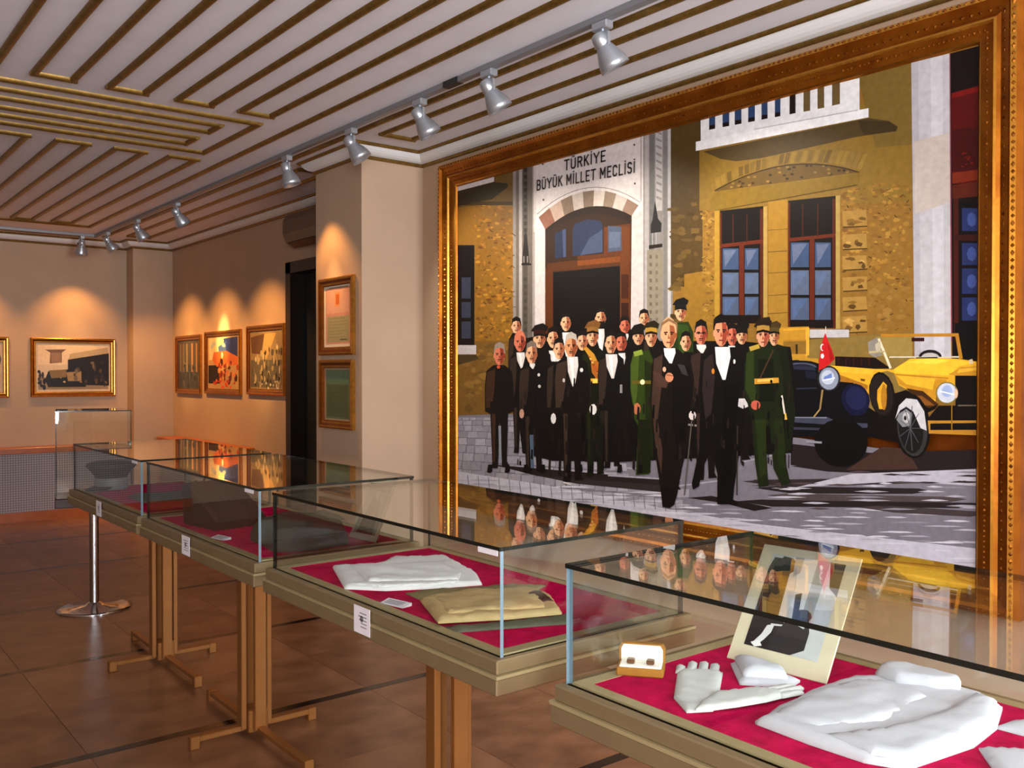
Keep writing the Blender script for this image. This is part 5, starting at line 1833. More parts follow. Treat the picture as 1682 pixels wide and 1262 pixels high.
9e9aa5 1119 0 0 20 78 9 -1 -29;
98949e 1204 0 0 23 108 13 -3 -36;
98949e 1319 0 0 27 90 11 3 -38;
9e9aa5 1416 0 0 31 99 11 -1 -42;
8e8a94 1522 0 0 34 72 9 6 -43;
98949e 1600 0 0 37 72 9 -4 -46;
9e9aa5 1679 0 -1 40 106 12 4 -44 -64 -8;
9e9aa5 1790 0 0 44 96 11 8 -43 -96 -12;
9a96a0 1892 47 66 8 8 -42 -74 -10;
bab8c4 0 0 0 91 947 -6 879 -29 513 -6 991 36 0 -86;
c6c4ce 1312 78 95 16 105 9 64 0 -103 -13;
a7a4af 2142 17 71 14 79 9 49 0 -78 -12;
c6c4ce 86 0 41 3 72 -1 -14 -2;
b4b1bd 1501 48 96 17 107 10 65 0 -105 -13;
b6b4c0 2830 45 38 10 44 5 26 -2 -43 -7;
bfbdc9 885 28 62 13 69 5 43 -3 -69 -10;
8e8b95 1380 53 115 18 125 12 76 1 -122 -15;
8e8b95 2988 139 62 12 68 8 42 0 -67 -10;
c6c4ce 2852 173 62 11 68 7 42 0 -67 -10;
aeabb7 2029 0 -71 0 8 1 115 14 70 2 -113 -16;
a7a4af 2787 169 48 10 53 5 32 -2 -52 -8;
a7a4af 1865 81 39 10 43 3 27 -3 -43 -7;
c6c4ce 619 0 11 2 103 9 63 -2 -73 -9;
b4b1bd 1506 107 122 18 133 12 80 2 -130 -16;
aeabb7 3330 105 -88 -9 52 12 36 4;
b6b4c0 1486 28 108 18 118 11 72 2 -116 -15;
aeabb7 3058 180 62 12 68 7 42 0 -67 -10;
8e8b95 2434 7 56 13 61 7 38 -1 -60 -10;
aeabb7 2648 118 46 10 51 5 32 -1 -51 -8;
bfbdc9 2211 50 65 13 73 8 45 -1 -72 -11;
c6c4ce 3173 55 24 8 26 2 16 -2 -26 -6;
b6b4c0 2409 76 43 11 49 4 30 -2 -48 -8;
aeabb7 1072 76 43 10 48 3 30 -5 -48 -7;
b6b4c0 2966 157 35 8 39 4 25 -2 -39 -7;
8e8b95 181 22 88 15 98 7 60 -2 -96 -12;
c6c4ce 1279 59 103 17 113 10 69 0 -111 -14;
a7a4af 322 0 -86 0 57 8 178 16 107 2 -172 -19;
c6c4ce 2657 26 53 12 60 7 37 0 -59 -10;
b4b1bd 3207 94 28 8 30 3 19 -2 -30 -6;
c6c4ce 3209 29 52 12 59 8 10 0 0 -4 -32 -6;
a7a4af 85 14 116 18 129 10 78 -1 -126 -14;
aeabb7 2100 43 75 15 83 8 50 0 -81 -11;
a7a4af 0 2 0 11 57 4 41 -5 -66 -9;
a7a4af 1246 76 79 14 87 7 53 -2 -86 -11;
a7a4af 3240 18 53 12 37 5 0 -6;
c6c4ce 1881 71 58 12 65 5 40 -1 -64 -10;
b6b4c0 1461 0 -35 0 55 10 91 9 55 0 -89 -13;
b6b4c0 1883 41 98 17 108 11 65 2 -105 -15;
a7a4af 96 41 129 19 142 11 86 0 -138 -16;
b4b1bd 1248 3 109 18 121 12 73 2 -118 -16;
aeabb7 1447 44 107 17 119 12 71 1 -115 -15;
b4b1bd 2758 132 55 11 61 6 38 -1 -61 -9;
aeabb7 892 6 88 16 98 8 60 -1 -96 -13;
8e8b95 2614 50 36 10 40 4 26 -3 -41 -7;
b6b4c0 2573 71 49 11 55 6 33 -1 -54 -9;
8e8b95 1137 0 -46 0 71 11 141 14 86 3 -138 -18;
a7a4af 1848 25 69 14 77 8 47 -1 -76 -11;
aeabb7 815 26 130 19 143 13 86 2 -139 -17;
b6b4c0 2050 0 -72 0 5 1 119 14 72 3 -116 -17;
8e8b95 1086 25 78 14 87 8 54 -2 -86 -11;
aeabb7 465 24 118 18 130 11 79 0 -127 -15;
aeabb7 2402 139 44 10 50 4 30 -2 -49 -8;
c6c4ce 342 1 74 15 82 6 51 -3 -82 -11;
8e8b95 3086 78 30 9 33 3 21 -2 -33 -6;
b4b1bd 1088 11 119 19 131 13 79 1 -128 -16;
a7a4af 3120 141 61 12 68 7 41 1 -67 -10;
a7a4af 2855 52 39 10 43 5 27 -2 -43 -7;
bfbdc9 2420 116 68 13 75 7 46 0 -74 -10;
b4b1bd 671 0 15 3 133 11 81 1 -124 -15;
aeabb7 2483 7 39 11 44 4 28 -2 -44 -7;
8e8b95 2103 87 93 16 103 10 63 2 -101 -14;
bfbdc9 2365 10 36 10 41 4 26 -3 -41 -7;
aeabb7 688 52 52 11 60 4 36 -4 -58 -8;
aeabb7 926 44 117 19 130 11 79 1 -127 -15;
c6c4ce 2882 40 72 15 79 10 48 2 -77 -13;
a7a4af 2713 98 64 13 71 7 44 1 -70 -11;
8e8b95 1450 106 44 10 49 3 30 -3 -48 -7;
bfbdc9 2938 93 58 13 65 7 39 0 -63 -10;
c6c4ce 1921 0 48 4 31 -2 -12 -2;
b4b1bd 1925 26 40 10 45 4 28 -3 -45 -8;
aeabb7 1524 65 107 18 118 11 71 1 -115 -15;
b6b4c0 3139 54 65 14 73 10 44 2 -71 -13;
8e8b95 717 0 8 1 99 9 61 -1 -67 -9;
b6b4c0 1667 77 83 15 92 8 56 0 -90 -12;
b4b1bd 259 14 173 24 188 16 112 3 -182 -20;
c6c4ce 2887 68 39 10 44 5 26 -2 -43 -7;
b6b4c0 3241 142 50 11 39 4 0 -6 -3 -1;
aeabb7 1680 31 112 19 122 13 74 2 -119 -16;
bfbdc9 2591 61 74 14 82 10 50 1 -80 -13;
8e8b95 1363 78 42 10 47 3 29 -4 -47 -6;
c6c4ce 1650 106 77 14 86 7 53 -1 -84 -11;
bfbdc9 1244 18 69 13 77 7 48 -2 -76 -10;
aeabb7 2715 47 47 11 52 6 33 -1 -52 -9;
a7a4af 2140 74 49 11 55 5 34 -2 -54 -8;
b6b4c0 2027 102 43 10 49 4 30 -3 -48 -7;
b6b4c0 1311 6 109 18 119 12 73 1 -117 -15;
b6b4c0 2284 23 73 15 81 9 49 0 -79 -12;
b6b4c0 1271 8 106 18 116 12 70 1 -113 -15;
c6c4ce 1659 19 108 18 118 12 71 2 -115 -15;
c6c4ce 983 59 86 15 96 8 59 -1 -94 -12;
a7a4af 316 22 125 19 139 11 83 1 -135 -16;
8e8b95 2327 127 38 9 42 3 26 -3 -42 -6;
c6c4ce 3206 172 37 9 42 4 26 -2 -42 -7;
b6b4c0 686 0 -52 0 84 13 166 15 99 3 -160 -20;
b4b1bd 1571 23 95 17 104 10 64 1 -102 -14;
bfbdc9 569 0 163 15 110 4 -159 -19;
b6b4c0 589 5 56 12 64 4 39 -3 -63 -9;
b4b1bd 1244 47 49 11 54 4 34 -3 -54 -8;
c6c4ce 3131 79 56 12 63 8 39 0 -62 -10;
c6c4ce 921 79 128 19 140 11 85 1 -137 -15;
8e8b95 1079 11 74 14 83 7 51 -2 -82 -11;
a7a4af 3028 89 47 11 53 6 33 -1 -52 -8;
a7a4af 1990 15 39 10 44 4 28 -3 -44 -7;
a7a4af 1406 0 -36 0 55 10 89 9 55 -1 -88 -12;
aeabb7 2386 7 46 11 51 5 31 -1 -50 -9;
aeabb7 1551 26 94 17 105 10 63 1 -102 -14;
b4b1bd 0 28 0 11 95 6 61 -3 -98 -11;
a7a4af 2811 156 30 8 34 3 21 -3 -33 -6;
c6c4ce 2592 96 39 9 44 4 28 -2 -44 -7;
b4b1bd 804 54 107 17 119 10 72 -1 -116 -14;
c6c4ce 2797 60 32 9 37 4 22 -2 -36 -7;
7a7680 106 78 13 -78 8 0 -13 80;
7a7680 219 81 13 -81 7 0 -12 82;
7a7680 328 83 13 -83 8 2 -13 82;
7a7680 435 85 12 -81 7 1 -12 81;
7a7680 538 87 12 -80 7 1 -12 80;
7a7680 638 89 12 -79 7 1 -12 79;
7a7680 736 90 11 -77 7 1 -12 77;
7a7680 831 92 11 -76 6 1 -11 76;
7a7680 923 94 11 -76 6 1 -11 76;
7a7680 1013 96 10 -75 6 1 -10 75;
7a7680 1100 97 10 -73 6 1 -10 73;
7a7680 1185 99 10 -73 6 1 -10 73;
7a7680 1268 101 10 -72 6 1 -10 72;
7a7680 1349 102 10 -71 5 1 -9 71;
7a7680 1428 104 9 -70 6 1 -9 70;
7a7680 1505 105 9 -69 6 1 -10 69;
7a7680 1580 107 9 -69 5 1 -9 69;
7a7680 1653 108 9 -67 5 0 -8 68;
7a7680 1725 109 8 -66 5 1 -8 66;
7a7680 1795 111 8 -66 5 1 -8 66;
7a7680 1863 112 8 -65 5 1 -8 65;
2c2423 370 165 1495 40 40 -44 -1121 -27;
383031 784 134 1081 41 0 -36 -712 -20;
2a2224 2531 328 121 17 599 20 46 -5 -69 -18 -517 -23;
3a3032 2270 237 134 20 754 77 47 -5 -71 -19 -665 -79;
2f2729 2338 213 131 21 641 53 48 -5 -73 -19 -553 -55;
2d2527 2236 141 136 23 958 91 0 -17 -19 -5 -874 -94;
55494b 2404 187 128 21 720 61 45 -4 -68 -19 -636 -63;
28201f 1944 126 150 25 278 -14 65 -4 -98 -25 -173 17;
4a4041 2852 184 107 20 371 20 0 -17 -21 -6 -299 -20;
2b2224 2531 426 374 -14 425 40 0 -80 -425 -41 -374 2;
4a342c 2957 440 102 -1 50 -77 -313 -31;
b2afba 2824 319 506 62 0 -63 -295 -10 -473 -70;
8a8690 3181 298 49 9 36 2 35 -1 -59 -8;
8a8690 3237 361 50 9 37 1 6 0 0 -5 -30 -4;
57494a 2696 261 64 11 47 2 46 1 -77 -11;
b8b6c0 2430 221 86 14 63 4 61 1 -103 -13;
b8b6c0 3107 275 44 9 34 1 32 0 -54 -8;
3a3133 2440 225 36 9 27 1 26 -2 -44 -8;
b8b6c0 2944 291 24 7 18 0 18 -2 -30 -6;
3a3133 2323 247 51 10 37 1 37 -1 -62 -9;
3a3133 3245 233 52 11 33 2 0 -6 -21 -3;
b8b6c0 2466 219 48 10 35 2 35 -1 -58 -9;
a8a5b0 2806 208 79 13 57 4 56 2 -94 -13;
3a3133 2954 327 44 9 33 0 32 -1 -54 -7;
b8b6c0 3119 241 45 10 33 2 33 -1 -55 -8;
b8b6c0 2406 178 84 14 61 5 60 2 -101 -14;
b8b6c0 2586 172 56 11 42 3 41 0 -69 -11;
57494a 3267 327 19 7 14 -1 14 -2 -24 -5;
57494a 2811 326 45 9 33 1 33 -2 -55 -7;
3a3133 2942 200 23 7 17 0 17 -2 -28 -6;
3a3133 3223 322 64 11 43 2 0 -5 -27 -4;
3a3133 3084 307 47 9 34 2 34 -1 -57 -8;
b8b6c0 2513 203 45 10 33 2 33 -1 -55 -9;
3a3133 3240 325 29 7 21 0 21 -2 -35 -5;
57494a 2514 250 64 11 48 3 47 0 -79 -11;
a8a5b0 3266 230 35 8 26 2 3 -1 0 -4 -20 -4;
57494a 2313 221 82 13 59 4 58 1 -97 -12;
57494a 2984 298 71 11 52 3 51 1 -86 -10;
57494a 2759 219 28 8 21 0 20 -2 -34 -6;
a8a5b0 3217 231 56 11 41 3 16 0 0 -3 -43 -7;
8a8690 2794 220 76 13 56 4 54 1 -91 -12;
b8b6c0 2871 274 45 9 34 1 33 0 -55 -9;
57494a 2618 151 47 10 34 2 34 0 -57 -10;
3a3133 3024 333 57 10 42 2 41 -1 -69 -8;
8a8690 2948 187 65 13 47 3 47 2 -78 -12;
57494a 2445 242 35 9 25 0 26 -2 -43 -7;
b8b6c0 3140 296 28 8 21 0 21 -2 -35 -6;
8a8690 3013 330 45 9 33 1 33 -1 -55 -8;
b8b6c0 2515 205 59 11 44 3 42 0 -71 -11;
3a3133 3252 348 48 9 30 1 0 -6 -18 -2;
a8a5b0 3209 266 36 9 27 1 26 -1 -44 -8;
a8a5b0 2836 248 62 11 46 2 45 1 -75 -11;
a09ca6 839 247 412 7 1 8 -412 -6;
a09ca6 1203 220 499 22 0 7 -499 -21;
a09ca6 839 223 601 29 0 8 -600 -29;
a09ca6 1394 183 510 22 1 7 -511 -21;
a09ca6 1866 171 300 58 -1 7 -300 -58;
a09ca6 2271 323 261 68 -2 6 -261 -68;
b98a20 2454 938 165 -2 6 -15 -12 -118 53 -22 1 -35 -213 37;
d09c26 2491 931 128 0 0 -8 -128 -1;
d8a62c 2604 932 18 -1 0 -118 -18 -3;
8d6a24 2491 878 116 2 0 -62 -115 2;
b0801f 2491 883 116 -1 0 -7 -116 0;
3b2d14 2553 861 12 0 0 -42 -9 -1;
b9b6b8 2625 921 185 -7 0 -30 -185 3;
b98d22 2492 815 174 -18 6 -46 -180 27;
1c0f0d 2746 806 180 -7 67 -44 -67 -2 -179 13;
3a1610 2755 801 11 -1 -3 -35 -6 1;
2a100d 2773 801 11 -2 -3 -34 -6 1;
3a1610 2791 800 11 -1 -3 -35 -7 1;
2a100d 2808 800 11 -1 -2 -35 -7 1;
3a1610 2826 800 11 -1 -3 -35 -6 1;
2a100d 2843 800 11 -1 -3 -35 -6 1;
3a1610 2860 799 11 -1 -2 -34 -7 1;
2a100d 2877 799 11 -1 -2 -34 -7 1;
3a1610 2894 799 11 -1 -2 -34 -7 1;
d9a713 2724 768 202 -15 77 -3 69 42 68 5 125 -7 65 -11 0 -44 -80 -8 0 -54 -71 -20 -5 -36 -146 71 -20 48 -30 9 -42 -9 -36 -49 0 -58 -27 28 -43 39 -69 5 0 35;
e6bb20 3008 752 65 38 67 5 121 -9 62 -10 -62 -17 -32 -32 -221 9;
f0cb3a 3053 778 87 14 94 -7 -61 -15;
b98310 3008 733 217 -13 0 -7 -217 15;
c28d12 3013 726 207 -15 -46 -76 -96 35 -50 23;
dcae1b 3013 728 161 -13 -9 -43 -107 21;
a8730f 2761 731 134 -44 0 -20 -65 29 -69 6;
e3b424 2735 766 186 -16 -11 -19 -146 10;
6a4a10 2861 714 23 -3 -3 -9 -16 2;
b5801c 2951 881 309 -7 0 12 -309 7;
b5801c 3249 884 16 -95 14 2 -17 95;
3a0e0b 3079 874 51 -1 0 -14 -51 1;
8f8a80 2894 862 42 19 21 -73 -31 -9 -27 15;
d8cfb4 2936 874 52 -121 10 4 -52 120;
b9a878 2899 817 68 2 0 7 -68 -1;
b8ae96 2925 852 24 14 2 -44 -20 1;
c9c0a8 2987 797 278 -3 0 6 -278 3;
26201c 3109 799 0 5 3 5 4 5 6 4 7 4 8 2 8 2 9 0 9 -1 9 -1 7 -3 7 -4 6 -4 4 -5 2 -5 1 -5;
b7b2b0 3118 796 1 4 3 4 4 4 6 3 7 2 7 1 8 0 8 0 8 -2 7 -2 5 -3 4 -4 3 -3 1 -5;
26201c 3097 797 86 1 0 -5 -86 0;
120c0b 2988 631 21 24 49 15 69 -36 61 -17 -14 -19 -37 -19 5 -65 -112 -53 -134 16 -1 122 63 -36;
1a1513 3011 657 1 -35 -7 -31 -14 -22 -19 -11 -22 4 -21 17 -16 27 -10 35 -2 36 8 31 14 23 20 10 22 -5 21 -17 16 -28;
2b211d 3003 656 2 -31 -7 -28 -13 -20 -17 -9 -20 3 -19 15 -15 25 -9 31 -1 32 7 28 13 20 18 9 20 -4 18 -15 15 -25;
d7a417 2937 668 25 34 16 -14 -5 -39 -10 -57 -18 -1 -9 38;
b07c14 2978 640 -2 -31 -6 -20 -8 0 -7 19 -3 31 3 32 6 19 8 0 7 -19;
4a2c10 3058 677 69 -11 61 -49 -37 -16 -48 23 -25 32;
87561a 3088 647 34 1 52 -36 -33 -1 -33 8;
15100f 3156 540 1 -39 -6 -36 -13 -30 -18 -21 -22 -10 -23 2 -23 14 -20 26 -15 34 -8 39 -1 40 7 37 13 31 19 21 22 9 24 -4 22 -15 19 -26 14 -34;
3a393a 3144 534 1 -39 -6 -36 -13 -28 -19 -17 -21 -3 -21 10 -20 23 -15 33 -8 39 -1 40 7 37 13 28 19 16 21 3 22 -12 19 -23 14 -33;
1e1c1d 3128 527 1 -33 -5 -31 -11 -24 -14 -14 -17 -3 -18 9 -16 20 -12 28 -7 34 -1 34 6 31 10 24 15 14 17 2 18 -9 15 -20 12 -29;
c3c2c6 3014 555 15 53 30 29 44 -4 29 -45 10 -74 -24 8 -30 64 -29 18 -25 -15;
85868b 3029 575 30 20 25 -18 -5 -47 -35 -7 -25 28;
b9b8ba 3074 562 -3 -12 -7 -9 -9 0 -8 8 -3 12 3 13 7 8 10 0 7 -7;
2a2829 3061 559 -1 -6 -5 -3 -4 2 -2 7 2 7 4 3 4 -3;
58585c 3077 519 43 2 0 2 -43 -2;
58585c 3075 519 34 -55 2 1 -33 56;
58585c 3075 520 8 -87 3 0 -8 87;
58585c 3075 520 -21 -78 2 -1 22 79;
58585c 3076 521 -42 -33 2 -2 41 33;
58585c 3077 521 -42 29 -1 -2 42 -29;
58585c 3078 520 -23 77 -2 -1 22 -76;
58585c 3078 520 7 88 -3 0 -7 -88;
58585c 3078 520 33 58 -2 1 -34 -58;
14100f 3252 727 78 0 0 -217 -179 -9 -5 59 42 52 65 2;
c58f16 3225 731 49 27 56 4 0 -35 -78 0;
e0b02a 3266 752 64 5 0 -10 -73 -11;
b78320 3146 553 184 8 0 -9 -174 -10 0 -25 174 9 0 -20 -179 -3;
8d6a1a 3237 614 0 -91 5 0 -1 91;
6d6254 3262 612 68 2 0 5 -68 -2;
8d7a3a 3262 662 -2 -15 -7 -12 -12 -10 -14 -6 -15 0 -14 5 -11 9 -8 13 -3 14 3 15 7 13 12 10 14 5 15 0 14 -5 11 -9 8 -13;
c5cbd8 3257 662 -3 -13 -6 -12 -10 -8 -12 -5 -13 0 -12 4 -10 8 -6 11 -3 13 2 13 7 12 10 9 12 4 13 0 12 -4 10 -8 6 -12;
9fb2d6 3241 668 -2 -11 -8 -9 -10 -3 -11 3 -8 8 -2 12 2 11 8 9 10 3 11 -3 7 -8;
e8eaf0 3192 665 56 -12 1 4 -56 13;
e3b79a 3262 660 -2 -13 -5 -6 -5 5 -2 13 2 13 5 6 5 -6;
c8b898 3301 785 13 4 5 -17 -16 -3;
0d0d14 2390 784 176 9 83 -22 23 -35 92 -35 66 -5 54 -48 22 -78 -10 -93 -11 -64 -75 -45 -101 -8 -29 105 -288 -16;
101018 2469 746 2 9 7 8 11 8 15 7 18 5 20 4 22 3 23 0 22 -1 21 -2 20 -5 17 -5 14 -7 10 -8 6 -8 2 -8;
54586e 2500 761 3 4 6 5 9 4 13 3 15 3 17 1 18 0 17 0 17 -2 14 -3 13 -3 9 -4 6 -4 2 -5;
22263a 2507 756 2 5 5 3 9 4 12 3 14 2 15 1 17 1 16 -1 15 -1 14 -3 11 -3 9 -3 5 -4 2 -4;
2d3145 2529 767 114 -3 15 -18 -129 8;
1f2234 2602 746 53 -5 3 -31 -50 5;
33364a 2530 664 131 5 0 5 -132 -4;
16183a 2900 648 5 -25 -5 -25 -13 -20 -20 -13 -25 -4 -24 7 -22 15 -14 23 -6 26 5 25 14 20 21 13 24 3 25 -7 21 -16;
23284f 2887 647 4 -21 -5 -20 -14 -15 -19 -7 -21 2 -19 12 -13 19 -4 21 6 21 14 15 19 7 21 -3 19 -12;
2e2c30 2772 713 -4 -18 -9 -16 -14 -12 -18 -7 -19 0 -18 6 -15 12 -9 16 -4 18 3 19 10 16 15 12 18 7 19 0 17 -7 15 -12 9 -16;
8f98aa 2763 713 -3 -16 -7 -14 -12 -11 -15 -6 -16 0 -15 6 -13 10 -8 14 -3 17 3 16 8 14 12 11 15 5 16 0 15 -5 12 -11 8 -14;
b9c2d2 2744 718 -3 -13 -8 -11 -13 -6 -14 0 -13 6 -9 10 -3 14 3 13 9 11 13 6 14 0 12 -6 9 -11;
6d86c4 2696 720 34 16 3 -26 -43 -5;
dfe4ec 2691 703 56 10 -1 5 -57 -10;
9c8252 2683 665 -11 -82 8 -1 12 82;
a98d5a 2673 584 -32 -37 6 -3 32 37;
45485a 2542 544 166 7 57 -21 130 1 0 -17 -141 -12 -34 16 -178 3;
8a8e9e 2542 540 166 5 0 4 -166 -5;
6d5040 2765 525 44 2 0 -15 -39 -4;
3a3d4c 2542 489 200 5 0 10 -199 -4;
0a090c 2897 453 -7 -34 -20 -32 -32 -24 -40 -15 -43 -4 -41 9 -34 21 -23 29 -8 35 8 36 22 32 34 24 41 14 43 2 40 -10 32 -21 21 -29;
8d8f96 2609 436 76 0 1 9 -76 0;
c4161c 2700 905 9 -23 17 -35 19 -51 -21 -20 -23 -15 -33 -15 3 46 10 56 11 40;
a50f15 2706 872 21 -36 17 -40 -20 -18 -6 43;
f0d8d8 2697 845 -2 -9 -5 -6 -6 0 -5 6 -3 9 2 9 6 6 6 -1 5 -5;
c4161c 2699 844 -1 -8 -5 -4 -5 0 -5 4 -1 8 1 7 5 5 5 0 4 -5;
f2e4e4 2695 808 -6 -11 -10 4 0 14 10 4;
d2c8c0 2700 933 1 -30 4 0 -2 30;
120e0d 589 928 384 41 278 -19 364 13 85 -65 568 -15 261 -33 31 -185 -23 -279 -267 -32 -785 -88 -538 -35 -276 26 -70 379;
1d1512 659 1020 -5 -22 -13 -17 -18 -9 -21 1 -19 10 -13 18 -4 23 4 22 13 17 19 9 21 -1 18 -10 13 -19;
d8a882 653 1010 -4 -19 -11 -15 -16 -8 -19 1 -16 9 -12 16 -4 19 4 19 12 15 16 8 19 -1 16 -9 11 -16;
9a5a3c 617 1047 27 -7 9 -32 -13 -29 -22 -11 3 37;
d8a882 576 1011 -1 -8 -5 -3 -4 3 -2 9 2 8 4 3 5 -4;
9a5a3c 660 1008 -1 -8 -5 -3 -4 3 -2 8 2 8 4 3 5 -3;
1d1512 568 1030 7 33 37 12 37 -13 9 -40 -11 19 -35 7 -33 -6;
3a2017 585 1019 21 0 -1 5 -21 0;
3a2017 621 1018 21 -1 0 4 -20 2;
1c1210 601 1015 -2 -2 -4 0 -4 1 -2 2 2 2 4 0 4 -1;
1c1210 636 1014 -2 -2 -4 -1 -4 1 -2 2 2 2 4 1 4 -1;
9a5a3c 611 1016 10 -17 -14 0;
7a3524 599 985 28 -1 0 5 -28 1;
3a2218 598 992 30 -1 0 4 -30 1;
15110f 578 976 58 -2 34 -38 8 -93 -1 -119 -18 -15 -106 0 -18 14 -1 122 8 95;
3a2d26 545 933 42 20 -6 -146 -13 -62 -28 0 -2 100;
cfcbc8 605 971 38 -1 3 -11 -13 -25 -8 0 -17 19;
e6e2de 614 963 14 0 3 -15 -5 1;
1d1512 1099 1023 -4 -22 -12 -17 -17 -9 -19 0 -18 11 -12 18 -5 23 5 22 12 18 17 9 20 -1 17 -11 12 -18;
d8a882 1095 1013 -4 -19 -11 -15 -15 -8 -17 0 -16 10 -11 16 -4 19 4 20 11 15 16 8 17 -1 15 -9 11 -16;
9a5a3c 1060 1051 26 -8 8 -32 -12 -29 -21 -11 3 37;
d8a882 1022 1014 -1 -8 -4 -3 -5 3 -1 9 1 8 5 3 4 -4;
9a5a3c 1101 1011 -2 -8 -4 -3 -4 3 -1 8 1 8 4 4 4 -4;
1d1512 1015 1034 7 33 34 12 35 -14 8 -40 -10 20 -33 7 -31 -6;
3a2017 1030 1022 20 0 -1 5 -19 0;
3a2017 1064 1022 20 -2 0 4 -19 2;
1c1210 1046 1018 -2 -1 -4 -1 -4 1 -2 2 2 2 4 1 4 -1;
1c1210 1078 1017 -1 -2 -4 -1 -4 2 -2 2 2 2 4 0 4 -1;
9a5a3c 1055 1020 9 -18 -13 0;
7a3524 1044 988 26 -1 0 5 -26 1;
3a2218 1043 995 28 -1 0 4 -28 1;
cfcbc8 1027 964 68 -2 4 -40 -22 -92 -14 0 -29 67;
e6e2de 1043 957 25 -1 6 -112 -9 0;
15110f 1026 937 60 -2 36 -35 8 -88 -1 -87 -21 -14 -103 0 -23 13 -1 90 8 89;
3a2d26 992 896 44 20 -6 -137 -14 -34 -28 0 -2 69;
cfcbc8 1027 964 68 -2 4 -43 -22 -99 -14 0 -29 72;
e6e2de 1043 957 25 -1 6 -123 -9 0;
1d1512 1379 1037 -5 -21 -11 -16 -17 -9 -19 0 -17 11 -12 17 -4 22 4 22 12 16 17 9 19 -1 17 -11 11 -17;
d8a882 1374 1027 -4 -18 -10 -14 -15 -8 -17 1 -15 9 -11 15 -3 19 3 18 11 15 15 7 17 0 15 -10 10 -15;
9a5a3c 1340 1064 25 -8 8 -30 -11 -28 -21 -11 3 35;
d8a882 1303 1029 -1 -8 -4 -3 -4 3 -2 8 2 8 4 3 4 -3;
9a5a3c 1380 1025 -2 -7 -3 -3 -4 3 -2 8 2 7 4 3 3 -3;
1d1512 1296 1048 7 31 33 11 34 -12 8 -39 -10 19 -32 7 -30 -6;
3a2017 1311 1036 19 0 0 5 -20 0;
3a2017 1344 1036 19 -2 1 4 -19 2;
1c1210 1326 1033 -2 -2 -4 -1 -4 1 -1 2 1 2 4 1 4 -1;
1c1210 1358 1031 -2 -2 -4 0 -4 1 -1 2 1 2 4 0 4 -1;
9a5a3c 1335 1034 9 -17 -12 0;
7a3524 1324 1004 26 -1 0 4 -26 1;
3a2218 1324 1010 27 -1 0 4 -27 2;
20140f 1303 1019 21 -7 28 -1 19 7 -11 -35 -24 -8 -24 12;
cfcbc8 1308 974 57 -2 3 -39 -18 -91 -12 1 -25 66;
e6e2de 1321 967 21 -1 5 -110 -8 0;
1d1512 1557 987 -4 -19 -10 -15 -15 -8 -17 1 -15 9 -11 16 -4 19 4 20 11 15 15 8 17 -1 15 -9 10 -16;
c9765a 1553 978 -4 -16 -9 -13 -13 -7 -15 0 -14 8 -9 14 -3 17 3 17 9 13 14 7 15 -1 13 -8 9 -14;
8c3c2a 1523 1011 22 -7 7 -27 -10 -25 -18 -10 2 32;
c9765a 1490 979 -1 -7 -4 -2 -4 3 -1 7 1 7 4 2 4 -3;
8c3c2a 1558 977 -1 -7 -4 -3 -3 3 -2 7 2 7 3 3 4 -3;
1d1512 1484 996 5 29 30 10 30 -11 7 -35 -8 17 -29 6 -27 -6;
3a2017 1497 986 17 0 -1 4 -17 0;
3a2017 1526 986 17 -2 1 4 -17 2;
1c1210 1510 983 -1 -2 -4 0 -3 1 -2 1 2 2 3 1 4 -1;
1c1210 1538 982 -1 -2 -4 0 -3 1 -1 1 1 2 3 1 4 -1;
8c3c2a 1518 984 8 -15 -11 -1;
7a3524 1509 957 22 -1 0 4 -22 1;
3a2218 1508 963 24 -1 0 4 -24 1;
cfcbc8 1495 942 49 -2 3 -13 -16 -31 -11 1 -21 23;
e6e2de 1506 935 18 0 4 -26 -6 0;
1d1512 1690 1019 -4 -19 -10 -14 -14 -8 -16 0 -15 9 -10 16 -3 19 3 19 10 15 15 7 16 0 14 -10 10 -15;
d8a882 1686 1010 -4 -16 -8 -13 -13 -6 -14 0 -13 8 -9 14 -3 16 3 17 9 12 13 7 14 -1 13 -8 8 -13;
9a5a3c 1657 1042 21 -7 7 -26 -9 -25 -18 -9 3 31;
d8a882 1626 1011 -2 -6 -3 -3 -3 3 -2 7 2 7 3 2 3 -3;
9a5a3c 1691 1008 -1 -6 -4 -3 -3 3 -1 7 1 7 3 2 4 -3;
1d1512 1620 1028 5 28 29 10 28 -12 7 -33 -8 16 -27 6 -26 -5;
3a2017 1632 1018 17 0 -1 4 -16 0;
3a2017 1660 1017 17 -1 0 4 -16 1;
1c1210 1645 1015 -1 -2 -4 0 -3 1 -2 1 2 2 3 1 4 -1;
1c1210 1672 1014 -1 -2 -4 -1 -3 1 -1 2 1 2 3 0 4 -1;
9a5a3c 1652 1016 9 -15 -11 0;
7a3524 1644 989 21 -1 0 4 -21 1;
3a2218 1643 995 23 -1 0 4 -23 1;
15110f 1684 930 49 -2 30 -31 6 -80 -1 -91 -26 -12 -66 0 -27 12 -1 93 6 81;
3a2d26 1657 893 35 18 -5 -123 -11 -44 -23 1 -1 74;
1d1512 1935 1041 -3 -21 -11 -16 -15 -9 -16 1 -15 10 -11 18 -3 21 3 21 11 16 15 8 16 -1 15 -10 10 -17;
d8a882 1931 1031 -3 -18 -9 -14 -13 -7 -15 0 -13 9 -10 15 -3 19 3 18 9 14 14 7 14 -1 14 -8 9 -15;
9a5a3c 1902 1067 21 -8 7 -29 -9 -27 -19 -11 3 34;
d8a882 1869 1033 -1 -8 -4 -3 -3 3 -2 8 2 8 3 3 4 -4;
9a5a3c 1937 1029 -2 -7 -3 -3 -4 3 -1 8 1 7 4 3 3 -3;
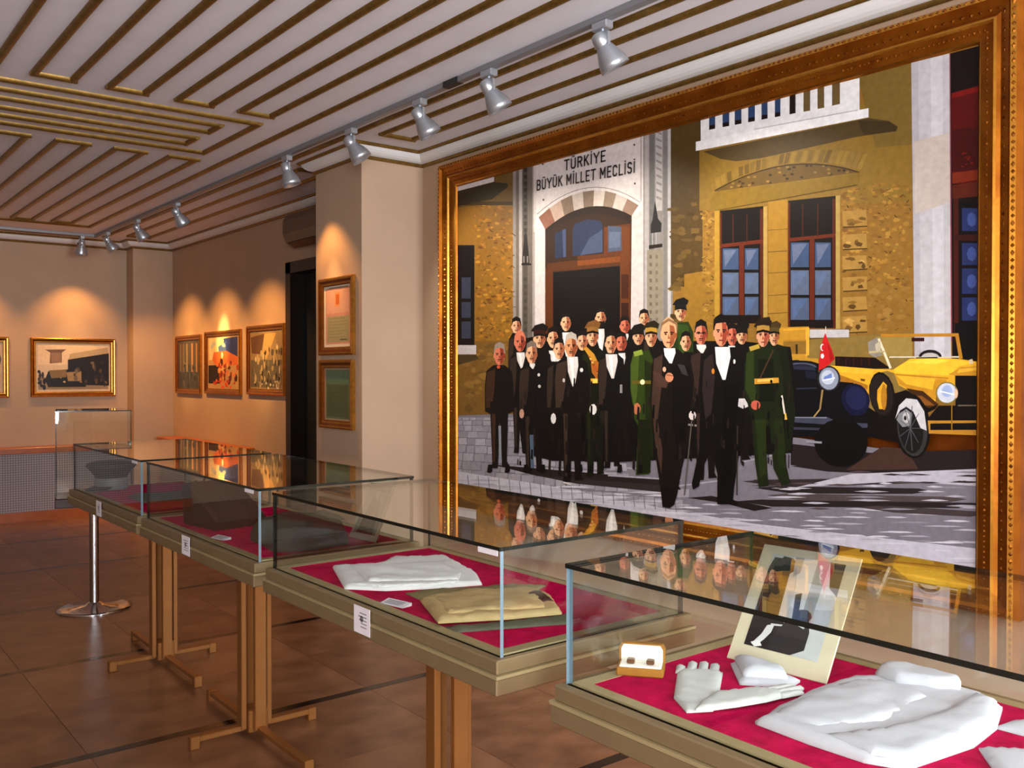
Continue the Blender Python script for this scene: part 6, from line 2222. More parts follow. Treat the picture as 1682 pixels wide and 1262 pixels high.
1d1512 1863 1051 5 31 30 11 29 -13 7 -37 -8 18 -28 7 -27 -6;
3a2017 1876 1040 17 0 -1 4 -17 0;
3a2017 1905 1039 17 -1 0 4 -17 2;
1c1210 1889 1037 -2 -2 -3 -1 -4 1 -1 2 1 2 4 0 3 0;
1c1210 1917 1035 -1 -2 -4 0 -3 1 -2 2 2 1 3 1 4 -1;
9a5a3c 1897 1037 8 -16 -11 0;
7a3524 1888 1008 22 -1 0 4 -22 1;
3a2218 1887 1014 24 -1 0 5 -24 1;
141417 1845 1073 25 25 49 8 31 -18 -9 -19 -43 -3;
1c1c20 1861 1055 2 20 35 2 36 -6 2 -20 -38 8;
17120f 1863 1055 35 5 38 -9 4 -9 -42 7 -32 -3;
2a3c16 1847 984 102 2 30 -51 9 -279 -132 -2 -9 240;
37501c 1879 977 70 -9 8 -194 -62 0;
1d1512 997 940 -5 -26 -14 -21 -20 -11 -23 1 -20 12 -14 21 -5 27 5 26 14 20 20 11 23 -1 20 -12 14 -22;
d8a882 991 928 -4 -23 -12 -18 -18 -9 -20 0 -18 11 -13 18 -4 23 4 23 13 18 18 9 20 -1 18 -10 12 -19;
9a5a3c 951 971 30 -9 9 -37 -13 -33 -25 -14 4 43;
d8a882 907 928 -2 -10 -4 -4 -5 5 -2 9 2 9 5 4 4 -4;
9a5a3c 999 925 -2 -9 -5 -4 -4 4 -2 10 2 9 4 4 5 -4;
1d1512 899 950 7 39 41 14 40 -15 9 -46 -11 22 -38 8 -37 -8;
3a2017 916 937 23 0 0 6 -23 -1;
3a2017 956 937 23 -2 0 6 -22 1;
1c1210 934 933 -2 -2 -4 -1 -5 1 -2 2 2 3 5 1 4 -2;
1c1210 972 932 -2 -2 -4 -1 -5 1 -2 2 2 3 5 0 4 -1;
9a5a3c 945 934 11 -20 -15 -1;
7a3524 932 898 31 -1 0 5 -31 1;
3a2218 931 905 33 0 0 5 -33 1;
cfcbc8 911 864 82 -2 5 -25 -27 -57 -17 0 -35 42;
e6e2de 930 856 29 0 8 -63 -11 0;
1d1512 883 943 -6 -26 -15 -21 -22 -11 -24 0 -23 13 -15 21 -6 27 6 27 15 20 23 11 24 -1 22 -12 15 -22;
d8a882 877 931 -5 -23 -14 -18 -19 -10 -22 1 -20 10 -14 19 -5 24 5 23 14 18 20 9 22 -1 19 -10 14 -19;
9a5a3c 833 975 32 -9 11 -37 -15 -35 -27 -14 4 44;
d8a882 785 931 -2 -9 -6 -4 -5 4 -2 10 2 9 5 4 6 -4;
9a5a3c 885 928 -2 -9 -5 -4 -5 4 -3 10 3 9 5 4 5 -4;
1d1512 775 954 9 40 44 14 43 -15 11 -48 -13 23 -41 8 -40 -8;
3a2017 795 940 25 1 -1 6 -25 -1;
3a2017 838 940 25 -2 1 6 -25 2;
1c1210 814 936 -2 -2 -5 -1 -5 1 -2 3 2 2 5 1 5 -1;
1c1210 856 935 -2 -2 -5 -1 -5 1 -3 3 3 2 5 1 5 -1;
9a5a3c 826 938 12 -21 -16 0;
7a3524 812 901 34 -1 0 5 -34 1;
3a2218 811 908 36 -1 0 6 -36 1;
1a1413 749 981 37 33 73 10 46 -22 -13 -24 -64 -4;
3a1c16 773 960 2 25 53 2 54 -6 3 -25 -57 9;
17120f 775 960 53 6 57 -10 5 -11 -62 7 -47 -4;
15110f 783 880 89 -2 53 -36 12 -90 -2 -167 -31 -14 -154 -4 -33 13 -2 172 13 93;
3a2d26 733 838 65 21 -10 -142 -20 -114 -42 -1 -4 150;
15110f 750 638 90 1 -19 -343 -4 -28 -55 -4 8 36;
15110f 824 639 80 1 -11 -325 19 -27 -61 -7 0 38;
3a2d26 766 567 31 1 -4 -267 -15 -1;
1d1512 1236 915 -4 -23 -12 -18 -18 -10 -20 0 -18 11 -12 19 -5 24 5 23 12 19 18 9 20 0 18 -11 12 -19;
d8a882 1231 904 -4 -20 -10 -16 -16 -9 -18 1 -15 9 -11 17 -4 20 3 21 11 16 16 9 18 -1 16 -10 10 -16;
9a5a3c 1196 943 26 -7 8 -34 -11 -30 -22 -13 4 39;
d8a882 1158 904 -2 -8 -4 -4 -4 4 -2 9 1 8 5 4 4 -4;
9a5a3c 1238 902 -2 -8 -4 -4 -4 4 -2 9 2 8 4 3 4 -3;
1d1512 1150 925 7 35 35 12 35 -13 8 -42 -10 20 -33 7 -32 -7;
3a2017 1165 913 21 0 -1 5 -20 0;
3a2017 1200 913 20 -2 1 5 -20 2;
1c1210 1181 909 -1 -2 -5 -1 -4 1 -2 3 2 2 4 0 5 -1;
1c1210 1215 908 -2 -2 -4 0 -4 0 -2 3 2 2 4 0 4 0;
9a5a3c 1190 910 11 -18 -14 0;
7a3524 1180 877 26 0 0 4 -26 1;
3a2218 1179 884 28 0 0 5 -28 0;
1d1512 1654 928 -4 -20 -10 -16 -16 -9 -17 1 -16 9 -11 17 -3 21 3 20 11 16 16 9 17 -1 16 -10 10 -16;
d8a882 1650 919 -4 -18 -9 -14 -14 -7 -15 0 -14 8 -10 15 -3 18 3 18 10 14 14 7 15 -1 14 -8 9 -14;
9a5a3c 1619 953 23 -7 7 -29 -10 -27 -19 -11 3 34;
d8a882 1585 919 -1 -8 -4 -3 -3 4 -2 7 2 8 3 3 4 -4;
9a5a3c 1656 917 -2 -8 -4 -2 -3 3 -2 7 2 7 3 3 4 -3;
1d1512 1579 937 6 30 30 11 31 -11 7 -37 -8 18 -30 6 -27 -6;
3a2017 1592 926 18 0 -1 5 -17 0;
3a2017 1623 926 17 -1 1 4 -18 1;
1c1210 1606 923 -1 -2 -4 0 -4 0 -1 2 1 2 4 1 4 -1;
1c1210 1635 922 -1 -2 -4 0 -3 1 -2 2 2 1 3 1 4 -1;
9a5a3c 1614 924 9 -16 -12 0;
7a3524 1605 895 23 0 0 4 -23 0;
3a2218 1604 901 25 0 0 4 -25 1;
17150f 1560 957 26 26 51 8 33 -17 -10 -18 -45 -4;
1d1b10 1577 941 2 19 36 3 38 -5 2 -20 -39 7;
17120f 1579 941 37 5 39 -8 4 -8 -43 5 -34 -3;
1d1512 1535 901 -4 -22 -12 -18 -17 -10 -19 1 -17 10 -12 18 -4 23 4 22 12 18 17 9 19 0 17 -11 12 -18;
c9765a 1530 890 -3 -19 -11 -15 -15 -9 -17 1 -15 9 -11 16 -3 19 3 20 11 15 15 8 17 0 15 -9 11 -16;
8c3c2a 1497 928 25 -8 8 -31 -12 -30 -20 -12 3 38;
c9765a 1460 890 -2 -8 -4 -3 -4 3 -2 9 2 8 4 3 4 -4;
8c3c2a 1537 888 -2 -8 -4 -3 -4 4 -1 8 1 8 4 3 4 -4;
1d1512 1452 910 7 33 34 12 33 -12 8 -40 -9 19 -32 7 -31 -7;
3a2017 1467 898 20 1 -1 4 -19 0;
3a2017 1501 898 19 -1 0 5 -19 1;
1c1210 1482 895 -1 -2 -4 -1 -4 1 -2 2 2 2 4 1 4 -1;
1c1210 1514 894 -1 -2 -4 -1 -4 1 -2 2 2 2 4 1 4 -1;
8c3c2a 1491 896 10 -17 -13 -1;
7a3524 1481 865 25 -1 0 4 -25 1;
3a2218 1480 871 27 0 0 4 -27 1;
15110f 1474 853 56 -1 34 -32 7 -82 -1 -170 -14 -13 -108 -3 -15 13 -2 173 8 84;
3a2d26 1442 815 41 19 -6 -128 -12 -121 -27 -1 -2 154;
15110f 1448 616 62 2 -12 -319 -3 -26 -38 -3 5 33;
15110f 1500 617 55 1 -7 -303 13 -24 -42 -7 0 35;
3a2d26 1459 552 22 1 -2 -249 -11 -1;
cfcbc8 1473 840 49 0 3 -25 -16 -58 -11 0 -21 42;
e6e2de 1484 834 18 0 4 -64 -6 0;
1d1512 1968 892 -3 -20 -10 -17 -14 -9 -15 1 -14 9 -10 17 -4 21 4 21 10 16 14 9 15 0 14 -10 10 -17;
d8a882 1964 883 -3 -18 -8 -14 -13 -8 -13 0 -13 8 -8 15 -4 18 4 18 8 15 13 7 13 0 13 -9 8 -14;
9a5a3c 1937 917 20 -7 7 -29 -9 -27 -17 -11 2 34;
d8a882 1906 882 -1 -7 -3 -3 -3 3 -2 8 2 7 3 3 3 -3;
9a5a3c 1969 881 -1 -8 -3 -3 -3 4 -2 7 2 8 3 3 3 -4;
1d1512 1900 900 6 31 27 12 28 -12 6 -37 -7 18 -27 6 -25 -6;
3a2017 1913 890 15 0 0 5 -16 -1;
3a2017 1940 890 16 -1 0 4 -16 1;
1c1210 1925 887 -1 -2 -4 -1 -3 1 -1 2 1 2 3 1 4 -1;
1c1210 1951 886 -1 -2 -3 0 -4 0 -1 2 1 2 4 1 3 -1;
9a5a3c 1932 888 8 -16 -10 -1;
7a3524 1924 859 21 -1 0 4 -21 1;
3a2218 1923 865 22 -1 0 5 -22 0;
15110f 1925 839 48 -1 29 -29 7 -76 -1 -152 -12 -12 -93 -3 -13 11 -1 155 6 78;
3a2d26 1898 804 35 17 -5 -118 -11 -107 -23 -1 -2 137;
1d1512 2244 917 -3 -23 -9 -17 -12 -10 -14 0 -13 11 -9 18 -3 23 3 22 9 18 12 9 14 0 13 -11 9 -18;
c9765a 2240 906 -2 -19 -8 -15 -11 -9 -13 0 -11 9 -8 16 -3 20 3 19 8 16 11 8 13 0 11 -9 7 -16;
8c3c2a 2215 943 19 -7 6 -32 -8 -29 -16 -12 2 37;
c9765a 2188 906 -1 -8 -3 -3 -3 3 -1 8 1 8 3 4 3 -4;
8c3c2a 2245 904 -1 -8 -3 -3 -3 3 -1 8 1 8 3 4 3 -4;
1d1512 2183 925 4 34 25 12 25 -12 6 -41 -7 20 -24 6 -22 -6;
3a2017 2194 914 14 0 -1 5 -14 0;
3a2017 2218 914 14 -1 1 4 -14 2;
1c1210 2205 911 -1 -2 -3 -1 -3 1 -2 2 2 2 3 1 3 -1;
1c1210 2229 910 -2 -2 -3 -1 -3 1 -1 2 1 2 3 1 3 -1;
8c3c2a 2211 912 8 -17 -10 -1;
7a3524 2204 880 19 0 0 4 -19 1;
3a2218 2203 887 20 -1 0 5 -20 1;
cfcbc8 2190 863 38 -1 3 -5 -13 -12 -8 0 -17 9;
e6e2de 2199 857 14 0 3 -1 -5 1;
1d1512 2298 914 -2 -19 -9 -16 -12 -8 -14 0 -12 9 -9 16 -3 20 3 19 8 16 13 8 14 0 12 -10 8 -16;
d8a882 2295 905 -3 -17 -7 -13 -11 -8 -12 1 -11 7 -8 14 -3 18 3 17 8 13 11 7 12 0 11 -8 7 -14;
9a5a3c 2271 937 18 -6 5 -28 -7 -25 -16 -11 3 33;
d8a882 2244 905 -1 -7 -3 -3 -3 3 -1 7 1 7 3 3 3 -3;
9a5a3c 2300 903 -1 -7 -3 -3 -3 3 -1 7 1 7 3 3 2 -3;
1d1512 2239 922 4 29 25 11 24 -11 6 -35 -7 16 -23 6 -22 -6;
3a2017 2249 912 14 0 0 4 -14 0;
3a2017 2273 912 14 -1 1 4 -14 1;
1c1210 2260 909 -1 -2 -3 0 -3 0 -1 2 1 2 3 1 3 -1;
1c1210 2284 908 -2 -2 -3 0 -2 1 -2 1 2 2 2 1 3 -1;
9a5a3c 2267 910 7 -15 -10 -1;
7a3524 2259 882 19 0 0 4 -19 0;
3a2218 2259 888 19 -1 0 5 -19 0;
14120f 2224 942 20 24 41 8 26 -16 -7 -18 -36 -3;
1a1713 2237 926 1 18 30 3 30 -5 2 -18 -32 6;
17120f 2239 926 29 5 32 -7 2 -9 -34 6 -27 -4;
15110f 2217 856 68 -1 41 -28 9 -72 -1 -165 -21 -12 -124 -3 -22 10 -2 170 9 74;
3a2d26 2178 823 50 16 -7 -112 -15 -124 -33 -1 -3 153;
15110f 2189 631 72 2 -14 -286 -3 -23 -44 -3 6 28;
15110f 2249 632 64 2 -8 -272 15 -21 -49 -6 0 30;
3a2d26 2202 575 25 1 -2 -225 -13 -1;
c9765a 702 927 -5 -27 -15 -21 -22 -12 -25 1 -22 12 -16 22 -5 28 5 27 16 21 22 12 25 -1 22 -13 15 -22;
c9765a 696 914 -5 -23 -13 -19 -20 -10 -22 1 -19 11 -14 19 -5 24 5 23 14 19 19 10 22 -1 20 -11 13 -19;
8c3c2a 653 959 32 -9 10 -38 -14 -35 -27 -15 4 45;
c9765a 604 914 -2 -10 -5 -4 -5 5 -2 10 2 9 5 4 5 -4;
8c3c2a 704 912 -2 -10 -5 -4 -5 4 -2 10 2 10 5 4 5 -4;
3a2017 614 924 25 0 0 6 -25 0;
3a2017 657 924 25 -2 1 6 -25 2;
1c1210 634 920 -2 -2 -6 -1 -5 1 -2 2 2 3 5 1 6 -2;
1c1210 675 919 -2 -3 -5 0 -5 1 -2 2 2 3 5 1 5 -2;
8c3c2a 645 921 13 -21 -17 -1;
7a3524 632 883 33 -1 0 6 -33 0;
3a2218 631 891 35 -1 0 6 -35 1;
15110f 605 862 84 -2 50 -36 11 -93 -2 -186 -32 -15 -139 -4 -33 13 -2 192 11 95;
3a2d26 558 819 61 21 -9 -146 -19 -131 -39 -1 -3 169;
15110f 577 599 81 2 -18 -317 -3 -29 -49 -3 7 37;
15110f 644 600 72 2 -10 -299 17 -28 -55 -7 0 40;
3a2d26 591 526 28 1 -3 -237 -14 -1;
cfcbc8 615 858 76 -1 5 -28 -25 -66 -16 0 -33 48;
e6e2de 632 850 28 0 7 -72 -10 0;
8f8478 503 855 -6 -29 -16 -24 -23 -13 -26 1 -24 13 -16 24 -6 30 6 30 16 23 24 13 26 -1 23 -13 16 -24;
c9765a 496 841 -5 -25 -14 -21 -21 -11 -23 0 -21 12 -14 21 -5 26 5 26 14 20 21 11 23 0 21 -12 14 -21;
8c3c2a 450 890 34 -9 11 -42 -15 -39 -29 -16 5 49;
c9765a 399 840 -2 -10 -6 -5 -5 5 -2 11 2 10 5 5 6 -5;
8c3c2a 505 839 -2 -11 -6 -4 -5 4 -2 11 2 11 5 4 6 -4;
8f8478 389 866 9 44 47 17 46 -16 11 -53 -13 25 -44 9 -42 -10;
3a2017 410 851 26 1 0 6 -27 -1;
3a2017 455 852 27 -2 1 6 -27 2;
1c1210 430 847 -2 -3 -5 -1 -6 1 -2 3 2 3 6 1 5 -1;
1c1210 474 846 -2 -2 -5 -1 -6 1 -2 2 2 3 6 1 5 -1;
8c3c2a 443 849 13 -23 -18 -1;
7a3524 428 807 35 -1 1 6 -36 0;
3a2218 427 815 38 0 0 6 -38 0;
17110f 386 783 116 -1 69 -37 15 -95 -2 -146 -48 -16 -185 -7 -51 14 -2 152 16 99;
452b1e 320 738 86 22 -13 -150 -26 -91 -56 -1 -4 129;
17110f 351 557 107 2 -23 -381 -4 -31 -66 -5 10 38;
17110f 440 559 96 2 -14 -362 22 -28 -72 -9 0 41;
452b1e 370 482 38 1 -5 -300 -19 -2;
8a8f9a 438 410 25 1 6 -231 -24 -2;
c0562f 457 771 -9 -9 -19 0 -9 10 9 9 19 0;
7a6a60 809 857 -5 -28 -15 -22 -21 -13 -24 1 -22 12 -15 23 -5 29 5 29 15 22 22 12 24 0 21 -13 15 -23;
d8a882 803 844 -5 -24 -13 -20 -19 -11 -21 0 -19 12 -13 20 -5 25 5 24 13 20 19 11 21 -1 19 -11 13 -20;
9a5a3c 761 891 31 -9 10 -40 -14 -37 -26 -16 4 47;
d8a882 714 843 -2 -10 -5 -4 -5 4 -2 10 2 11 5 4 5 -5;
9a5a3c 811 842 -2 -10 -5 -5 -5 5 -2 10 2 10 5 4 5 -4;
7a6a60 705 868 8 42 43 16 42 -16 10 -50 -12 24 -40 8 -39 -9;
3a2017 724 853 24 1 -1 6 -24 -1;
3a2017 765 854 25 -2 0 6 -24 2;
1c1210 743 849 -3 -2 -5 -1 -5 1 -2 3 2 2 5 1 5 -1;
1c1210 783 849 -2 -3 -5 -1 -5 1 -2 3 2 2 5 1 5 -1;
9a5a3c 754 851 12 -22 -16 -1;
7a3524 741 811 32 0 0 5 -32 0;
3a2218 740 819 34 0 0 6 -34 0;
131011 717 792 110 -1 66 -35 15 -91 -3 -168 -44 -15 -179 -7 -47 13 -3 174 15 94;
3a2d26 654 749 81 21 -12 -143 -25 -116 -53 -1 -4 152;
131011 682 547 104 3 -22 -375 -5 -29 -63 -6 9 37;
131011 768 549 93 3 -13 -356 22 -27 -70 -9 0 39;
3a2d26 700 476 37 1 -5 -298 -18 -1;
cfcbc8 737 792 49 -1 3 -9 -16 -23 -11 0 -21 17;
e6e2de 748 784 18 0 4 -10 -6 0;
55667a 739 370 34 1 5 -195 -28 -2;
b9907a 688 493 -7 -21 -16 -9 -17 8 -6 20 6 21 17 9 16 -8;
c9c4c0 836 724 -7 -9 -13 0 -7 9 7 9 13 0;
b9b4b0 842 657 -7 -9 -14 0 -7 9 7 9 14 0;
1d1512 1046 877 -4 -26 -13 -20 -19 -11 -21 0 -19 12 -13 21 -5 26 5 25 13 21 19 11 21 -1 19 -12 13 -21;
d8a882 1041 865 -4 -23 -12 -17 -16 -10 -19 0 -17 10 -11 19 -5 22 5 23 11 18 17 9 19 0 16 -11 12 -18;
9a5a3c 1004 907 27 -8 9 -36 -12 -34 -23 -14 3 43;
d8a882 963 864 -2 -9 -4 -4 -5 4 -2 9 2 10 5 3 4 -4;
9a5a3c 1048 862 -2 -9 -4 -4 -5 4 -1 10 1 9 5 4 4 -4;
1d1512 955 886 7 39 37 14 37 -14 9 -46 -10 22 -36 7 -34 -8;
3a2017 971 873 22 1 -1 5 -21 0;
3a2017 1008 874 21 -2 1 5 -21 2;
1c1210 988 870 -2 -3 -4 -1 -5 1 -2 3 2 2 5 1 4 -1;
1c1210 1023 869 -1 -2 -5 -1 -4 1 -2 2 2 2 4 1 5 -1;
9a5a3c 998 871 10 -20 -14 -1;
7a3524 986 835 29 -1 0 5 -29 1;
3a2218 985 842 30 0 0 5 -30 1;
cfcbc8 970 814 69 -1 4 -10 -23 -24 -14 0 -30 18;
e6e2de 986 807 25 0 6 -14 -9 0;
15110f 940 801 66 -1 40 -35 9 -88 -1 -157 -18 -15 -126 -4 -19 13 -1 161 9 91;
3a2d26 903 759 48 21 -7 -139 -15 -105 -32 -1 -2 140;
d4cfcc 976 476 -7 -23 -17 -10 -17 9 -7 22 7 22 17 10 17 -9;
1d1512 1744 927 -4 -24 -11 -20 -15 -10 -18 0 -16 12 -12 20 -4 24 4 25 11 19 17 10 17 0 16 -12 11 -20;
d8a882 1740 915 -4 -21 -9 -16 -14 -10 -16 1 -14 10 -10 17 -4 22 4 21 9 17 15 9 15 -1 14 -10 10 -17;
9a5a3c 1708 956 23 -8 8 -35 -10 -32 -20 -13 3 41;
d8a882 1674 915 -2 -9 -4 -3 -3 4 -2 9 1 9 4 3 4 -4;
9a5a3c 1746 913 -2 -9 -4 -3 -3 4 -2 9 2 8 3 4 4 -4;
1d1512 1667 937 6 36 31 14 32 -14 7 -44 -9 21 -30 7 -28 -7;
3a2017 1681 924 18 1 -1 5 -18 -1;
3a2017 1712 924 18 -1 0 5 -18 1;
1c1210 1695 920 -2 -2 -4 0 -3 1 -2 2 2 2 3 1 4 -1;
1c1210 1725 920 -2 -3 -3 0 -4 1 -2 2 2 2 4 1 3 -1;
9a5a3c 1703 922 9 -19 -12 -1;
7a3524 1693 887 24 0 0 4 -24 1;
3a2218 1693 894 25 0 0 5 -25 1;
2c2412 1648 961 26 31 53 10 33 -20 -9 -22 -47 -5;
b08a28 1665 942 2 23 37 3 39 -6 3 -23 -42 8;
17120f 1667 942 37 6 42 -9 3 -10 -44 6 -34 -4;
1d1512 1320 943 -4 -25 -13 -21 -18 -11 -20 0 -19 12 -13 22 -4 26 4 27 13 20 18 11 21 -1 18 -12 13 -21;
d8a882 1315 931 -4 -22 -11 -18 -16 -10 -18 0 -17 11 -11 19 -4 23 4 23 11 18 17 9 18 0 16 -11 11 -19;
9a5a3c 1279 975 27 -9 8 -37 -12 -34 -22 -14 3 43;
d8a882 1239 931 -2 -9 -4 -4 -4 4 -2 10 2 9 4 4 4 -4;
9a5a3c 1322 929 -2 -9 -4 -4 -4 4 -2 9 2 10 4 3 4 -4;
1d1512 1231 954 7 39 37 15 36 -15 8 -47 -10 22 -34 8 -33 -8;
3a2017 1247 941 21 0 -1 6 -20 -1;
3a2017 1283 941 21 -2 0 5 -20 2;
1c1210 1264 937 -2 -2 -5 -1 -4 1 -2 2 2 3 4 0 5 -1;
1c1210 1298 936 -2 -3 -4 0 -4 1 -2 2 2 2 4 1 4 -1;
9a5a3c 1273 938 10 -20 -13 -1;
7a3524 1262 901 27 0 0 5 -27 0;
3a2218 1261 909 29 -1 0 6 -29 0;
7a5222 1209 981 31 33 60 10 39 -21 -11 -24 -53 -5;
8c642c 1229 960 2 25 44 2 44 -6 3 -24 -47 8;
17120f 1231 960 44 6 47 -9 4 -12 -51 8 -39 -5;
161a0c 1246 871 86 -2 51 -34 12 -84 -2 -155 -32 -14 -144 -4 -34 13 -3 161 12 86;
23280f 1197 832 63 19 -9 -133 -19 -106 -41 -1 -4 141;
161a0c 1217 645 83 1 -17 -445 -3 -27 -51 -5 7 34;
161a0c 1286 646 75 1 -10 -427 17 -25 -56 -8 0 36;
23280f 1232 579 29 1 -3 -375 -15 -1;
c08c22 1202 872 59 -61 38 -66 10 -49 28 0 -10 81 -38 60 -58 41;
a8641a 1261 791 47 13 38 -27 10 -71 -47 -7 -39 39;
d8a52c 1261 705 95 1 0 -26 -95 -1;
efc65a 1280 702 38 0 0 -19 -38 -1;
b5521c 1241 828 19 -4 -4 -16;
e0c070 1249 818 19 -4 -5 -16;
b5521c 1257 808 19 -4 -5 -16;
e0c070 1264 798 20 -4 -5 -16;
8a3a14 1272 788 19 -4 -4 -16;
b5521c 1280 778 19 -4 -5 -16;
b5521c 1287 768 20 -4 -5 -16;
b5521c 1295 758 19 -3 -5 -17;
8a3a14 1303 748 19 -3 -5 -17;
e0c070 1310 738 19 -3 -4 -16;
d9a63a 1318 728 19 -3 -5 -16;
8a3a14 1326 719 18 -4 -4 -16;
d9d5d2 1309 538 -6 -17 -14 -12 -18 0 -14 10 -6 17 6 18 14 11 18 1 14 -11;
b0a79e 1156 893 -6 -30 -14 -24 -22 -13 -24 0 -21 14 -15 25 -6 30 6 30 15 24 21 13 24 -1 21 -14 15 -24;
cf9468 1150 879 -5 -26 -13 -21 -19 -11 -21 0 -19 12 -14 21 -5 27 5 26 13 21 20 11 21 -1 19 -12 13 -21;
8f4e30 1107 929 31 -10 11 -43 -14 -39 -27 -16 4 50;
cf9468 1060 878 -2 -11 -5 -4 -5 4 -2 11 2 11 5 5 5 -5;
8f4e30 1158 876 -3 -11 -4 -4 -5 5 -2 10 2 11 5 5 4 -5;
b0a79e 1051 904 8 45 43 17 42 -17 11 -54 -13 26 -40 9 -38 -9;
3a2017 1070 889 25 1 -1 6 -25 -1;
3a2017 1112 889 24 -2 1 7 -24 2;
1c1210 1089 885 -2 -3 -5 -1 -5 1 -2 3 2 3 5 1 5 -2;
1c1210 1130 884 -3 -3 -5 -1 -5 1 -2 3 2 3 5 1 5 -1;
8f4e30 1100 886 12 -23 -16 -1;
7a3524 1087 844 32 -1 0 6 -32 1;
3a2218 1086 852 34 0 0 6 -34 1;
161110 1048 827 118 -2 70 -34 16 -86 -3 -179 -56 -15 -172 -6 -61 12 -3 186 16 90;
43332a 980 786 88 20 -13 -136 -27 -131 -57 -1 -5 166;
161110 1021 574 100 2 -21 -425 -5 -27 -61 -6 9 35;
161110 1103 576 90 2 -12 -406 21 -25 -68 -10 0 38;
43332a 1038 505 35 2 -4 -352 -17 -1;
cfcbc8 1068 827 89 -2 5 -49 -29 -115 -19 -1 -38 83;
e6e2de 1088 820 33 -1 8 -145 -12 0;
d8d4d0 1202 752 -7 -11 -15 0 -7 11 7 10 15 0;
bdb8b2 1052 694 -5 -11 -12 0 -5 11 5 10 12 0;
c9c5c0 1035 114 66 -7 4 8 -67 7;
1d1512 1459 901 -4 -27 -12 -21 -18 -12 -19 0 -18 13 -12 22 -4 27 4 28 12 21 18 12 19 -1 18 -13 12 -22;
d8a882 1454 889 -3 -24 -11 -19 -16 -10 -17 0 -16 11 -10 20 -4 23 3 24 11 19 16 10 17 -1 16 -11 10 -19;
9a5a3c 1420 933 25 -8 8 -39 -11 -35 -21 -15 3 45;
d8a882 1382 888 -2 -10 -4 -4 -4 4 -2 10 2 10 4 4 4 -4;
9a5a3c 1461 886 -2 -10 -4 -4 -4 5 -2 9 2 10 4 4 4 -4;
1d1512 1374 911 7 41 35 15 34 -15 8 -49 -10 24 -32 8 -32 -9;
3a2017 1389 898 20 0 0 6 -20 -1;
3a2017 1424 898 19 -2 1 6 -20 2;
1c1210 1405 894 -2 -3 -4 -1 -4 2 -2 2 2 3 4 0 4 -1;
1c1210 1438 893 -2 -2 -4 -1 -4 1 -2 2 2 3 4 1 4 -2;
9a5a3c 1414 895 10 -21 -13 -1;
7a3524 1403 857 27 -1 0 6 -27 0;
3a2218 1402 865 29 -1 0 6 -29 1;
12100f 1379 842 82 -1 50 -33 11 -82 -2 -175 -36 -14 -128 -4 -38 12 -2 180 11 85;
3a2d26 1332 804 61 18 -9 -129 -19 -127 -39 -1 -3 160;
12100f 1356 598 74 2 -15 -346 -3 -26 -46 -4 7 33;
12100f 1418 600 66 1 -8 -330 15 -24 -50 -7 0 35;
3a2d26 1369 533 26 1 -3 -275 -13 -1;
cfcbc8 1377 836 86 -2 5 -38 -28 -90 -18 0 -37 65;
e6e2de 1397 829 31 -1 8 -109 -12 0;
8f8b88 1484 674 18 1 0 -45 -18 0;
33450f 1581 839 111 13 42 -77 -8 -122 -8 -185 -24 -248 -94 -14 17 257 -26 31 -31 156 -1 126;
4a5e1c 1581 826 43 12 -16 -218 -18 -70 -26 100 0 126;
222c0c 1659 806 67 -31 -7 -491 -51 182;
1a2209 1617 495 93 4 -8 -272 -93 -14;
6a5c1c 1573 679 153 1 0 18 -153 -1;
ffe9b0 1663 689 -5 -10 -12 -4 -12 4 -5 9 5 10 12 5 12 -4;
b9704a 1634 552 -6 -21 -16 -11 -17 3 -12 16 0 22 12 16 17 5 16 -11;
8a9a3a 1581 845 60 11 9 -25 -60 -11;
171210 2068 932 -4 -26 -11 -20 -16 -11 -17 0 -16 12 -12 21 -4 27 4 26 11 20 16 11 18 -1 16 -12 11 -21;
c98468 2063 920 -3 -22 -10 -18 -14 -10 -15 1 -15 10 -9 18 -4 23 3 23 10 18 14 9 16 -1 14 -10 10 -19;
93402c 2032 963 23 -9 7 -36 -10 -34 -19 -14 3 43;
c98468 1998 920 -2 -9 -4 -4 -3 4 -2 9 1 10 4 3 4 -4;
93402c 2069 918 -1 -10 -4 -3 -4 4 -1 9 1 9 4 4 4 -4;
171210 1991 942 6 39 31 14 31 -15 8 -46 -9 22 -30 8 -28 -8;
3a2017 2005 929 18 1 -1 5 -18 0;
3a2017 2035 929 18 -2 1 6 -18 2;
1c1210 2019 925 -2 -2 -4 -1 -3 1 -2 3 2 2 3 1 4 -1;
1c1210 2048 924 -1 -2 -4 -1 -3 1 -2 3 1 2 4 1 4 -1;
93402c 2027 927 9 -20 -12 -1;
7a3524 2017 890 24 0 0 5 -24 0;
3a2218 2016 898 26 -1 0 6 -26 0;
191211 2014 855 80 -2 48 -29 11 -74 -1 -194 -31 -12 -133 -5 -32 11 -2 200 10 77;
3c2c26 1969 821 59 16 -9 -116 -17 -152 -39 -1 -3 182;
191211 1988 598 77 2 -15 -355 -3 -23 -48 -5 7 30;
191211 2052 599 69 2 -8 -339 16 -21 -52 -8 -1 32;
3c2c26 2002 540 27 1 -3 -292 -13 -1;
cfcbc8 2000 873 57 -2 4 -12 -19 -28 -12 0 -25 21;
e6e2de 2013 867 21 -1 5 -23 -8 0;
2a1a14 1998 926 64 -2 0 4 -64 3;
1a1210 1742 842 145 10 78 -55 23 -97 -15 -132 -15 -148 -46 -151 -31 -137 -23 -54 -73 -14 -16 102 -51 241 -17 214 8 154;
4a362d 1726 806 57 23 -8 -176 -24 -153 33 -150 -7 -123 -42 150 -25 214;
0f0b0b 1848 774 109 0 23 -118 -38 -178 -61 -182 -33 238;
543a30 1718 744 41 -6 65 -48 -16 -30 -74 11;
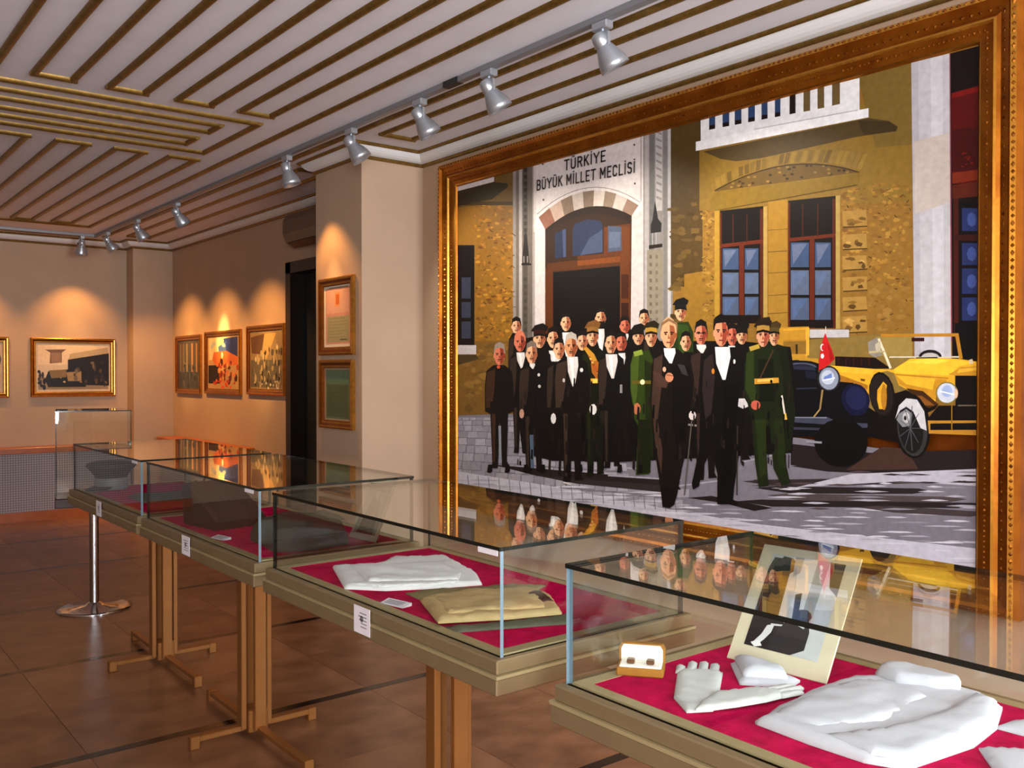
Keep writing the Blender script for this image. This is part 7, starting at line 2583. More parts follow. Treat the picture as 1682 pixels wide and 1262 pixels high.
d6a078 1876 937 -5 -32 -15 -25 -21 -14 -23 1 -22 15 -15 26 -5 33 5 33 15 25 21 14 24 -1 21 -16 15 -26;
d6a078 1870 922 -5 -27 -12 -23 -19 -12 -21 1 -19 13 -13 23 -5 28 4 29 14 22 19 12 21 -1 18 -13 13 -23;
9c5836 1828 976 31 -10 10 -46 -14 -42 -26 -18 4 54;
d6a078 1782 922 -2 -11 -5 -5 -5 5 -2 12 2 12 5 4 5 -5;
9c5836 1878 920 -2 -12 -5 -5 -5 5 -2 12 2 12 5 4 5 -5;
3a2017 1791 934 25 1 -1 7 -24 -1;
3a2017 1833 934 24 -2 0 7 -23 2;
1c1210 1810 929 -2 -3 -5 -1 -5 2 -2 3 2 3 5 1 5 -2;
1c1210 1850 928 -2 -3 -5 -1 -5 1 -2 3 2 3 5 1 5 -1;
9c5836 1821 931 12 -25 -16 -1;
7a3524 1808 885 32 -1 0 7 -32 0;
8a6a4a 1771 942 4 45 48 22 56 -26 4 -45 -16 37 -44 19 -40 -19;
d4d4d8 1790 860 75 -2 4 -22 -24 -53 -16 1 -32 38;
e6e2de 1807 853 27 0 7 -58 -10 1;
c98a66 1856 714 -6 -14 -13 -9 -18 0 -14 9 -5 14 5 14 14 9 17 0 14 -9;
7a3f2a 1807 725 48 -6 1 3 -48 6;
cfa890 1808 753 -5 -10 -10 -3 -8 8 -1 11 9 8 10 -3;
3f3a3e 1879 780 47 -6 23 -53 -38 11;
cfc6c4 2000 531 -6 -15 -13 -9 -16 2 -10 12 0 16 10 13 16 3 13 -7;
8a8482 1949 480 54 -3 1 9 -53 3;
5d564f 1969 509 -45 -373 8 1 45 372;
120d0c 1769 166 88 8 8 -89 -31 -22 -49 1;
0f0c0c 2091 853 129 3 55 -56 14 -139 -13 -167 -27 -170 -20 -114 -7 -62 35 -19 -127 -14 0 143 -37 112 -51 -91 -23 -89 -37 -21 -8 28 45 168 7 234 -1 145 15 64;
332826 2047 796 52 34 15 -114 -22 -173 -36 -30 -19 144;
050505 2164 687 91 1 -20 -196 -34 -284 -50 -5 7 285;
15100f 2194 938 -4 -31 -13 -25 -18 -14 -20 0 -19 15 -12 26 -5 33 4 32 13 25 18 13 21 -1 18 -15 12 -26;
d8926e 2189 924 -4 -28 -11 -22 -16 -12 -18 1 -16 12 -12 23 -4 28 4 28 11 22 17 12 18 -1 16 -13 11 -23;
9e4630 2153 977 26 -11 9 -45 -12 -42 -22 -17 3 53;
d8926e 2113 923 -1 -11 -5 -5 -4 5 -2 12 2 11 4 5 5 -5;
9e4630 2196 921 -2 -12 -4 -4 -4 4 -2 12 2 11 4 5 4 -5;
15100f 2106 951 6 48 37 17 35 -18 9 -57 -10 28 -34 9 -33 -9;
3a2017 2122 935 20 0 0 7 -21 0;
3a2017 2157 935 20 -2 1 7 -20 2;
1c1210 2138 930 -2 -3 -4 -1 -5 2 -1 2 1 3 5 1 4 -1;
1c1210 2172 929 -2 -3 -4 -1 -4 1 -2 3 2 3 4 1 4 -1;
9e4630 2147 932 10 -25 -13 -1;
7a3524 2136 887 28 -1 0 6 -28 1;
15100f 2102 945 3 46 44 12 46 -14 3 -36 -24 20 -54 -3;
d6d6da 2113 859 86 -2 6 -46 -29 -107 -18 0 -37 77;
e6e2de 2133 853 31 -1 8 -136 -11 0;
c8821e 2112 744 -4 -11 -7 -3 -7 8 0 12 7 8 7 -3;
d4d0cc 2234 789 -4 -10 -7 0 -3 10 3 10 7 0;
3a332e 2242 492 -2 -323 7 1 2 322;
c9c5c6 2252 618 34 1 24 -35 -34 -12 -28 10;
1a2010 2408 879 102 -29 25 -133 20 -158 -24 -160 -31 -15 -33 118;
1d1512 2470 906 -2 -20 -8 -16 -10 -9 -13 1 -11 9 -7 16 -3 21 3 20 7 16 11 9 12 -1 11 -9 8 -17;
d8a882 2467 897 -2 -18 -7 -14 -9 -7 -11 0 -10 8 -6 15 -3 17 3 18 6 14 10 7 11 0 9 -8 7 -15;
9a5a3c 2446 930 16 -6 5 -29 -7 -26 -13 -11 2 33;
d8a882 2422 896 -1 -7 -2 -3 -3 3 -1 8 1 7 3 3 2 -3;
9a5a3c 2471 895 -1 -7 -2 -3 -3 3 -1 7 1 7 3 3 2 -3;
1d1512 2418 914 4 30 21 11 22 -11 5 -36 -6 17 -21 6 -19 -6;
3a2017 2427 904 12 0 0 4 -12 0;
3a2017 2448 904 13 -1 0 4 -12 1;
1c1210 2437 901 -1 -2 -3 -1 -2 1 -2 2 2 2 2 0 3 0;
1c1210 2457 900 -1 -2 -2 0 -3 0 -1 2 1 2 3 1 2 -1;
9a5a3c 2442 902 7 -16 -9 0;
7a3524 2436 873 16 0 0 4 -16 0;
3a2218 2435 879 18 0 0 4 -18 0;
4a3a18 2404 934 19 25 35 9 23 -16 -6 -19 -32 -4;
5a4a24 2416 918 1 19 26 3 27 -5 1 -19 -28 6;
17120f 2418 918 25 5 28 -7 3 -8 -31 5 -23 -4;
1e2810 2309 849 112 14 51 -39 26 -107 -6 -160 14 -213 25 -91 -43 -17 -45 76 -20 188 -20 -1 7 -189 7 -81 -52 -11 -21 114 -20 191 -42 138 0 111;
323f16 2295 827 41 16 0 -126 21 -99 -27 -23 -41 66;
2a3612 2344 524 59 3 1 -245 -33 -17;
253012 2442 528 51 2 19 -212 -37 -3;
131a09 2356 799 85 -1 7 -189 -78 -2;
c6922a 2340 685 130 7 -1 24 -130 -6;
e6bf58 2357 695 84 6 -1 11 -84 -6;
4a3a24 2437 840 -71 -127 7 -3 71 127;
b49a3a 2309 855 53 12 7 -19 -53 -13;
c2604c 2373 591 -5 -13 -13 -8 -16 -1 -14 8 -5 13 5 13 13 8 17 0 13 -7;
d9d0c4 2481 636 20 -106 9 2 -20 106;
d8b24a 2496 556 6 -26 12 2 -6 27;
1d1512 2419 912 -3 -24 -9 -19 -14 -11 -16 1 -14 11 -9 20 -4 24 3 24 10 19 14 11 15 -1 14 -11 10 -20;
d89a78 2416 901 -3 -21 -9 -17 -12 -9 -14 0 -12 10 -9 17 -3 21 3 22 9 16 12 9 14 0 12 -10 9 -17;
a0503a 2388 941 20 -8 7 -35 -9 -31 -17 -13 3 40;
d89a78 2358 900 -1 -9 -4 -3 -3 4 -1 8 1 9 3 4 4 -4;
a0503a 2421 898 -1 -8 -4 -4 -3 4 -1 9 1 8 3 4 3 -4;
1d1512 2352 921 5 36 28 14 27 -14 7 -43 -8 21 -26 7 -25 -8;
3a2017 2364 909 16 0 0 6 -16 -1;
3a2017 2391 909 16 -1 0 5 -15 1;
1c1210 2377 905 -2 -2 -3 -1 -3 1 -2 3 2 2 3 1 3 -1;
1c1210 2403 905 -2 -3 -3 0 -3 1 -1 2 1 2 3 1 3 -1;
a0503a 2384 907 8 -19 -11 -1;
7a3524 2375 873 21 -1 0 5 -21 0;
2a1c10 2335 946 23 30 46 10 29 -19 -8 -23 -40 -4;
a8843c 2351 926 1 23 33 3 34 -5 2 -23 -36 7;
17120f 2352 926 33 6 36 -8 3 -10 -39 6 -30 -4;
2a2015 2342 964 26 20 52 3 7 -19 -39 -6;
2a211c 1072 659 17 -6 -4 -53 -19 10;
1e1715 1763 449 15 -5 -2 -41 -17 8;
2a211c 1282 433 16 -6 -3 -64 -18 9;
0a0808 2329 555 10 -5 -2 -33 -12 8;
241b18 1573 572 15 -6 -3 -73 -16 9;
0c0a0a 2202 357 12 -5 -2 -45 -13 7;
0c0a0a 2437 425 11 -5 -2 -41 -13 7;
241b18 1650 581 12 -6 -2 -53 -13 9;
0c0a0a 1039 573 13 -7 -3 -27 -14 10;
2a211c 1355 534 13 -6 -2 -72 -15 9;
0a0808 803 422 14 -6 -3 -37 -15 10;
0a0808 2519 472 4 -5 -1 -18 -5 8;
241b18 1688 612 14 -6 -3 -37 -15 9;
241b18 643 211 16 -6 -3 -27 -18 9;
1e1715 2430 350 5 -5 -1 -24 -5 7;
0c0a0a 779 573 18 -7 -3 -74 -21 10;
0a0808 2426 708 11 -5 -2 -17 -12 8;
1e1715 1849 412 11 -5 -2 -21 -13 8;
0c0a0a 1816 672 13 -5 -2 -55 -15 9;
0a0808 1196 470 19 -6 -3 -74 -21 9;
0a0808 2368 631 10 -6 -2 -17 -11 8;
0a0808 2142 463 11 -5 -2 -19 -13 8;
0c0a0a 2313 392 11 -5 -2 -34 -12 7;
0c0a0a 1928 460 8 -6 -2 -68 -8 9;
2a211c 2390 382 10 -4 -2 -17 -11 7;
0c0a0a 2078 336 5 -6 -1 -20 -5 8;
0c0a0a 731 424 12 -7 -2 -33 -13 10;
2a211c 911 238 19 -5 -4 -85 -21 9;
241b18 2265 370 7 -5 -1 -48 -8 7;
0a0808 2513 529 7 -5 -1 -46 -7 8;
2a211c 1893 389 15 -5 -3 -74 -16 7;
241b18 1816 686 5 -6 -1 -52 -6 9;
0c0a0a 1126 359 12 -6 -3 -48 -12 10;
2a211c 1160 518 15 -7 -3 -23 -17 9;
241b18 2226 438 9 -5 -2 -56 -9 8;
241b18 821 265 9 -6 -2 -87 -10 10;
0a0808 1353 282 15 -6 -3 -67 -17 8;
0c0a0a 2049 400 8 -5 -1 -52 -10 8;
2a211c 1983 535 9 -5 -2 -60 -10 8;
2a211c 689 628 21 -7 -4 -53 -23 11;
0c0a0a 2414 359 7 -5 -1 -27 -7 7;
241b18 2355 605 7 -5 -1 -36 -8 7;
1e1715 1058 499 10 -6 -2 -81 -11 10;
1e1715 622 222 10 -7 -2 -37 -11 10;
241b18 767 585 10 -7 -2 -60 -11 10;
0a0808 1870 338 11 -5 -2 -24 -12 8;
2a211c 1313 588 13 -7 -3 -51 -14 9;
0a0808 1213 318 18 -5 -3 -69 -21 9;
0c0a0a 2347 646 6 -5 -1 -31 -7 8;
2a211c 2276 657 13 -5 -3 -33 -13 8;
241b18 1014 555 14 -7 -3 -38 -15 10;
0c0a0a 1311 286 14 -5 -3 -31 -15 9;
0c0a0a 1196 534 6 -7 -1 -77 -7 10;
2a211c 2521 380 5 -5 -1 -61 -5 7;
1e1715 1509 411 10 -5 -2 -58 -11 8;
0a0808 1263 694 11 -7 -2 -54 -13 9;
1e1715 1965 370 11 -6 -2 -59 -12 7;
0a0808 1539 468 14 -6 -2 -28 -16 9;
1e1715 1518 442 12 -6 -2 -77 -13 8;
0a0808 1799 448 15 -5 -3 -65 -16 8;
241b18 2490 708 10 -5 -2 -27 -11 8;
0a0808 1975 588 13 -6 -2 -48 -15 8;
241b18 1299 359 17 -6 -3 -55 -19 9;
0c0a0a 1224 379 14 -5 -2 -69 -16 9;
1e1715 1425 301 7 -6 -2 -23 -7 9;
0c0a0a 1578 567 10 -6 -2 -55 -11 9;
1e1715 1972 614 15 -5 -3 -54 -16 8;
1e1715 2150 447 12 -6 -2 -52 -13 8;
0a0808 1851 473 9 -5 -2 -24 -9 8;
0c0a0a 2219 433 10 -5 -2 -64 -11 8;
0a0808 2280 592 6 -6 -1 -70 -6 8;
241b18 1987 668 15 -6 -3 -50 -16 8;
1e1715 1434 563 6 -6 -1 -31 -6 10;
0c0a0a 780 607 20 -7 -4 -68 -22 10;
0a0808 1607 405 6 -6 -1 -52 -7 9;
0c0a0a 1739 359 10 -6 -1 -40 -12 8;
1e1715 2254 486 5 -5 -1 -27 -5 8;
0a0808 2243 408 13 -5 -2 -33 -15 8;
0a0808 2260 435 14 -5 -3 -42 -15 8;
2a211c 1617 385 17 -5 -4 -55 -18 8;
241b18 1171 646 8 -7 -2 -77 -8 9;
0a0808 1261 562 15 -6 -2 -78 -18 9;
241b18 1631 493 17 -5 -3 -36 -19 9;
2a211c 2459 464 7 -5 -1 -62 -8 8;
0c0a0a 1544 704 15 -6 -3 -48 -17 10;
0c0a0a 1856 590 9 -5 -2 -23 -9 9;
1e1715 1999 440 7 -6 -1 -58 -8 9;
0c0a0a 2094 462 6 -6 -1 -51 -6 9;
1e1715 1740 504 12 -6 -2 -65 -13 8;
2a211c 2102 545 7 -6 -1 -49 -8 9;
2a211c 2163 423 12 -5 -2 -40 -14 7;
0a0808 2001 632 11 -5 -2 -48 -13 9;
1e1715 2502 379 7 -4 -1 -33 -8 7;
241b18 948 707 18 -7 -3 -33 -20 10;
0a0808 2414 376 4 -6 -1 -23 -4 8;
0a0808 753 288 18 -6 -4 -60 -19 9;
1e1715 936 404 16 -6 -3 -57 -18 10;
0c0a0a 2459 695 6 -5 -1 -32 -7 8;
2a211c 1647 422 7 -6 -2 -29 -7 9;
2a211c 2329 525 7 -5 -1 -60 -8 8;
1e1715 1203 361 16 -6 -3 -72 -18 8;
1e1715 1124 710 13 -7 -2 -62 -15 10;
2a211c 2519 670 8 -5 -2 -62 -8 8;
0c0a0a 1626 287 16 -5 -3 -46 -17 8;
2a211c 2519 692 12 -5 -2 -46 -13 8;
241b18 2441 574 4 -5 0 -47 -5 8;
0c0a0a 2319 575 5 -6 -1 -40 -5 9;
0c0a0a 2478 631 10 -5 -2 -44 -11 7;
2a211c 2063 507 5 -6 -1 -33 -6 9;
1e1715 1481 615 10 -6 -2 -22 -10 10;
1e1715 1000 246 20 -6 -4 -88 -22 8;
241b18 1224 285 13 -6 -3 -32 -14 9;
1e1715 1999 388 5 -6 -1 -24 -5 8;
0a0808 828 447 9 -7 -1 -66 -10 10;
1e1715 2316 492 7 -5 -1 -41 -8 8;
0a0808 2195 516 14 -5 -3 -34 -15 7;
2a211c 1631 311 10 -6 -2 -72 -11 9;
0c0a0a 1990 566 13 -5 -3 -20 -14 8;
241b18 2439 593 6 -5 -1 -28 -7 8;
0a0808 1899 449 7 -6 -1 -69 -8 8;
1e1715 1245 372 17 -6 -3 -22 -19 9;
0a0808 2495 557 6 -5 -1 -65 -6 7;
2a211c 1257 683 9 -6 -2 -76 -9 10;
0c0a0a 1408 412 7 -6 -1 -41 -8 10;
0c0a0a 2412 569 12 -5 -2 -41 -14 7;
241b18 2480 500 7 -5 -2 -37 -6 8;
0c0a0a 2231 446 6 -5 -1 -35 -7 8;
2a211c 655 581 13 -7 -2 -53 -15 10;
2a211c 2187 525 9 -5 -1 -46 -10 8;
0c0a0a 1913 433 11 -5 -2 -35 -13 8;
0c0a0a 1194 412 16 -6 -3 -50 -17 9;
1e1715 1757 528 8 -6 -2 -19 -8 9;
241b18 2454 460 10 -5 -2 -59 -10 7;
0a0808 1719 578 12 -6 -3 -71 -13 8;
0c0a0a 1310 504 19 -6 -3 -55 -21 8;
241b18 1580 303 17 -6 -3 -66 -19 8;
241b18 1574 535 8 -6 -2 -35 -9 9;
2a211c 1338 536 17 -6 -3 -51 -19 9;
0c0a0a 2162 588 7 -6 -2 -51 -7 9;
1e1715 1611 564 16 -6 -3 -69 -18 8;
1e1715 873 637 10 -7 -2 -47 -11 11;
0c0a0a 1508 394 15 -6 -3 -29 -17 9;
0a0808 2063 705 5 -6 -1 -39 -5 9;
2a211c 1350 430 9 -6 -2 -21 -9 9;
241b18 1057 354 20 -6 -4 -74 -22 9;
1e1715 2445 684 9 -6 -2 -47 -10 8;
1e1715 995 366 19 -6 -4 -87 -21 9;
0a0808 2262 708 5 -5 -1 -18 -5 8;
241b18 2273 332 11 -5 -2 -20 -13 7;
241b18 2331 440 5 -6 -1 -46 -5 8;
0d0b0b 332 162 38 3 6 -41 -19 -13 -37 1;
0d0b0b 511 176 36 3 6 -40 -18 -13 -36 1;
0d0b0b 688 190 34 3 6 -39 -17 -12 -35 0;
0d0b0b 845 202 32 3 6 -38 -16 -12 -33 1;
0d0b0b 1062 220 31 2 5 -37 -15 -11 -31 0;
0d0b0b 1163 228 30 2 5 -36 -15 -12 -30 1;
0d0b0b 1247 234 29 2 5 -35 -15 -12 -29 1;
0d0b0b 1472 252 27 2 4 -35 -13 -10 -27 1;
0d0b0b 1621 264 26 2 4 -34 -12 -11 -26 1"""
def tone(c):
    l = .3 * c[0] + .6 * c[1] + .1 * c[2]
    return tuple(max(0, l + .94 * (x - l)) ** 1.16 * .98 for x in c)
polys = []
for it in PAINT.split(';'):
    a = it.split(); v = list(map(int, a[1:])); x, z = v[0], v[1]; pts = [(x, z)]
    for i in range(2, len(v), 2): x += v[i]; z += v[i + 1]; pts.append((x, z))
    polys.append((tone(lin(a[0])), [(p[0] / 1000 - 1.665, p[1] / 1000 - .98) for p in pts]))
GP = thing('framed_painting', 'huge oil painting of a crowd of men before a stone building, in carved gilt frame', 'painting', (Xw, 3.265, 1.84), -PI / 2)
rails(GP, 3.33 + .33, 1.96 + .30, [(0, .002, 0), (0, .05, 0), (.012, .078, 1), (.03, .085, 0), (.042, .07, 0), (.075, .055, 0), (.088, .062, 1), (.097, .066, 1), (.104, .055, 0), (.135, .05, 0), (.150, .045, 1), (.158, .04, 0), (.165, .028, 0), (.165, .002, 0)],
      ['frame_gold', 'frame_gold_bright'], bead=[(.021, .081, .026, .012, .009), (.125, .052, .019, .008, .006), (.060, .061, .034, .013, .008)], ymat='frame_ornament')
art = flat_art('canvas', polys, GP, -.03, 'oil_pigment')
mat('sign_ink', '2b2220', .6)
letters('TÜRKİYE', .325, .054, GP, (1.048 - 1.665, -.0345, 1.874 - .98), .015, 'sign_ink')
letters('BÜYÜK MİLLET MECLİSİ', .785, .054, GP, (.806 - 1.665, -.0345, 1.800 - .98), .036, 'sign_ink')
b = MB(); b.box(-1.72, 1.72, -.012, -.001, -1.05, 1.05); b.build('backing_board', 'small_frame_dark', GP)

# ---- small pictures: name, label, centre, rz, w, h, painter
def C(h): return lin(h)
def rect(c, x0, z0, x1, z1): return (C(c), [(x0, z0), (x1, z0), (x1, z1), (x0, z1)])
def blob(c, x, z, rx, rz_, n=9): return (C(c), [(x + rx * math.cos(2 * PI * i / n) * random.uniform(.8, 1.1), z + rz_ * math.sin(2 * PI * i / n) * random.uniform(.8, 1.1)) for i in range(n)])
def poly(c, *p): return (C(c), list(p))
def rnd(n, pal, x0, z0, x1, z1, s, asp=1.6):
    return [blob(random.choice(pal), random.uniform(x0, x1), random.uniform(z0, z1), s * random.uniform(.5, 1.3), s * asp * random.uniform(.5, 1.2), 6) for _ in range(n)]
SMALL = [(0, .001, 1), (0, .022, 1), (.010, .030, 1), (.020, .028, 0), (.036, .020, 1), (.044, .018, 1), (.050, .018, 0), (.056, .012, 0), (.056, .001, 0)]
def picture(name, label, cat, loc, rz, w, h, art, group=None, mats=('small_frame_dark', 'small_frame_gold'), k=1.0):
    r = thing(name, label, cat, loc, rz, group)
    rails(r, w, h, [(d * k, p, m) for d, p, m in SMALL], list(mats))
    g = .054 * k; iw, ih = w - 2 * g, h - 2 * g
    P = [(c, [((x - .5) * iw, (z - .5) * ih) for x, z in pts]) for c, pts in art]
    P = [(c, [(min(iw / 2, max(-iw / 2, x)), min(ih / 2, max(-ih / 2, z))) for x, z in pts]) for c, pts in P]
    flat_art('picture_sheet', P, r, -.006, 'print_pigment'); return r
random.seed(3)
bw = [rect('c9b08f', 0, 0, 1, 1), rect('d8bd98', .03, .55, .97, .97), rect('8a7458', .03, .05, .97, .3), poly('b39a72', (.45, .78), (.97, .92), (.97, .66), (.42, .62)),
      poly('6a4c38', (.12, .86), (.40, .87), (.34, .80), (.34, .60), (.18, .58), (.19, .80)), rect('8c6a50', .20, .6, .33, .8), poly('1b1411', (.42, .66), (.98, .80), (.98, .12), (.62, .14), (.42, .4)),
      poly('17110e', (.16, .42), (.66, .50), (.66, .10), (.16, .10), (.12, .25)), poly('7a6038', (.17, .44), (.40, .46), (.40, .30), (.2, .28)), poly('9c7c50', (.40, .4), (.6, .42), (.6, .22), (.42, .22))]
bw += rnd(26, ['2a211b', '110d0b', '4a3b2e', '6d5a45'], .5, .12, .95, .6, .025, 2.5) + rnd(10, ['1a1411', '33271f'], .02, .1, .14, .45, .022, 3) + rnd(8, ['c4a878', '8a6a42'], .3, .2, .6, .4, .02, 1)
picture('framed_picture', 'gilt framed sepia street scene with a dark crowd, on far wall beside the pier', 'picture', (2.60, Yf, 1.652), 0, .885, .655, bw, mats=('small_frame_dark', 'small_frame_gold'))
bw2 = [rect('b59a7a', 0, 0, 1, 1), rect('2a1d16', .1, .1, .96, .75), rect('c9b08f', .1, .75, .96, .95)] + rnd(20, ['15100d', '4a3626'], .1, .1, .95, .7, .05, 2)
picture('framed_picture', 'gilt framed dark picture cut off by the left edge, on the far wall', 'picture', (1.505, Yf, 1.652), 0, .885, .655, bw2)
# door wall row of three
a1 = [rect('4a4640', 0, 0, 1, 1), rect('3b3f40', .03, .03, .97, .5)] + [rect(c, x, .35, x + .07, .93) for c, x in (('7a6a58', .08), ('6d5f50', .22), ('8a7450', .38), ('a87a48', .62), ('9c7040', .82))] + [rect('5c4030', .7, .3, .74, .95)] + rnd(22, ['2c3030', '56524c', '3f4646', '6b675f'], .05, .05, .95, .5, .05, 1.6)
picture('framed_picture', 'gilt framed dim grey picture with pale columns, leftmost of three on door wall', 'picture', (Xd, 10.38, 1.685), -PI / 2, .80, .655, a1, 'row of three pictures on the door wall')
a2 = [rect('b08a5a', 0, 0, 1, 1), rect('c9b890', .05, .55, .6, .97), poly('20306a', (.5, .95), (.95, .97), (.95, .5), (.72, .6), (.55, .72)), poly('3f5a8c', (.35, .8), (.6, .9), (.6, .6), (.4, .6)), rect('1e1410', .02, .1, .4, .45), poly('c2602c', (.2, .7), (.6, .72), (.95, .6), (.95, .45), (.3, .42), (.15, .55))]
a2 += rnd(40, ['a03818', 'd0703a', '5a1c10', '7a2a16', '2a1210', 'c8884a'], .3, .1, .95, .55, .04, 1.8) + rnd(12, ['b0301a', 'd24a20'], .05, .03, .9, .16, .06, .6) + rnd(10, ['e0cfa8', 'a0a8a8', 'd8b880'], .1, .6, .55, .92, .06, 1)
picture('framed_picture', 'gilt framed red orange crowd picture under blue, middle of three on door wall', 'picture', (Xd, 9.36, 1.70), -PI / 2, .98, .66, a2, 'row of three pictures on the door wall')
a3 = [rect('8a7450', 0, 0, 1, 1), poly('5a3d28', (.02, .9), (.45, .95), (.35, .6), (.05, .62)), poly('b8925a', (.45, .95), (.8, .95), (.5, .5), (.38, .6)), rect('5c5444', .02, .03, .98, .5)]
a3 += rnd(70, ['c8b690', '4a4234', '7a6c50', '2c261e', 'a89468', '98865e'], .05, .05, .95, .72, .03, 2.4) + rnd(16, ['cdbd98', '8c7c58'], .02, .02, .98, .14, .03, .8)
picture('framed_picture', 'gilt framed tan picture of a packed crowd, rightmost of three, nearest the door', 'picture', (Xd, 8.28, 1.715), -PI / 2, .86, .665, a3, 'row of three pictures on the door wall')
# documents on the column
d1 = [rect('d8c9b0', 0, 0, 1, 1), rect('c98a74', .07, .05, .95, .96), rect('d29a80', .1, .55, .92, .93), rect('d98a50', .42, .66, .60, .88), rect('c4622c', .45, .69, .57, .85), rect('9c9068', .12, .08, .93, .5)]
d1 += [rect('7d7450', .17, .46 - i * .05, .17 + random.uniform(.5, .72), .468 - i * .05) for i in range(7)] + [rect('6d6450', .2, .955, .9, .97), rect('55503c', .6, .11, .85, .13)]
picture('framed_document', 'gilt framed pinkish document with an orange emblem, upper one on the column', 'document', (3.02, 5.72, 1.985), -PI / 2, .50, .535, d1, 'framed documents on the column')
d2 = [rect('9a8468', 0, 0, 1, 1), rect('5f6a4a', .06, .04, .95, .96), rect('5a7058', .08, .7, .92, .94), rect('4f5a3a', .1, .08, .9, .68)] + [rect('3f4a2e', .18, .6 - i * .07, .18 + random.uniform(.45, .65), .606 - i * .07) for i in range(7)]
picture('framed_document', 'gilt framed green document, lower one on the column', 'document', (3.02, 5.72, 1.447), -PI / 2, .49, .475, d2, 'framed documents on the column')

# ------------------------------------------------------------------ radiator covers
def cover(label, x0, x1, loc, rz):
    r = thing('radiator_cover', label, 'radiator cover', loc, rz); W = x1 - x0
    b = MB(); b.bbox(0, W, -.245, -.004, .725, .79, .006); b.build('wooden_top', 'wood_cap', r)
    b = MB(); b.box(.02, W - .02, -.215, -.205, .10, .725); b.build('grille_panel', 'perforated_grille', r)
    b = MB(); b.box(0.01, W - .01, -.225, -.004, 0, .10); b.build('wooden_plinth', 'wood_cap', r)
    b = MB(); b.box(.02, W - .02, -.20, -.004, .10, .725); b.build('casing', 'grille_body', r)
cover('radiator cover with orange wood top and grey perforated grille along the far wall', -1.4, 3.17, (-1.4, Yf, 0), 0)
cover('radiator cover with brown wood top on the door wall under the three pictures', 0, 2.2, (Xd, 10.75, .075), -PI / 2)

# ------------------------------------------------------------------ air conditioner above the door
r = thing('air_conditioner', 'dim brownish wall air conditioner hanging above the dark door', 'air conditioner', (Xd, 6.98, 2.70), -PI / 2)
b = MB(); pr = [(0, 0), (-.10, -.02), (-.17, .02), (-.20, .09), (-.20, .2), (-.17, .255), (0, .26)]; n = len(pr)
vs = [(-.5, y_, z_) for y_, z_ in pr] + [(.48, y_, z_) for y_, z_ in pr]
b.add(vs, [(i, (i + 1) % n, n + (i + 1) % n, n + i) for i in range(n)] + [tuple(range(n)), tuple(range(2 * n - 1, n - 1, -1))]); b.build('housing', 'ac_plastic', r)
b = MB(); b.add([(-.44, -.112, -.018), (.42, -.112, -.018), (.42, -.172, .016), (-.44, -.172, .016), (-.44, -.115, -.03), (.42, -.115, -.03), (.42, -.182, .008), (-.44, -.182, .008)], [(0, 1, 2, 3), (4, 7, 6, 5), (0, 4, 5, 1), (1, 5, 6, 2), (2, 6, 7, 3), (3, 7, 4, 0)]); b.build('louvre', 'ac_dark', r)

# ------------------------------------------------------------------ lamp track and spotlights
r = thing('lamp_track', 'grey lamp track running round the ceiling with spotlights clipped to it', 'light track', (2.72, 0, ZC))
b = MB(); b.bbox(-.018, .018, YB + .1, 10.735, -.03, 0, .003); b.build('track_rail', 'track_grey', r)
b = MB(); b.bbox(XL - 2.72 + .1, .018, 10.70, 10.735, -.03, 0, .003); b.build('track_rail', 'track_grey', r)
b = MB(); b.box(-.02, .02, 3.84, 3.97, -.031, -.001); b.build('track_coupler', 'lamp_dark', r)
def make_lamp(label, loc, aim):
    r = thing('track_spotlight', label, 'spotlight', loc, 0, 'silver spotlights on the lamp track')
    b = MB(); b.bbox(-.022, .022, -.045, .045, -.035, 0, .004); b.build('track_adapter', 'silver_lamp', r)
    b = MB(); b.lathe([(.010, -.03), (.010, -.05)], 10, (0, 0, 0)); b.box(-.006, .006, -.034, .034, -.062, -.047)
    b.box(-.007, .007, -.04, -.032, -.105, -.047); b.box(-.007, .007, .032, .04, -.105, -.047); b.build('yoke', 'silver_lamp', r)
    piv = Vector((0, 0, -.088)); d = (Vector(aim) - (Vector(loc) + piv)).normalized(); c = piv - d * .03
    b = MB(); b.lathe([(.018, -.016), (.030, -.010), (.035, .008), (.036, .035), (.032, .043), (.036, .048), (.042, .065), (.053, .09), (.062, .118), (.065, .145), (.060, .145), (.050, .10), (.02, .08)], 20, c, d, cap=True); sh = b.build('bell_shade', 'silver_lamp', r)
    b = MB(); b.lathe([(.0, .0), (.036, .0)], 16, c + d * .085, d, cap=False); b.build('lamp_face', 'lamp_glow', sh)
    side = d.cross(Vector((0, 0, 1))).normalized()
    b = MB(); b.lathe([(.006, -.045), (.011, -.043), (.011, -.033), (.004, -.032), (.004, .03)], 10, piv - d * .005, side); b.build('pivot_knob', 'lamp_dark', r)
    return Vector(loc) + c + d * .17, d
TX, TZ = 2.72, ZC - .03
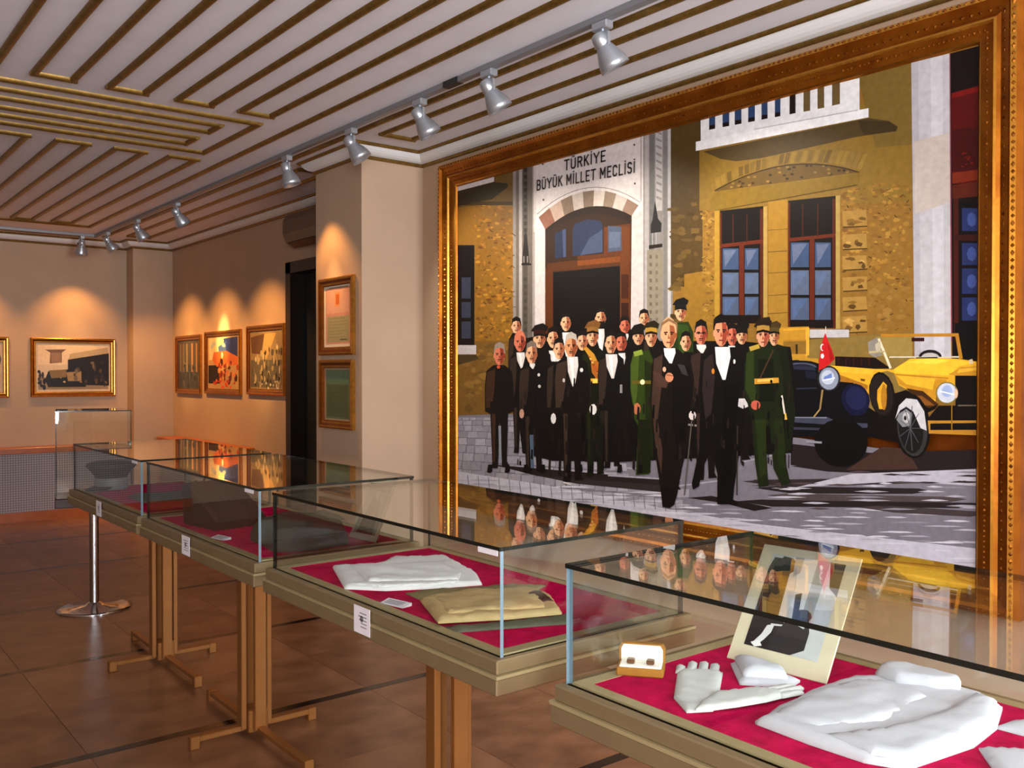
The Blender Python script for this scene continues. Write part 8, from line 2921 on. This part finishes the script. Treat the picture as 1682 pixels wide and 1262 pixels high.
lamps = [
 ('silver spotlight nearest the camera on the track, rightmost above the big painting', (TX, 2.81, TZ), (3.45, 2.5, 1.7), 'paint'),
 ('second nearest silver spotlight, above the painted yellow balcony', (TX, 3.60, TZ), (3.45, 3.3, 1.7), 'paint'),
 ('third silver spotlight from the right, above the painted sign', (TX, 4.22, TZ), (3.45, 3.9, 1.7), 'paint'),
 ('silver spotlight hanging before the column corner, aimed at the left of the big painting', (TX, 4.98, TZ), (3.45, 4.5, 1.75), 'paint'),
 ('silver spotlight with glowing mouth lighting the framed documents on the column', (TX, 5.88, TZ), (3.02, 5.72, 1.95), 'col'),
 ('silver spotlight aimed at the rightmost of the three pictures on the door wall', (TX, 8.1, TZ), (Xd, 8.28, 1.75), 'door'),
 ('small distant spotlight aimed at the middle of the three pictures on the door wall', (TX, 9.22, TZ), (Xd, 9.36, 1.75), 'door2'),
 ('small distant spotlight at the turn of the track in the far corner', (TX, 10.25, TZ), (Xd, 10.38, 1.75), 'door'),
 ('spotlight on the far crosswise track above the sepia street scene', (2.58, 10.717, TZ), (2.60, Yf, 1.75), 'far'),
 ('unseen spotlight added on the far crosswise track above the picture cut by the left edge', (1.55, 10.717, TZ), (1.5, Yf, 1.75), 'far'),  # out of view; added to light the cut-off picture
]
for lab, loc, aim, kind in lamps:
    p, d = make_lamp(lab, loc, aim)
    if kind == 'paint': spot(p, aim, 34, 95, .9, (1.0, .92, .78), .04)
    elif kind == 'col': spot(p, (3.02, 5.72, 1.45), 22, 84, .7); spot(p, (3.02, 5.72, 1.80), 30, 34, 1.0, (1.0, .62, .24))
    elif kind == 'door': spot(p, (aim[0], aim[1], 1.05), 72, 84, .75); spot(p, (aim[0], aim[1], 1.72), 66, 25, 1.0, (1.0, .58, .2))
    elif kind == 'door2': spot(p, (aim[0], aim[1], 1.05), 72, 84, .75); spot(p, (aim[0], aim[1], 1.95), 210, 21, 1.0, (1.0, .62, .22))
    else: spot(p, (aim[0], aim[1], 1.0), 36, 90, .75); spot(p, (aim[0], aim[1], 1.55), 24, 38, 1.0, (1.0, .6, .22))

# ------------------------------------------------------------------ display cases
ZB, ZBB, ZT = .976, .900, 1.218
CX, HX = 1.526, .324                     # case centre line and half depth
GX0, GX1 = -.298, .299
def edge_pane(x0, x1, y0, y1, z0, z1, light=()):
    # thin slab of glass; big faces glass, narrow edges dark green (or painted pale as if catching daylight where listed)
    b = MB(); d = (x1 - x0, y1 - y0, z1 - z0); th = d.index(min(d))
    vs = [(x, y_, z) for z in (z0, z1) for y_ in (y0, y1) for x in (x0, x1)]
    F = {('x', 0): (0, 4, 6, 2), ('x', 1): (1, 3, 7, 5), ('y', 0): (0, 1, 5, 4), ('y', 1): (2, 6, 7, 3), ('z', 0): (0, 2, 3, 1), ('z', 1): (4, 5, 7, 6)}
    for (a, s), f in F.items():
        m = 0 if 'xyz'.index(a) == th else (2 if (a, s) in light else 1)
        b.add(vs, [f], m)
    return b
def make_case(label, yc, L, glint=False):
    r = thing('display_case', label, 'display case', (CX, yc, 0), 0, 'glass display cases in the row'); h = L / 2; H = h - .021; T = .009
    b = MB(); b.bbox(-HX + .006, HX - .006, -h + .006, h - .006, .944, ZB, .003); b.bbox(-HX, HX, -h, h, ZBB, .937, .003); b.build('tray', 'bronze_paint', r)
    b = MB(); b.box(-HX - .001, HX + .001, -h - .001, h + .001, .937, .944); b.build('trim_line', 'bronze_edge', r)
    b = MB(); b.box(GX0 + .035, GX1 - .035, -H + .04, H - .04, ZB - .001, ZB + .003); b.build('velvet_lining', 'velvet', r)
    b = MB()
    for a in ((GX0 + .008, GX0 + .035, -H + .008, H - .008), (GX1 - .035, GX1 - .008, -H + .008, H - .008), (GX0 + .035, GX1 - .035, -H + .008, -H + .04), (GX0 + .035, GX1 - .035, H - .04, H - .008)): b.box(*a, ZB - .001, ZB + .004)
    b.build('lining_border', 'bronze_edge', r)
    G = ['sheet_glass', 'glass_edge', 'glass_edge_glint']; zt = ZT - T
    edge_pane(GX0, GX0 + T, -H, H, ZB, zt, (('y', 0), ('y', 1)) if glint else (('y', 0),)).build('front_pane', G, r)
    edge_pane(GX1 - T, GX1, -H, H, ZB, zt).build('back_pane', G, r)
    edge_pane(GX0 + T, GX1 - T, -H, -H + T, ZB, zt, (('x', 0),)).build('end_pane', G, r)
    edge_pane(GX0 + T, GX1 - T, H - T, H, ZB, zt, (('x', 0),) if glint else ()).build('end_pane', G, r)
    edge_pane(GX0 - .002, GX1 + .002, -H - .002, H + .002, zt, ZT).build('top_pane', G, r)
    return r
def make_leg(root, dx, dy):
    # pedestal: four flat posts round a hub on a cross foot
    for a in range(4):
        c, s_ = (1, 0, -1, 0)[a], (0, 1, 0, -1)[a]; cx_, cy_ = dx + .058 * c, dy + .058 * s_
        hx_, hy_ = (.012, .026) if c else (.026, .012)
        b = MB(); b.bbox(cx_ - hx_, cx_ + hx_, cy_ - hy_, cy_ + hy_, .035, ZBB, .003); b.build('post', 'copper_leg', root)
        L = .27 if c else .52
        b = MB()
        e = (dx + L * c, dy + L * s_); hw = .017
        if c: xx = sorted((dx + .05 * c, e[0])); b.bbox(xx[0], xx[1], dy - hw, dy + hw, .028, .052, .003); b.bbox(e[0] - .02, e[0] + .02, dy - .02, dy + .02, 0, .056, .003)
        else: yy = sorted((dy + .05 * s_, e[1])); b.bbox(dx - hw, dx + hw, yy[0], yy[1], .028, .052, .003); b.bbox(dx - .02, dx + .02, e[1] - .02, e[1] + .02, 0, .056, .003)
        b.build('foot_arm', 'copper_leg', root)
    b = MB(); b.bbox(dx - .044, dx + .044, dy - .044, dy + .044, .02, .12, .004); b.build('hub', 'copper_leg', root)
    b = MB(); b.bbox(dx - .12, dx + .12, dy - .12, dy + .12, ZBB - .014, ZBB, .003); b.build('support_plate', 'copper_leg', root)
LAB = ['nearest glass display case, with a white shirt, gloves and a leaning photograph on red velvet', 'second glass display case from the right, with folded white and khaki clothes on red velvet',
       'third glass display case from the right, with a dark olive uniform on red velvet', 'farthest glass display case in the row, holding a dark cap']
CY = [.7875, 2.175, 3.4625, 4.715]; CL = [1.205, 1.222, 1.211, 1.21]; LEG = [(.10, -.05), (.114, .205), (.114, .43), (.13, .46)]
cases = [make_case(l, y_, L, i == 0) for i, (l, y_, L) in enumerate(zip(LAB, CY, CL))]
for c, l in zip(cases, LEG): make_leg(c, *l)
# paper labels on the tray fronts, small tags on the glass
for nm, yc, k in (('second', 2.145, 1), ('third', 3.49, 2), ('farthest', 4.70, 3)):
    b = MB(); b.box(-.0012, 0, -.042, .042, -.036, .036); o = b.build('paper_label', 'paper_white', None, (CX - HX - .0012, yc, .944)); tag(o, 'white paper label stuck to the front of the %s display case' % nm, 'label', 'paper labels on the case fronts')
    b = MB()
    for i in range(5): b.box(-.0016, -.001, -.026, -.026 + random.uniform(.03, .05), .018 - i * .009, .0205 - i * .009)
    b.lathe([(.0, 0), (.009, 0)], 12, (-.0016, 0, .004), (-1, 0, 0), cap=False); b.build('print_lines', 'print_ink', o)
for nm, yc in (('second', 1.625), ('third', 2.945), ('farthest', 4.21)):
    b = MB(); b.box(-.001, 0, -.036, .036, -.006, .006); o = b.build('glass_tag', 'paper_white', None, (CX + GX0 - .0035, yc, ZT - .014)); tag(o, 'small white tag on the top glass corner of the %s display case' % nm, 'label', 'small tags on the case glass')

# ------------------------------------------------------------------ exhibits
ZV = ZB + .0035
def slab(name, outline, th, seed, m, step=.018, rise=.02, wr=.004, z0=0, wfreq=14, ridge=None):
    # cloth lying flat: outline (x, y), thickness th, rounded rim and wrinkles
    cx_ = sum(p[0] for p in outline) / len(outline); cy_ = sum(p[1] for p in outline) / len(outline)
    P = [(p[0] - cx_, p[1] - cy_) for p in outline]
    bm = bmesh.new(); f = bm.faces.new([bm.verts.new((x, y_, 0)) for x, y_ in P])
    for ax in (0, 1):
        lo, hi = min(p[ax] for p in P), max(p[ax] for p in P); k = lo + step
        while k < hi:
            no = [0, 0, 0]; no[ax] = 1; co = [0, 0, 0]; co[ax] = k
            bmesh.ops.bisect_plane(bm, geom=bm.verts[:] + bm.edges[:] + bm.faces[:], plane_co=co, plane_no=no); k += step
    segs = [(Vector(P[i - 1]), Vector(P[i])) for i in range(len(P))]
    def dist(q):
        best = 9
        for a, b_ in segs:
            ab = b_ - a; t_ = max(0, min(1, (q - a).dot(ab) / max(1e-9, ab.dot(ab)))); best = min(best, (q - a - ab * t_).length)
        return best
    for v in bm.verts:
        q = Vector((v.co.x, v.co.y)); d = dist(q); k = 1 - math.exp(-d / rise * 2.2)
        nz = noise.noise(Vector((q.x * wfreq + seed, q.y * wfreq * .6, seed * 1.7))) + .5 * noise.noise(Vector((q.x * wfreq * 2.3, q.y * wfreq * 2.3 + seed, 3.1)))
        v.co.z = z0 + th * (.35 + .65 * k) + wr * nz * k
        if ridge: v.co.z += ridge(q.x + cx_, q.y + cy_) * k
    bd = [e for e in bm.edges if e.is_boundary]
    ex = bmesh.ops.extrude_edge_only(bm, edges=bd)
    for v in ex['geom']:
        if isinstance(v, bmesh.types.BMVert): v.co.z = z0
    bmesh.ops.recalc_face_normals(bm, faces=bm.faces)
    me = bpy.data.meshes.new(name); bm.to_mesh(me); bm.free(); me.materials.append(M[m])
    for p in me.polygons: p.use_smooth = True
    return me, (cx_, cy_)
def cloth(name, label, cat, outline, th, seed, m, z=ZV, parts=(), group=None, **kw):
    # a garment: an Empty with its body and parts, or one mesh
    me, c = slab(name, outline, th, seed, m, **kw)
    if not parts:
        o = link(name, me, None, (c[0], c[1], z)); return tag(o, label, cat, group)
    r = thing(name, label, cat, (c[0], c[1], z), 0, group); me.name = 'body'; link('body', me, r)
    for nm, ol, t2, sd, m2, zz, kw2 in parts:
        me2, c2 = slab(nm, ol, t2, sd, m2, **kw2); link(nm, me2, r, (c2[0] - c[0], c2[1] - c[1], zz))
    return r
def S(p, k=1.032): return [(x * k, y_ * k) for x, y_ in p]
# case one: cufflink box
r = thing('cufflink_box', 'small open gold box lined in white satin with two cufflinks, in the nearest case', 'jewelry box', (1.385, 1.315, ZV), math.radians(-52))
b = MB(); b.bbox(-.048, .048, -.026, .026, 0, .018, .003); b.build('box_base', 'leather_box', r)
b = MB(); b.bbox(-.043, .043, -.022, .022, .014, .021, .003); b.build('satin_pad', 'satin_white', r)
b = MB(); pr = [(-.048, 0), (.048, 0), (.048, .030), (.042, .040), (-.042, .040), (-.048, .030)]
b.add([(x, .026, z + .014) for x, z in pr] + [(x, .042, z + .014) for x, z in pr], [tuple(range(6)), tuple(range(11, 5, -1))] + [(i, (i + 1) % 6, 6 + (i + 1) % 6, 6 + i) for i in range(6)]); lid = b.build('box_lid', 'leather_box', r)
b = MB(); b.add([(x * .9, .0255, z * .88 + .016) for x, z in pr] + [(x * .9, .03, z * .88 + .016) for x, z in pr], [tuple(range(6)), tuple(range(11, 5, -1))] + [(i, (i + 1) % 6, 6 + (i + 1) % 6, 6 + i) for i in range(6)]); b.build('satin_lid_lining', 'satin_white', lid)
for sx in (-.02, .02):
    b = MB(); b.bbox(sx - .008, sx + .008, -.010, .008, .021, .030, .002); b.build('cufflink', 'cufflink_bronze', r)
# gloves
def glove(label, th, seed, pts, z, fingers):
    me, c = slab('palm', pts, th, seed, 'ivory_cotton', step=.010, rise=.006, wr=.0018, wfreq=40)
    r = thing('white_glove', label, 'glove', (c[0], c[1], z), 0, 'white gloves in the nearest case'); link('palm', me, r)
    for i, (x0, y0, x1, y1, w_) in enumerate(fingers):
        a = Vector((x0, y0)); e = Vector((x1, y1)); d = (e - a).normalized(); n = Vector((-d.y, d.x)) * w_
        ol = [a - n, e - n * .95 - d * w_ * .5, e - n * .5, e + n * .5, e + n * .95 - d * w_ * .5, a + n]
        me2, c2 = slab('finger', [tuple(q) for q in ol], th * .95, seed + i, 'ivory_cotton', step=.009, rise=.005, wr=.0008)
        link('finger', me2, r, (c2[0] - c[0], c2[1] - c[1], .0005))
GP1 = S([(1.285, 1.137), (1.248, 1.074), (1.29, 1.05), (1.372, 1.102), (1.47, 1.172), (1.452, 1.205), (1.425, 1.232), (1.395, 1.225)])
glove('white cotton glove with fingers pointing to the back, beside the cufflink box', .008, 4, GP1, ZV,
      [tuple(v * 1.032 for v in q) for q in [(1.40, 1.222, 1.437, 1.252, .0095), (1.42, 1.212, 1.472, 1.250, .0095), (1.435, 1.195, 1.490, 1.236, .0095), (1.448, 1.178, 1.497, 1.213, .0095)]])
GP2 = S([(1.258, 1.064), (1.272, 1.049), (1.33, 1.028), (1.39, 1.011), (1.44, 1.004), (1.463, 1.036), (1.435, 1.069), (1.36, 1.098), (1.30, 1.085)])
glove('long white cotton glove lying crosswise, tucked under the white shirt', .008, 9, GP2, ZV + .005, [tuple(v * 1.032 for v in q) for q in [(1.43, 1.012, 1.484, .999, .009), (1.44, 1.028, 1.505, 1.013, .009), (1.43, 1.046, 1.500, 1.030, .009)]])
cloth('folded_handkerchief', 'folded white cloth lying against the foot of the leaning photograph', 'handkerchief', S([(1.525, 1.196), (1.44, 1.108), (1.50, 1.035), (1.545, 1.045), (1.553, 1.10), (1.553, 1.18)]), .012, 2, 'white_cotton',
      parts=[('top_fold', S([(1.530, 1.19), (1.46, 1.115), (1.512, 1.05), (1.548, 1.085), (1.550, 1.16)]), .018, 6, 'white_cotton', .011, dict(step=.012, rise=.012, wr=.004, wfreq=24))], step=.014, rise=.01, wr=.002)
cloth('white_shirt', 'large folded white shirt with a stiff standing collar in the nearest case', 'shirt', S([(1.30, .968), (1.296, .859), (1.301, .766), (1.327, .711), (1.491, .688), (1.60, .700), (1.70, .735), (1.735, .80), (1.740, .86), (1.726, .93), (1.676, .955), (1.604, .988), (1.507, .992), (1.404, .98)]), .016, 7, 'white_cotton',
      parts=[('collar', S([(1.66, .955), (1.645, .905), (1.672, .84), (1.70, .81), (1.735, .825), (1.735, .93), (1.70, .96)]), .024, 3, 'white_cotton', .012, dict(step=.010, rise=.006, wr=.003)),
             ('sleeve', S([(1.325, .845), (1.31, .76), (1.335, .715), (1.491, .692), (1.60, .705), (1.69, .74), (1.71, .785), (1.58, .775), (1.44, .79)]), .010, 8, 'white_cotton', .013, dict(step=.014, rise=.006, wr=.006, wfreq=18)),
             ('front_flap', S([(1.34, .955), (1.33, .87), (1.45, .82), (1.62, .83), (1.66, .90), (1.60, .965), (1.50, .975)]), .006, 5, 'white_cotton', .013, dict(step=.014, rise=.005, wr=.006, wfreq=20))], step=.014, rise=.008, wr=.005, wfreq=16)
cloth('white_cloth', 'white cloth corner at the right edge beyond the shirt collar', 'cloth', S([(1.60, .705), (1.605, .64), (1.66, .60), (1.70, .66), (1.665, .695)]), .008, 12, 'white_cotton', step=.014, rise=.01, wr=.003)
cloth('white_cloth', 'white cloth at the lower right corner in front of the shirt', 'cloth', S([(1.49, .680), (1.43, .632), (1.40, .55), (1.50, .45), (1.58, .60)]), .010, 14, 'white_cotton', step=.014, rise=.01, wr=.004)
# leaning photograph on its own little easel
def photo(label, base, top, wv, art, group):
    base = Vector(base); up = Vector(top) - base; h = up.length; xd = Vector(wv).normalized(); wd = Vector(wv).length; nrm = xd.cross(up.normalized())   # toward the viewer
    r = thing('mounted_photograph', label, 'photograph', base, 0, group)
    from mathutils import Matrix
    zz = up.normalized(); yy = zz.cross(xd); m4 = Matrix((xd, yy, zz)).transposed().to_4x4(); rot = m4.to_euler()
    b = MB(); b.bbox(-wd / 2, wd / 2, 0, .004, 0, h, .001); b.build('mount_board', 'photo_mount', r, (0, 0, 0), rot)
    P = [(c, [((x - .5) * wd, z * h) for x, z in pts]) for c, pts in art]
    o = flat_art('photo_print', P, r, -.0006, 'print_pigment'); o.rotation_euler = rot
    b = MB(); b.box(-.02, .02, 0, .003, 0, h * .62); k = b.build('easel_strut', 'leather_brown', r, m4 @ Vector((0, .005, h * .60)), (math.radians(180 - 4), 0, rot[2])); return r
ph = [rect('b9c0c0', .13, .14, .87, .93), poly('d5dada', (.5, .5), (.87, .55), (.87, .93), (.35, .93), (.35, .6)), poly('24242a', (.72, .93), (.87, .93), (.87, .66), (.78, .72)), poly('99a3a6', (.6, .93), (.72, .93), (.7, .4), (.6, .4)),
      poly('1a1a1e', (.13, .80), (.16, .90), (.40, .90), (.46, .66), (.43, .40), (.50, .33), (.54, .20), (.44, .14), (.13, .14)), poly('1f1f23', (.17, .80), (.25, .92), (.36, .91), (.38, .80), (.30, .76)),
      poly('c4c8c8', (.36, .78), (.42, .82), (.47, .60), (.44, .38), (.38, .40)), poly('9aa0a2', (.37, .93), (.46, .93), (.46, .80), (.40, .76)), poly('222226', (.48, .62), (.54, .64), (.57, .44), (.52, .40)),
      poly('27272b', (.36, .24), (.46, .38), (.58, .46), (.68, .44), (.72, .34), (.72, .20), (.64, .16), (.60, .14), (.38, .14)), blob('1c1c20', .62, .46, .085, .052), poly('b9bcbc', (.56, .385), (.66, .36), (.66, .38), (.58, .40)),
      poly('cdd0d0', (.30, .33), (.37, .35), (.36, .28), (.31, .21), (.25, .15), (.20, .16), (.27, .25)), poly('dfe0e0', (.19, .17), (.27, .20), (.31, .16), (.24, .14)), poly('c8cccc', (.33, .35), (.45, .36), (.44, .345), (.34, .335))]
photo('large black and white photograph in a cream mount leaning in the nearest case', (1.615, 1.155, ZV + .0005), (1.765, 1.150, 1.2085), (.018, -.232, 0), ph, 'leaning photographs')
# case two
cloth('folded_shirt', 'folded white shirt lying at the left of the second case', 'shirt', S([(1.326, 2.55), (1.222, 2.28), (1.30, 2.19), (1.428, 2.124), (1.548, 2.082), (1.610, 2.19), (1.664, 2.388), (1.683, 2.464), (1.546, 2.555), (1.469, 2.496)]), .013, 21, 'white_cotton_lit',
      parts=[('sleeve_fold', S([(1.36, 2.50), (1.29, 2.27), (1.50, 2.13), (1.56, 2.2), (1.60, 2.36), (1.44, 2.44)]), .009, 22, 'white_cotton_lit', .010, dict(step=.014, rise=.006, wr=.005, wfreq=22)), ('hem_fold', S([(1.24, 2.29), (1.30, 2.20), (1.42, 2.135), (1.50, 2.11), (1.50, 2.14), (1.40, 2.19), (1.30, 2.28)]), .006, 23, 'white_cotton_lit', .010, dict(step=.012, rise=.004, wr=.003))], step=.014, rise=.006, wr=.004, wfreq=20)
cloth('khaki_garment', 'khaki folded breeches in the middle of the second case', 'trousers', S([(1.301, 2.02), (1.217, 1.81), (1.368, 1.735), (1.501, 1.69), (1.583, 1.825), (1.607, 1.918), (1.44, 2.014)]), .016, 24, 'khaki_cloth', z=ZV + .006,
      parts=[('leg_fold', S([(1.32, 1.98), (1.26, 1.83), (1.48, 1.73), (1.55, 1.83)]), .008, 26, 'khaki_cloth', .013, dict(step=.014, rise=.006, wr=.005, wfreq=24)), ('belt', S([(1.535, 1.86), (1.50, 1.77), (1.53, 1.755), (1.568, 1.85)]), .010, 27, 'leather_brown', .014, dict(step=.012, rise=.005, wr=.002))], step=.014, rise=.007, wr=.006, wfreq=20)
cloth('olive_garment', 'flat olive cloth under the back edge of the khaki breeches in the second case', 'garment', S([(1.325, 2.130), (1.318, 2.045), (1.46, 2.03), (1.62, 1.935), (1.68, 1.96), (1.62, 2.03), (1.53, 2.06), (1.40, 2.112)]), .008, 31, 'olive_cloth', step=.018, rise=.01, wr=.003)
cloth('grey_green_garment', 'grey green cloth sticking out at the right under the khaki breeches', 'garment', S([(1.222, 1.79), (1.222, 1.735), (1.47, 1.63), (1.54, 1.70), (1.50, 1.695), (1.36, 1.735)]), .008, 33, 'grey_green_cloth', step=.016, rise=.01, wr=.003)
def card(label, x, y_, rz, w_=.09, h_=.034, z=ZV):
    o = thing('caption_card', label, 'card', (x, y_, z), rz, 'caption cards in the cases')
    b = MB(); b.add([(-w_ / 2, -h_ / 2, 0), (w_ / 2, -h_ / 2, 0), (w_ / 2, h_ / 2, 0), (-w_ / 2, h_ / 2, 0), (-w_ / 2, h_ / 2, .008), (w_ / 2, h_ / 2, .008)], [(0, 1, 5, 4), (0, 3, 2, 1), (2, 3, 4, 5), (0, 4, 3), (1, 2, 5)]); b.build('card_body', 'paper_white', o)
    b = MB()
    for i in range(3):
        t0 = .25 + .22 * i; yy = -h_ / 2 + h_ * t0; zz = .008 * t0 + .0006; b.add([(-w_ * .38, yy, zz), (w_ * random.uniform(.1, .38), yy, zz), (w_ * .3, yy + .003, zz + .0008), (-w_ * .38, yy + .003, zz + .0008)], [(0, 1, 2, 3)])
    b.build('print_lines', 'print_ink', o)
card('small white caption card on red velvet between the white shirt and khaki breeches', 1.285, 2.115, math.radians(-78))
card('small caption card at the front of the third case', 1.285, 3.36, math.radians(-80))
# case three
cloth('uniform_jacket', 'dark olive folded uniform jacket at the right of the third case', 'jacket', [(1.36, 3.26), (1.33, 2.99), (1.45, 2.93), (1.60, 2.96), (1.66, 3.1), (1.66, 3.30), (1.5, 3.36)], .085, 41, 'dark_olive_cloth',
      parts=[('collar', [(1.56, 3.2), (1.55, 3.04), (1.63, 3.04), (1.64, 3.22)], .02, 42, 'dark_olive_cloth', .075, dict(step=.02, rise=.012, wr=.004))], step=.02, rise=.03, wr=.012)
ph2 = [rect('8f9488', .1, .1, .9, .92), poly('3c3f3a', (.2, .1), (.8, .1), (.7, .6), (.55, .8), (.35, .7)), blob('b5b8ac', .5, .76, .09, .08), rect('6a6d64', .1, .8, .9, .92)]
photo('smaller framed photograph leaning at the back right of the third case', (1.685, 3.01, ZV + .0005), (1.785, 3.005, 1.195), (.015, -.17, 0), ph2, 'leaning photographs')
r = thing('leather_case', 'dark brown sloping leather case standing in the third display case', 'case', (1.42, 3.68, ZV), math.radians(8))
b = MB(); pr = [(-.12, 0), (.13, 0), (.14, .035), (-.10, .17), (-.14, .16)]; n = 5
b.add([(-.11, y_, z_) for y_, z_ in [(-p, q) for p, q in pr]] + [(.11, -p, q) for p, q in pr], [tuple(range(5)), tuple(range(9, 4, -1))] + [(i, (i + 1) % 5, 5 + (i + 1) % 5, 5 + i) for i in range(5)]); b.build('case_body', 'leather_brown', r)
b = MB(); b.tube([(-.03, .105, .168), (-.03, .09, .195), (.03, .09, .195), (.03, .105, .168)], .006); b.build('handle', 'leather_brown', r)
for sx in (-.07, .07):
    b = MB(); b.add([(sx - .008, -.135, .04), (sx + .008, -.135, .04), (sx + .008, .10, .1725), (sx - .008, .10, .1725)], [(0, 1, 2, 3)]); b.build('strap', 'leather_brown', r, (0, 0, .003))
# case four: peaked cap
r = thing('peaked_cap', 'dark cap with a greyish band and visor at the far end of the farthest case', 'cap', (1.375, 5.135, ZV), math.radians(200))
b = MB(); b.lathe([(.075, .03), (.08, .07), (.10, .10), (.125, .125), (.12, .14), (.08, .15), (.001, .152)], 24, cap=False); b.build('crown', 'dark_felt', r)
b = MB(); b.lathe([(.082, .005), (.084, .03), (.084, .062), (.078, .066)], 24, cap=False); b.build('band', 'grey_felt', r)
b = MB(); pts = [(.083 * math.cos(a), .083 * math.sin(a)) for a in [math.radians(-60 + 15 * i) for i in range(9)]]; o2 = [(p[0] * 1.0 + .055 * math.cos(math.radians(-60 + 15 * i)) ** .5 if math.cos(math.radians(-60 + 15 * i)) > 0 else p[0], p[1] * 1.05) for i, p in enumerate(pts)]
vs = [(x, y_, .02) for x, y_ in pts] + [(x, y_, .004) for x, y_ in o2] + [(x, y_, .024) for x, y_ in pts] + [(x, y_, .008) for x, y_ in o2]
b.add(vs, [(i, i + 1, 10 + i, 9 + i) for i in range(8)] + [(18 + i, 27 + i, 28 + i, 19 + i) for i in range(8)] + [(9 + i, 10 + i, 28 + i, 27 + i) for i in range(8)]); b.build('visor', 'dark_felt', r)
cloth('folded_garment', 'grey olive folded cloth lying near the middle of the farthest case', 'garment', [(1.35, 4.75), (1.35, 4.5), (1.7, 4.42), (1.75, 4.7)], .02, 51, 'grey_green_cloth', step=.03, rise=.015, wr=.006)

# ------------------------------------------------------------------ tall vitrine on a chrome pedestal beyond the row
r = thing('tall_vitrine', 'tall square glass vitrine on a round footed chrome pedestal beyond the cases', 'display case', (1.665, 6.64, 0), math.radians(-13))
b = MB(); b.lathe([(.235, 0), (.238, .008), (.21, .014), (.06, .026), (.045, .04), (.03, .045)], 40); b.build('round_foot', 'chrome', r)
b = MB(); b.lathe([(.030, .04), (.030, .72)], 20); b.build('pole', 'chrome', r)
b = MB(); b.bbox(-.235, .235, -.2, .2, .715, .775, .004); b.build('base', 'leather_brown', r)
G = ['sheet_glass', 'glass_edge', 'glass_edge_glint']; T = .006; A, Bq = .228, .19
edge_pane(-A, -.002, -Bq, -Bq + T, .775, 1.34).build('door_pane', G, r); edge_pane(.002, A, -Bq, -Bq + T, .775, 1.34).build('door_pane', G, r)
edge_pane(-A, A, Bq - T, Bq, .775, 1.34).build('back_pane', G, r)
edge_pane(-A, -A + T, -Bq + T, Bq - T, .775, 1.34).build('side_pane', G, r); edge_pane(A - T, A, -Bq + T, Bq - T, .775, 1.34).build('side_pane', G, r)
edge_pane(-A - .002, A + .002, -Bq - .002, Bq + .002, 1.34, 1.347).build('top_pane', G, r)
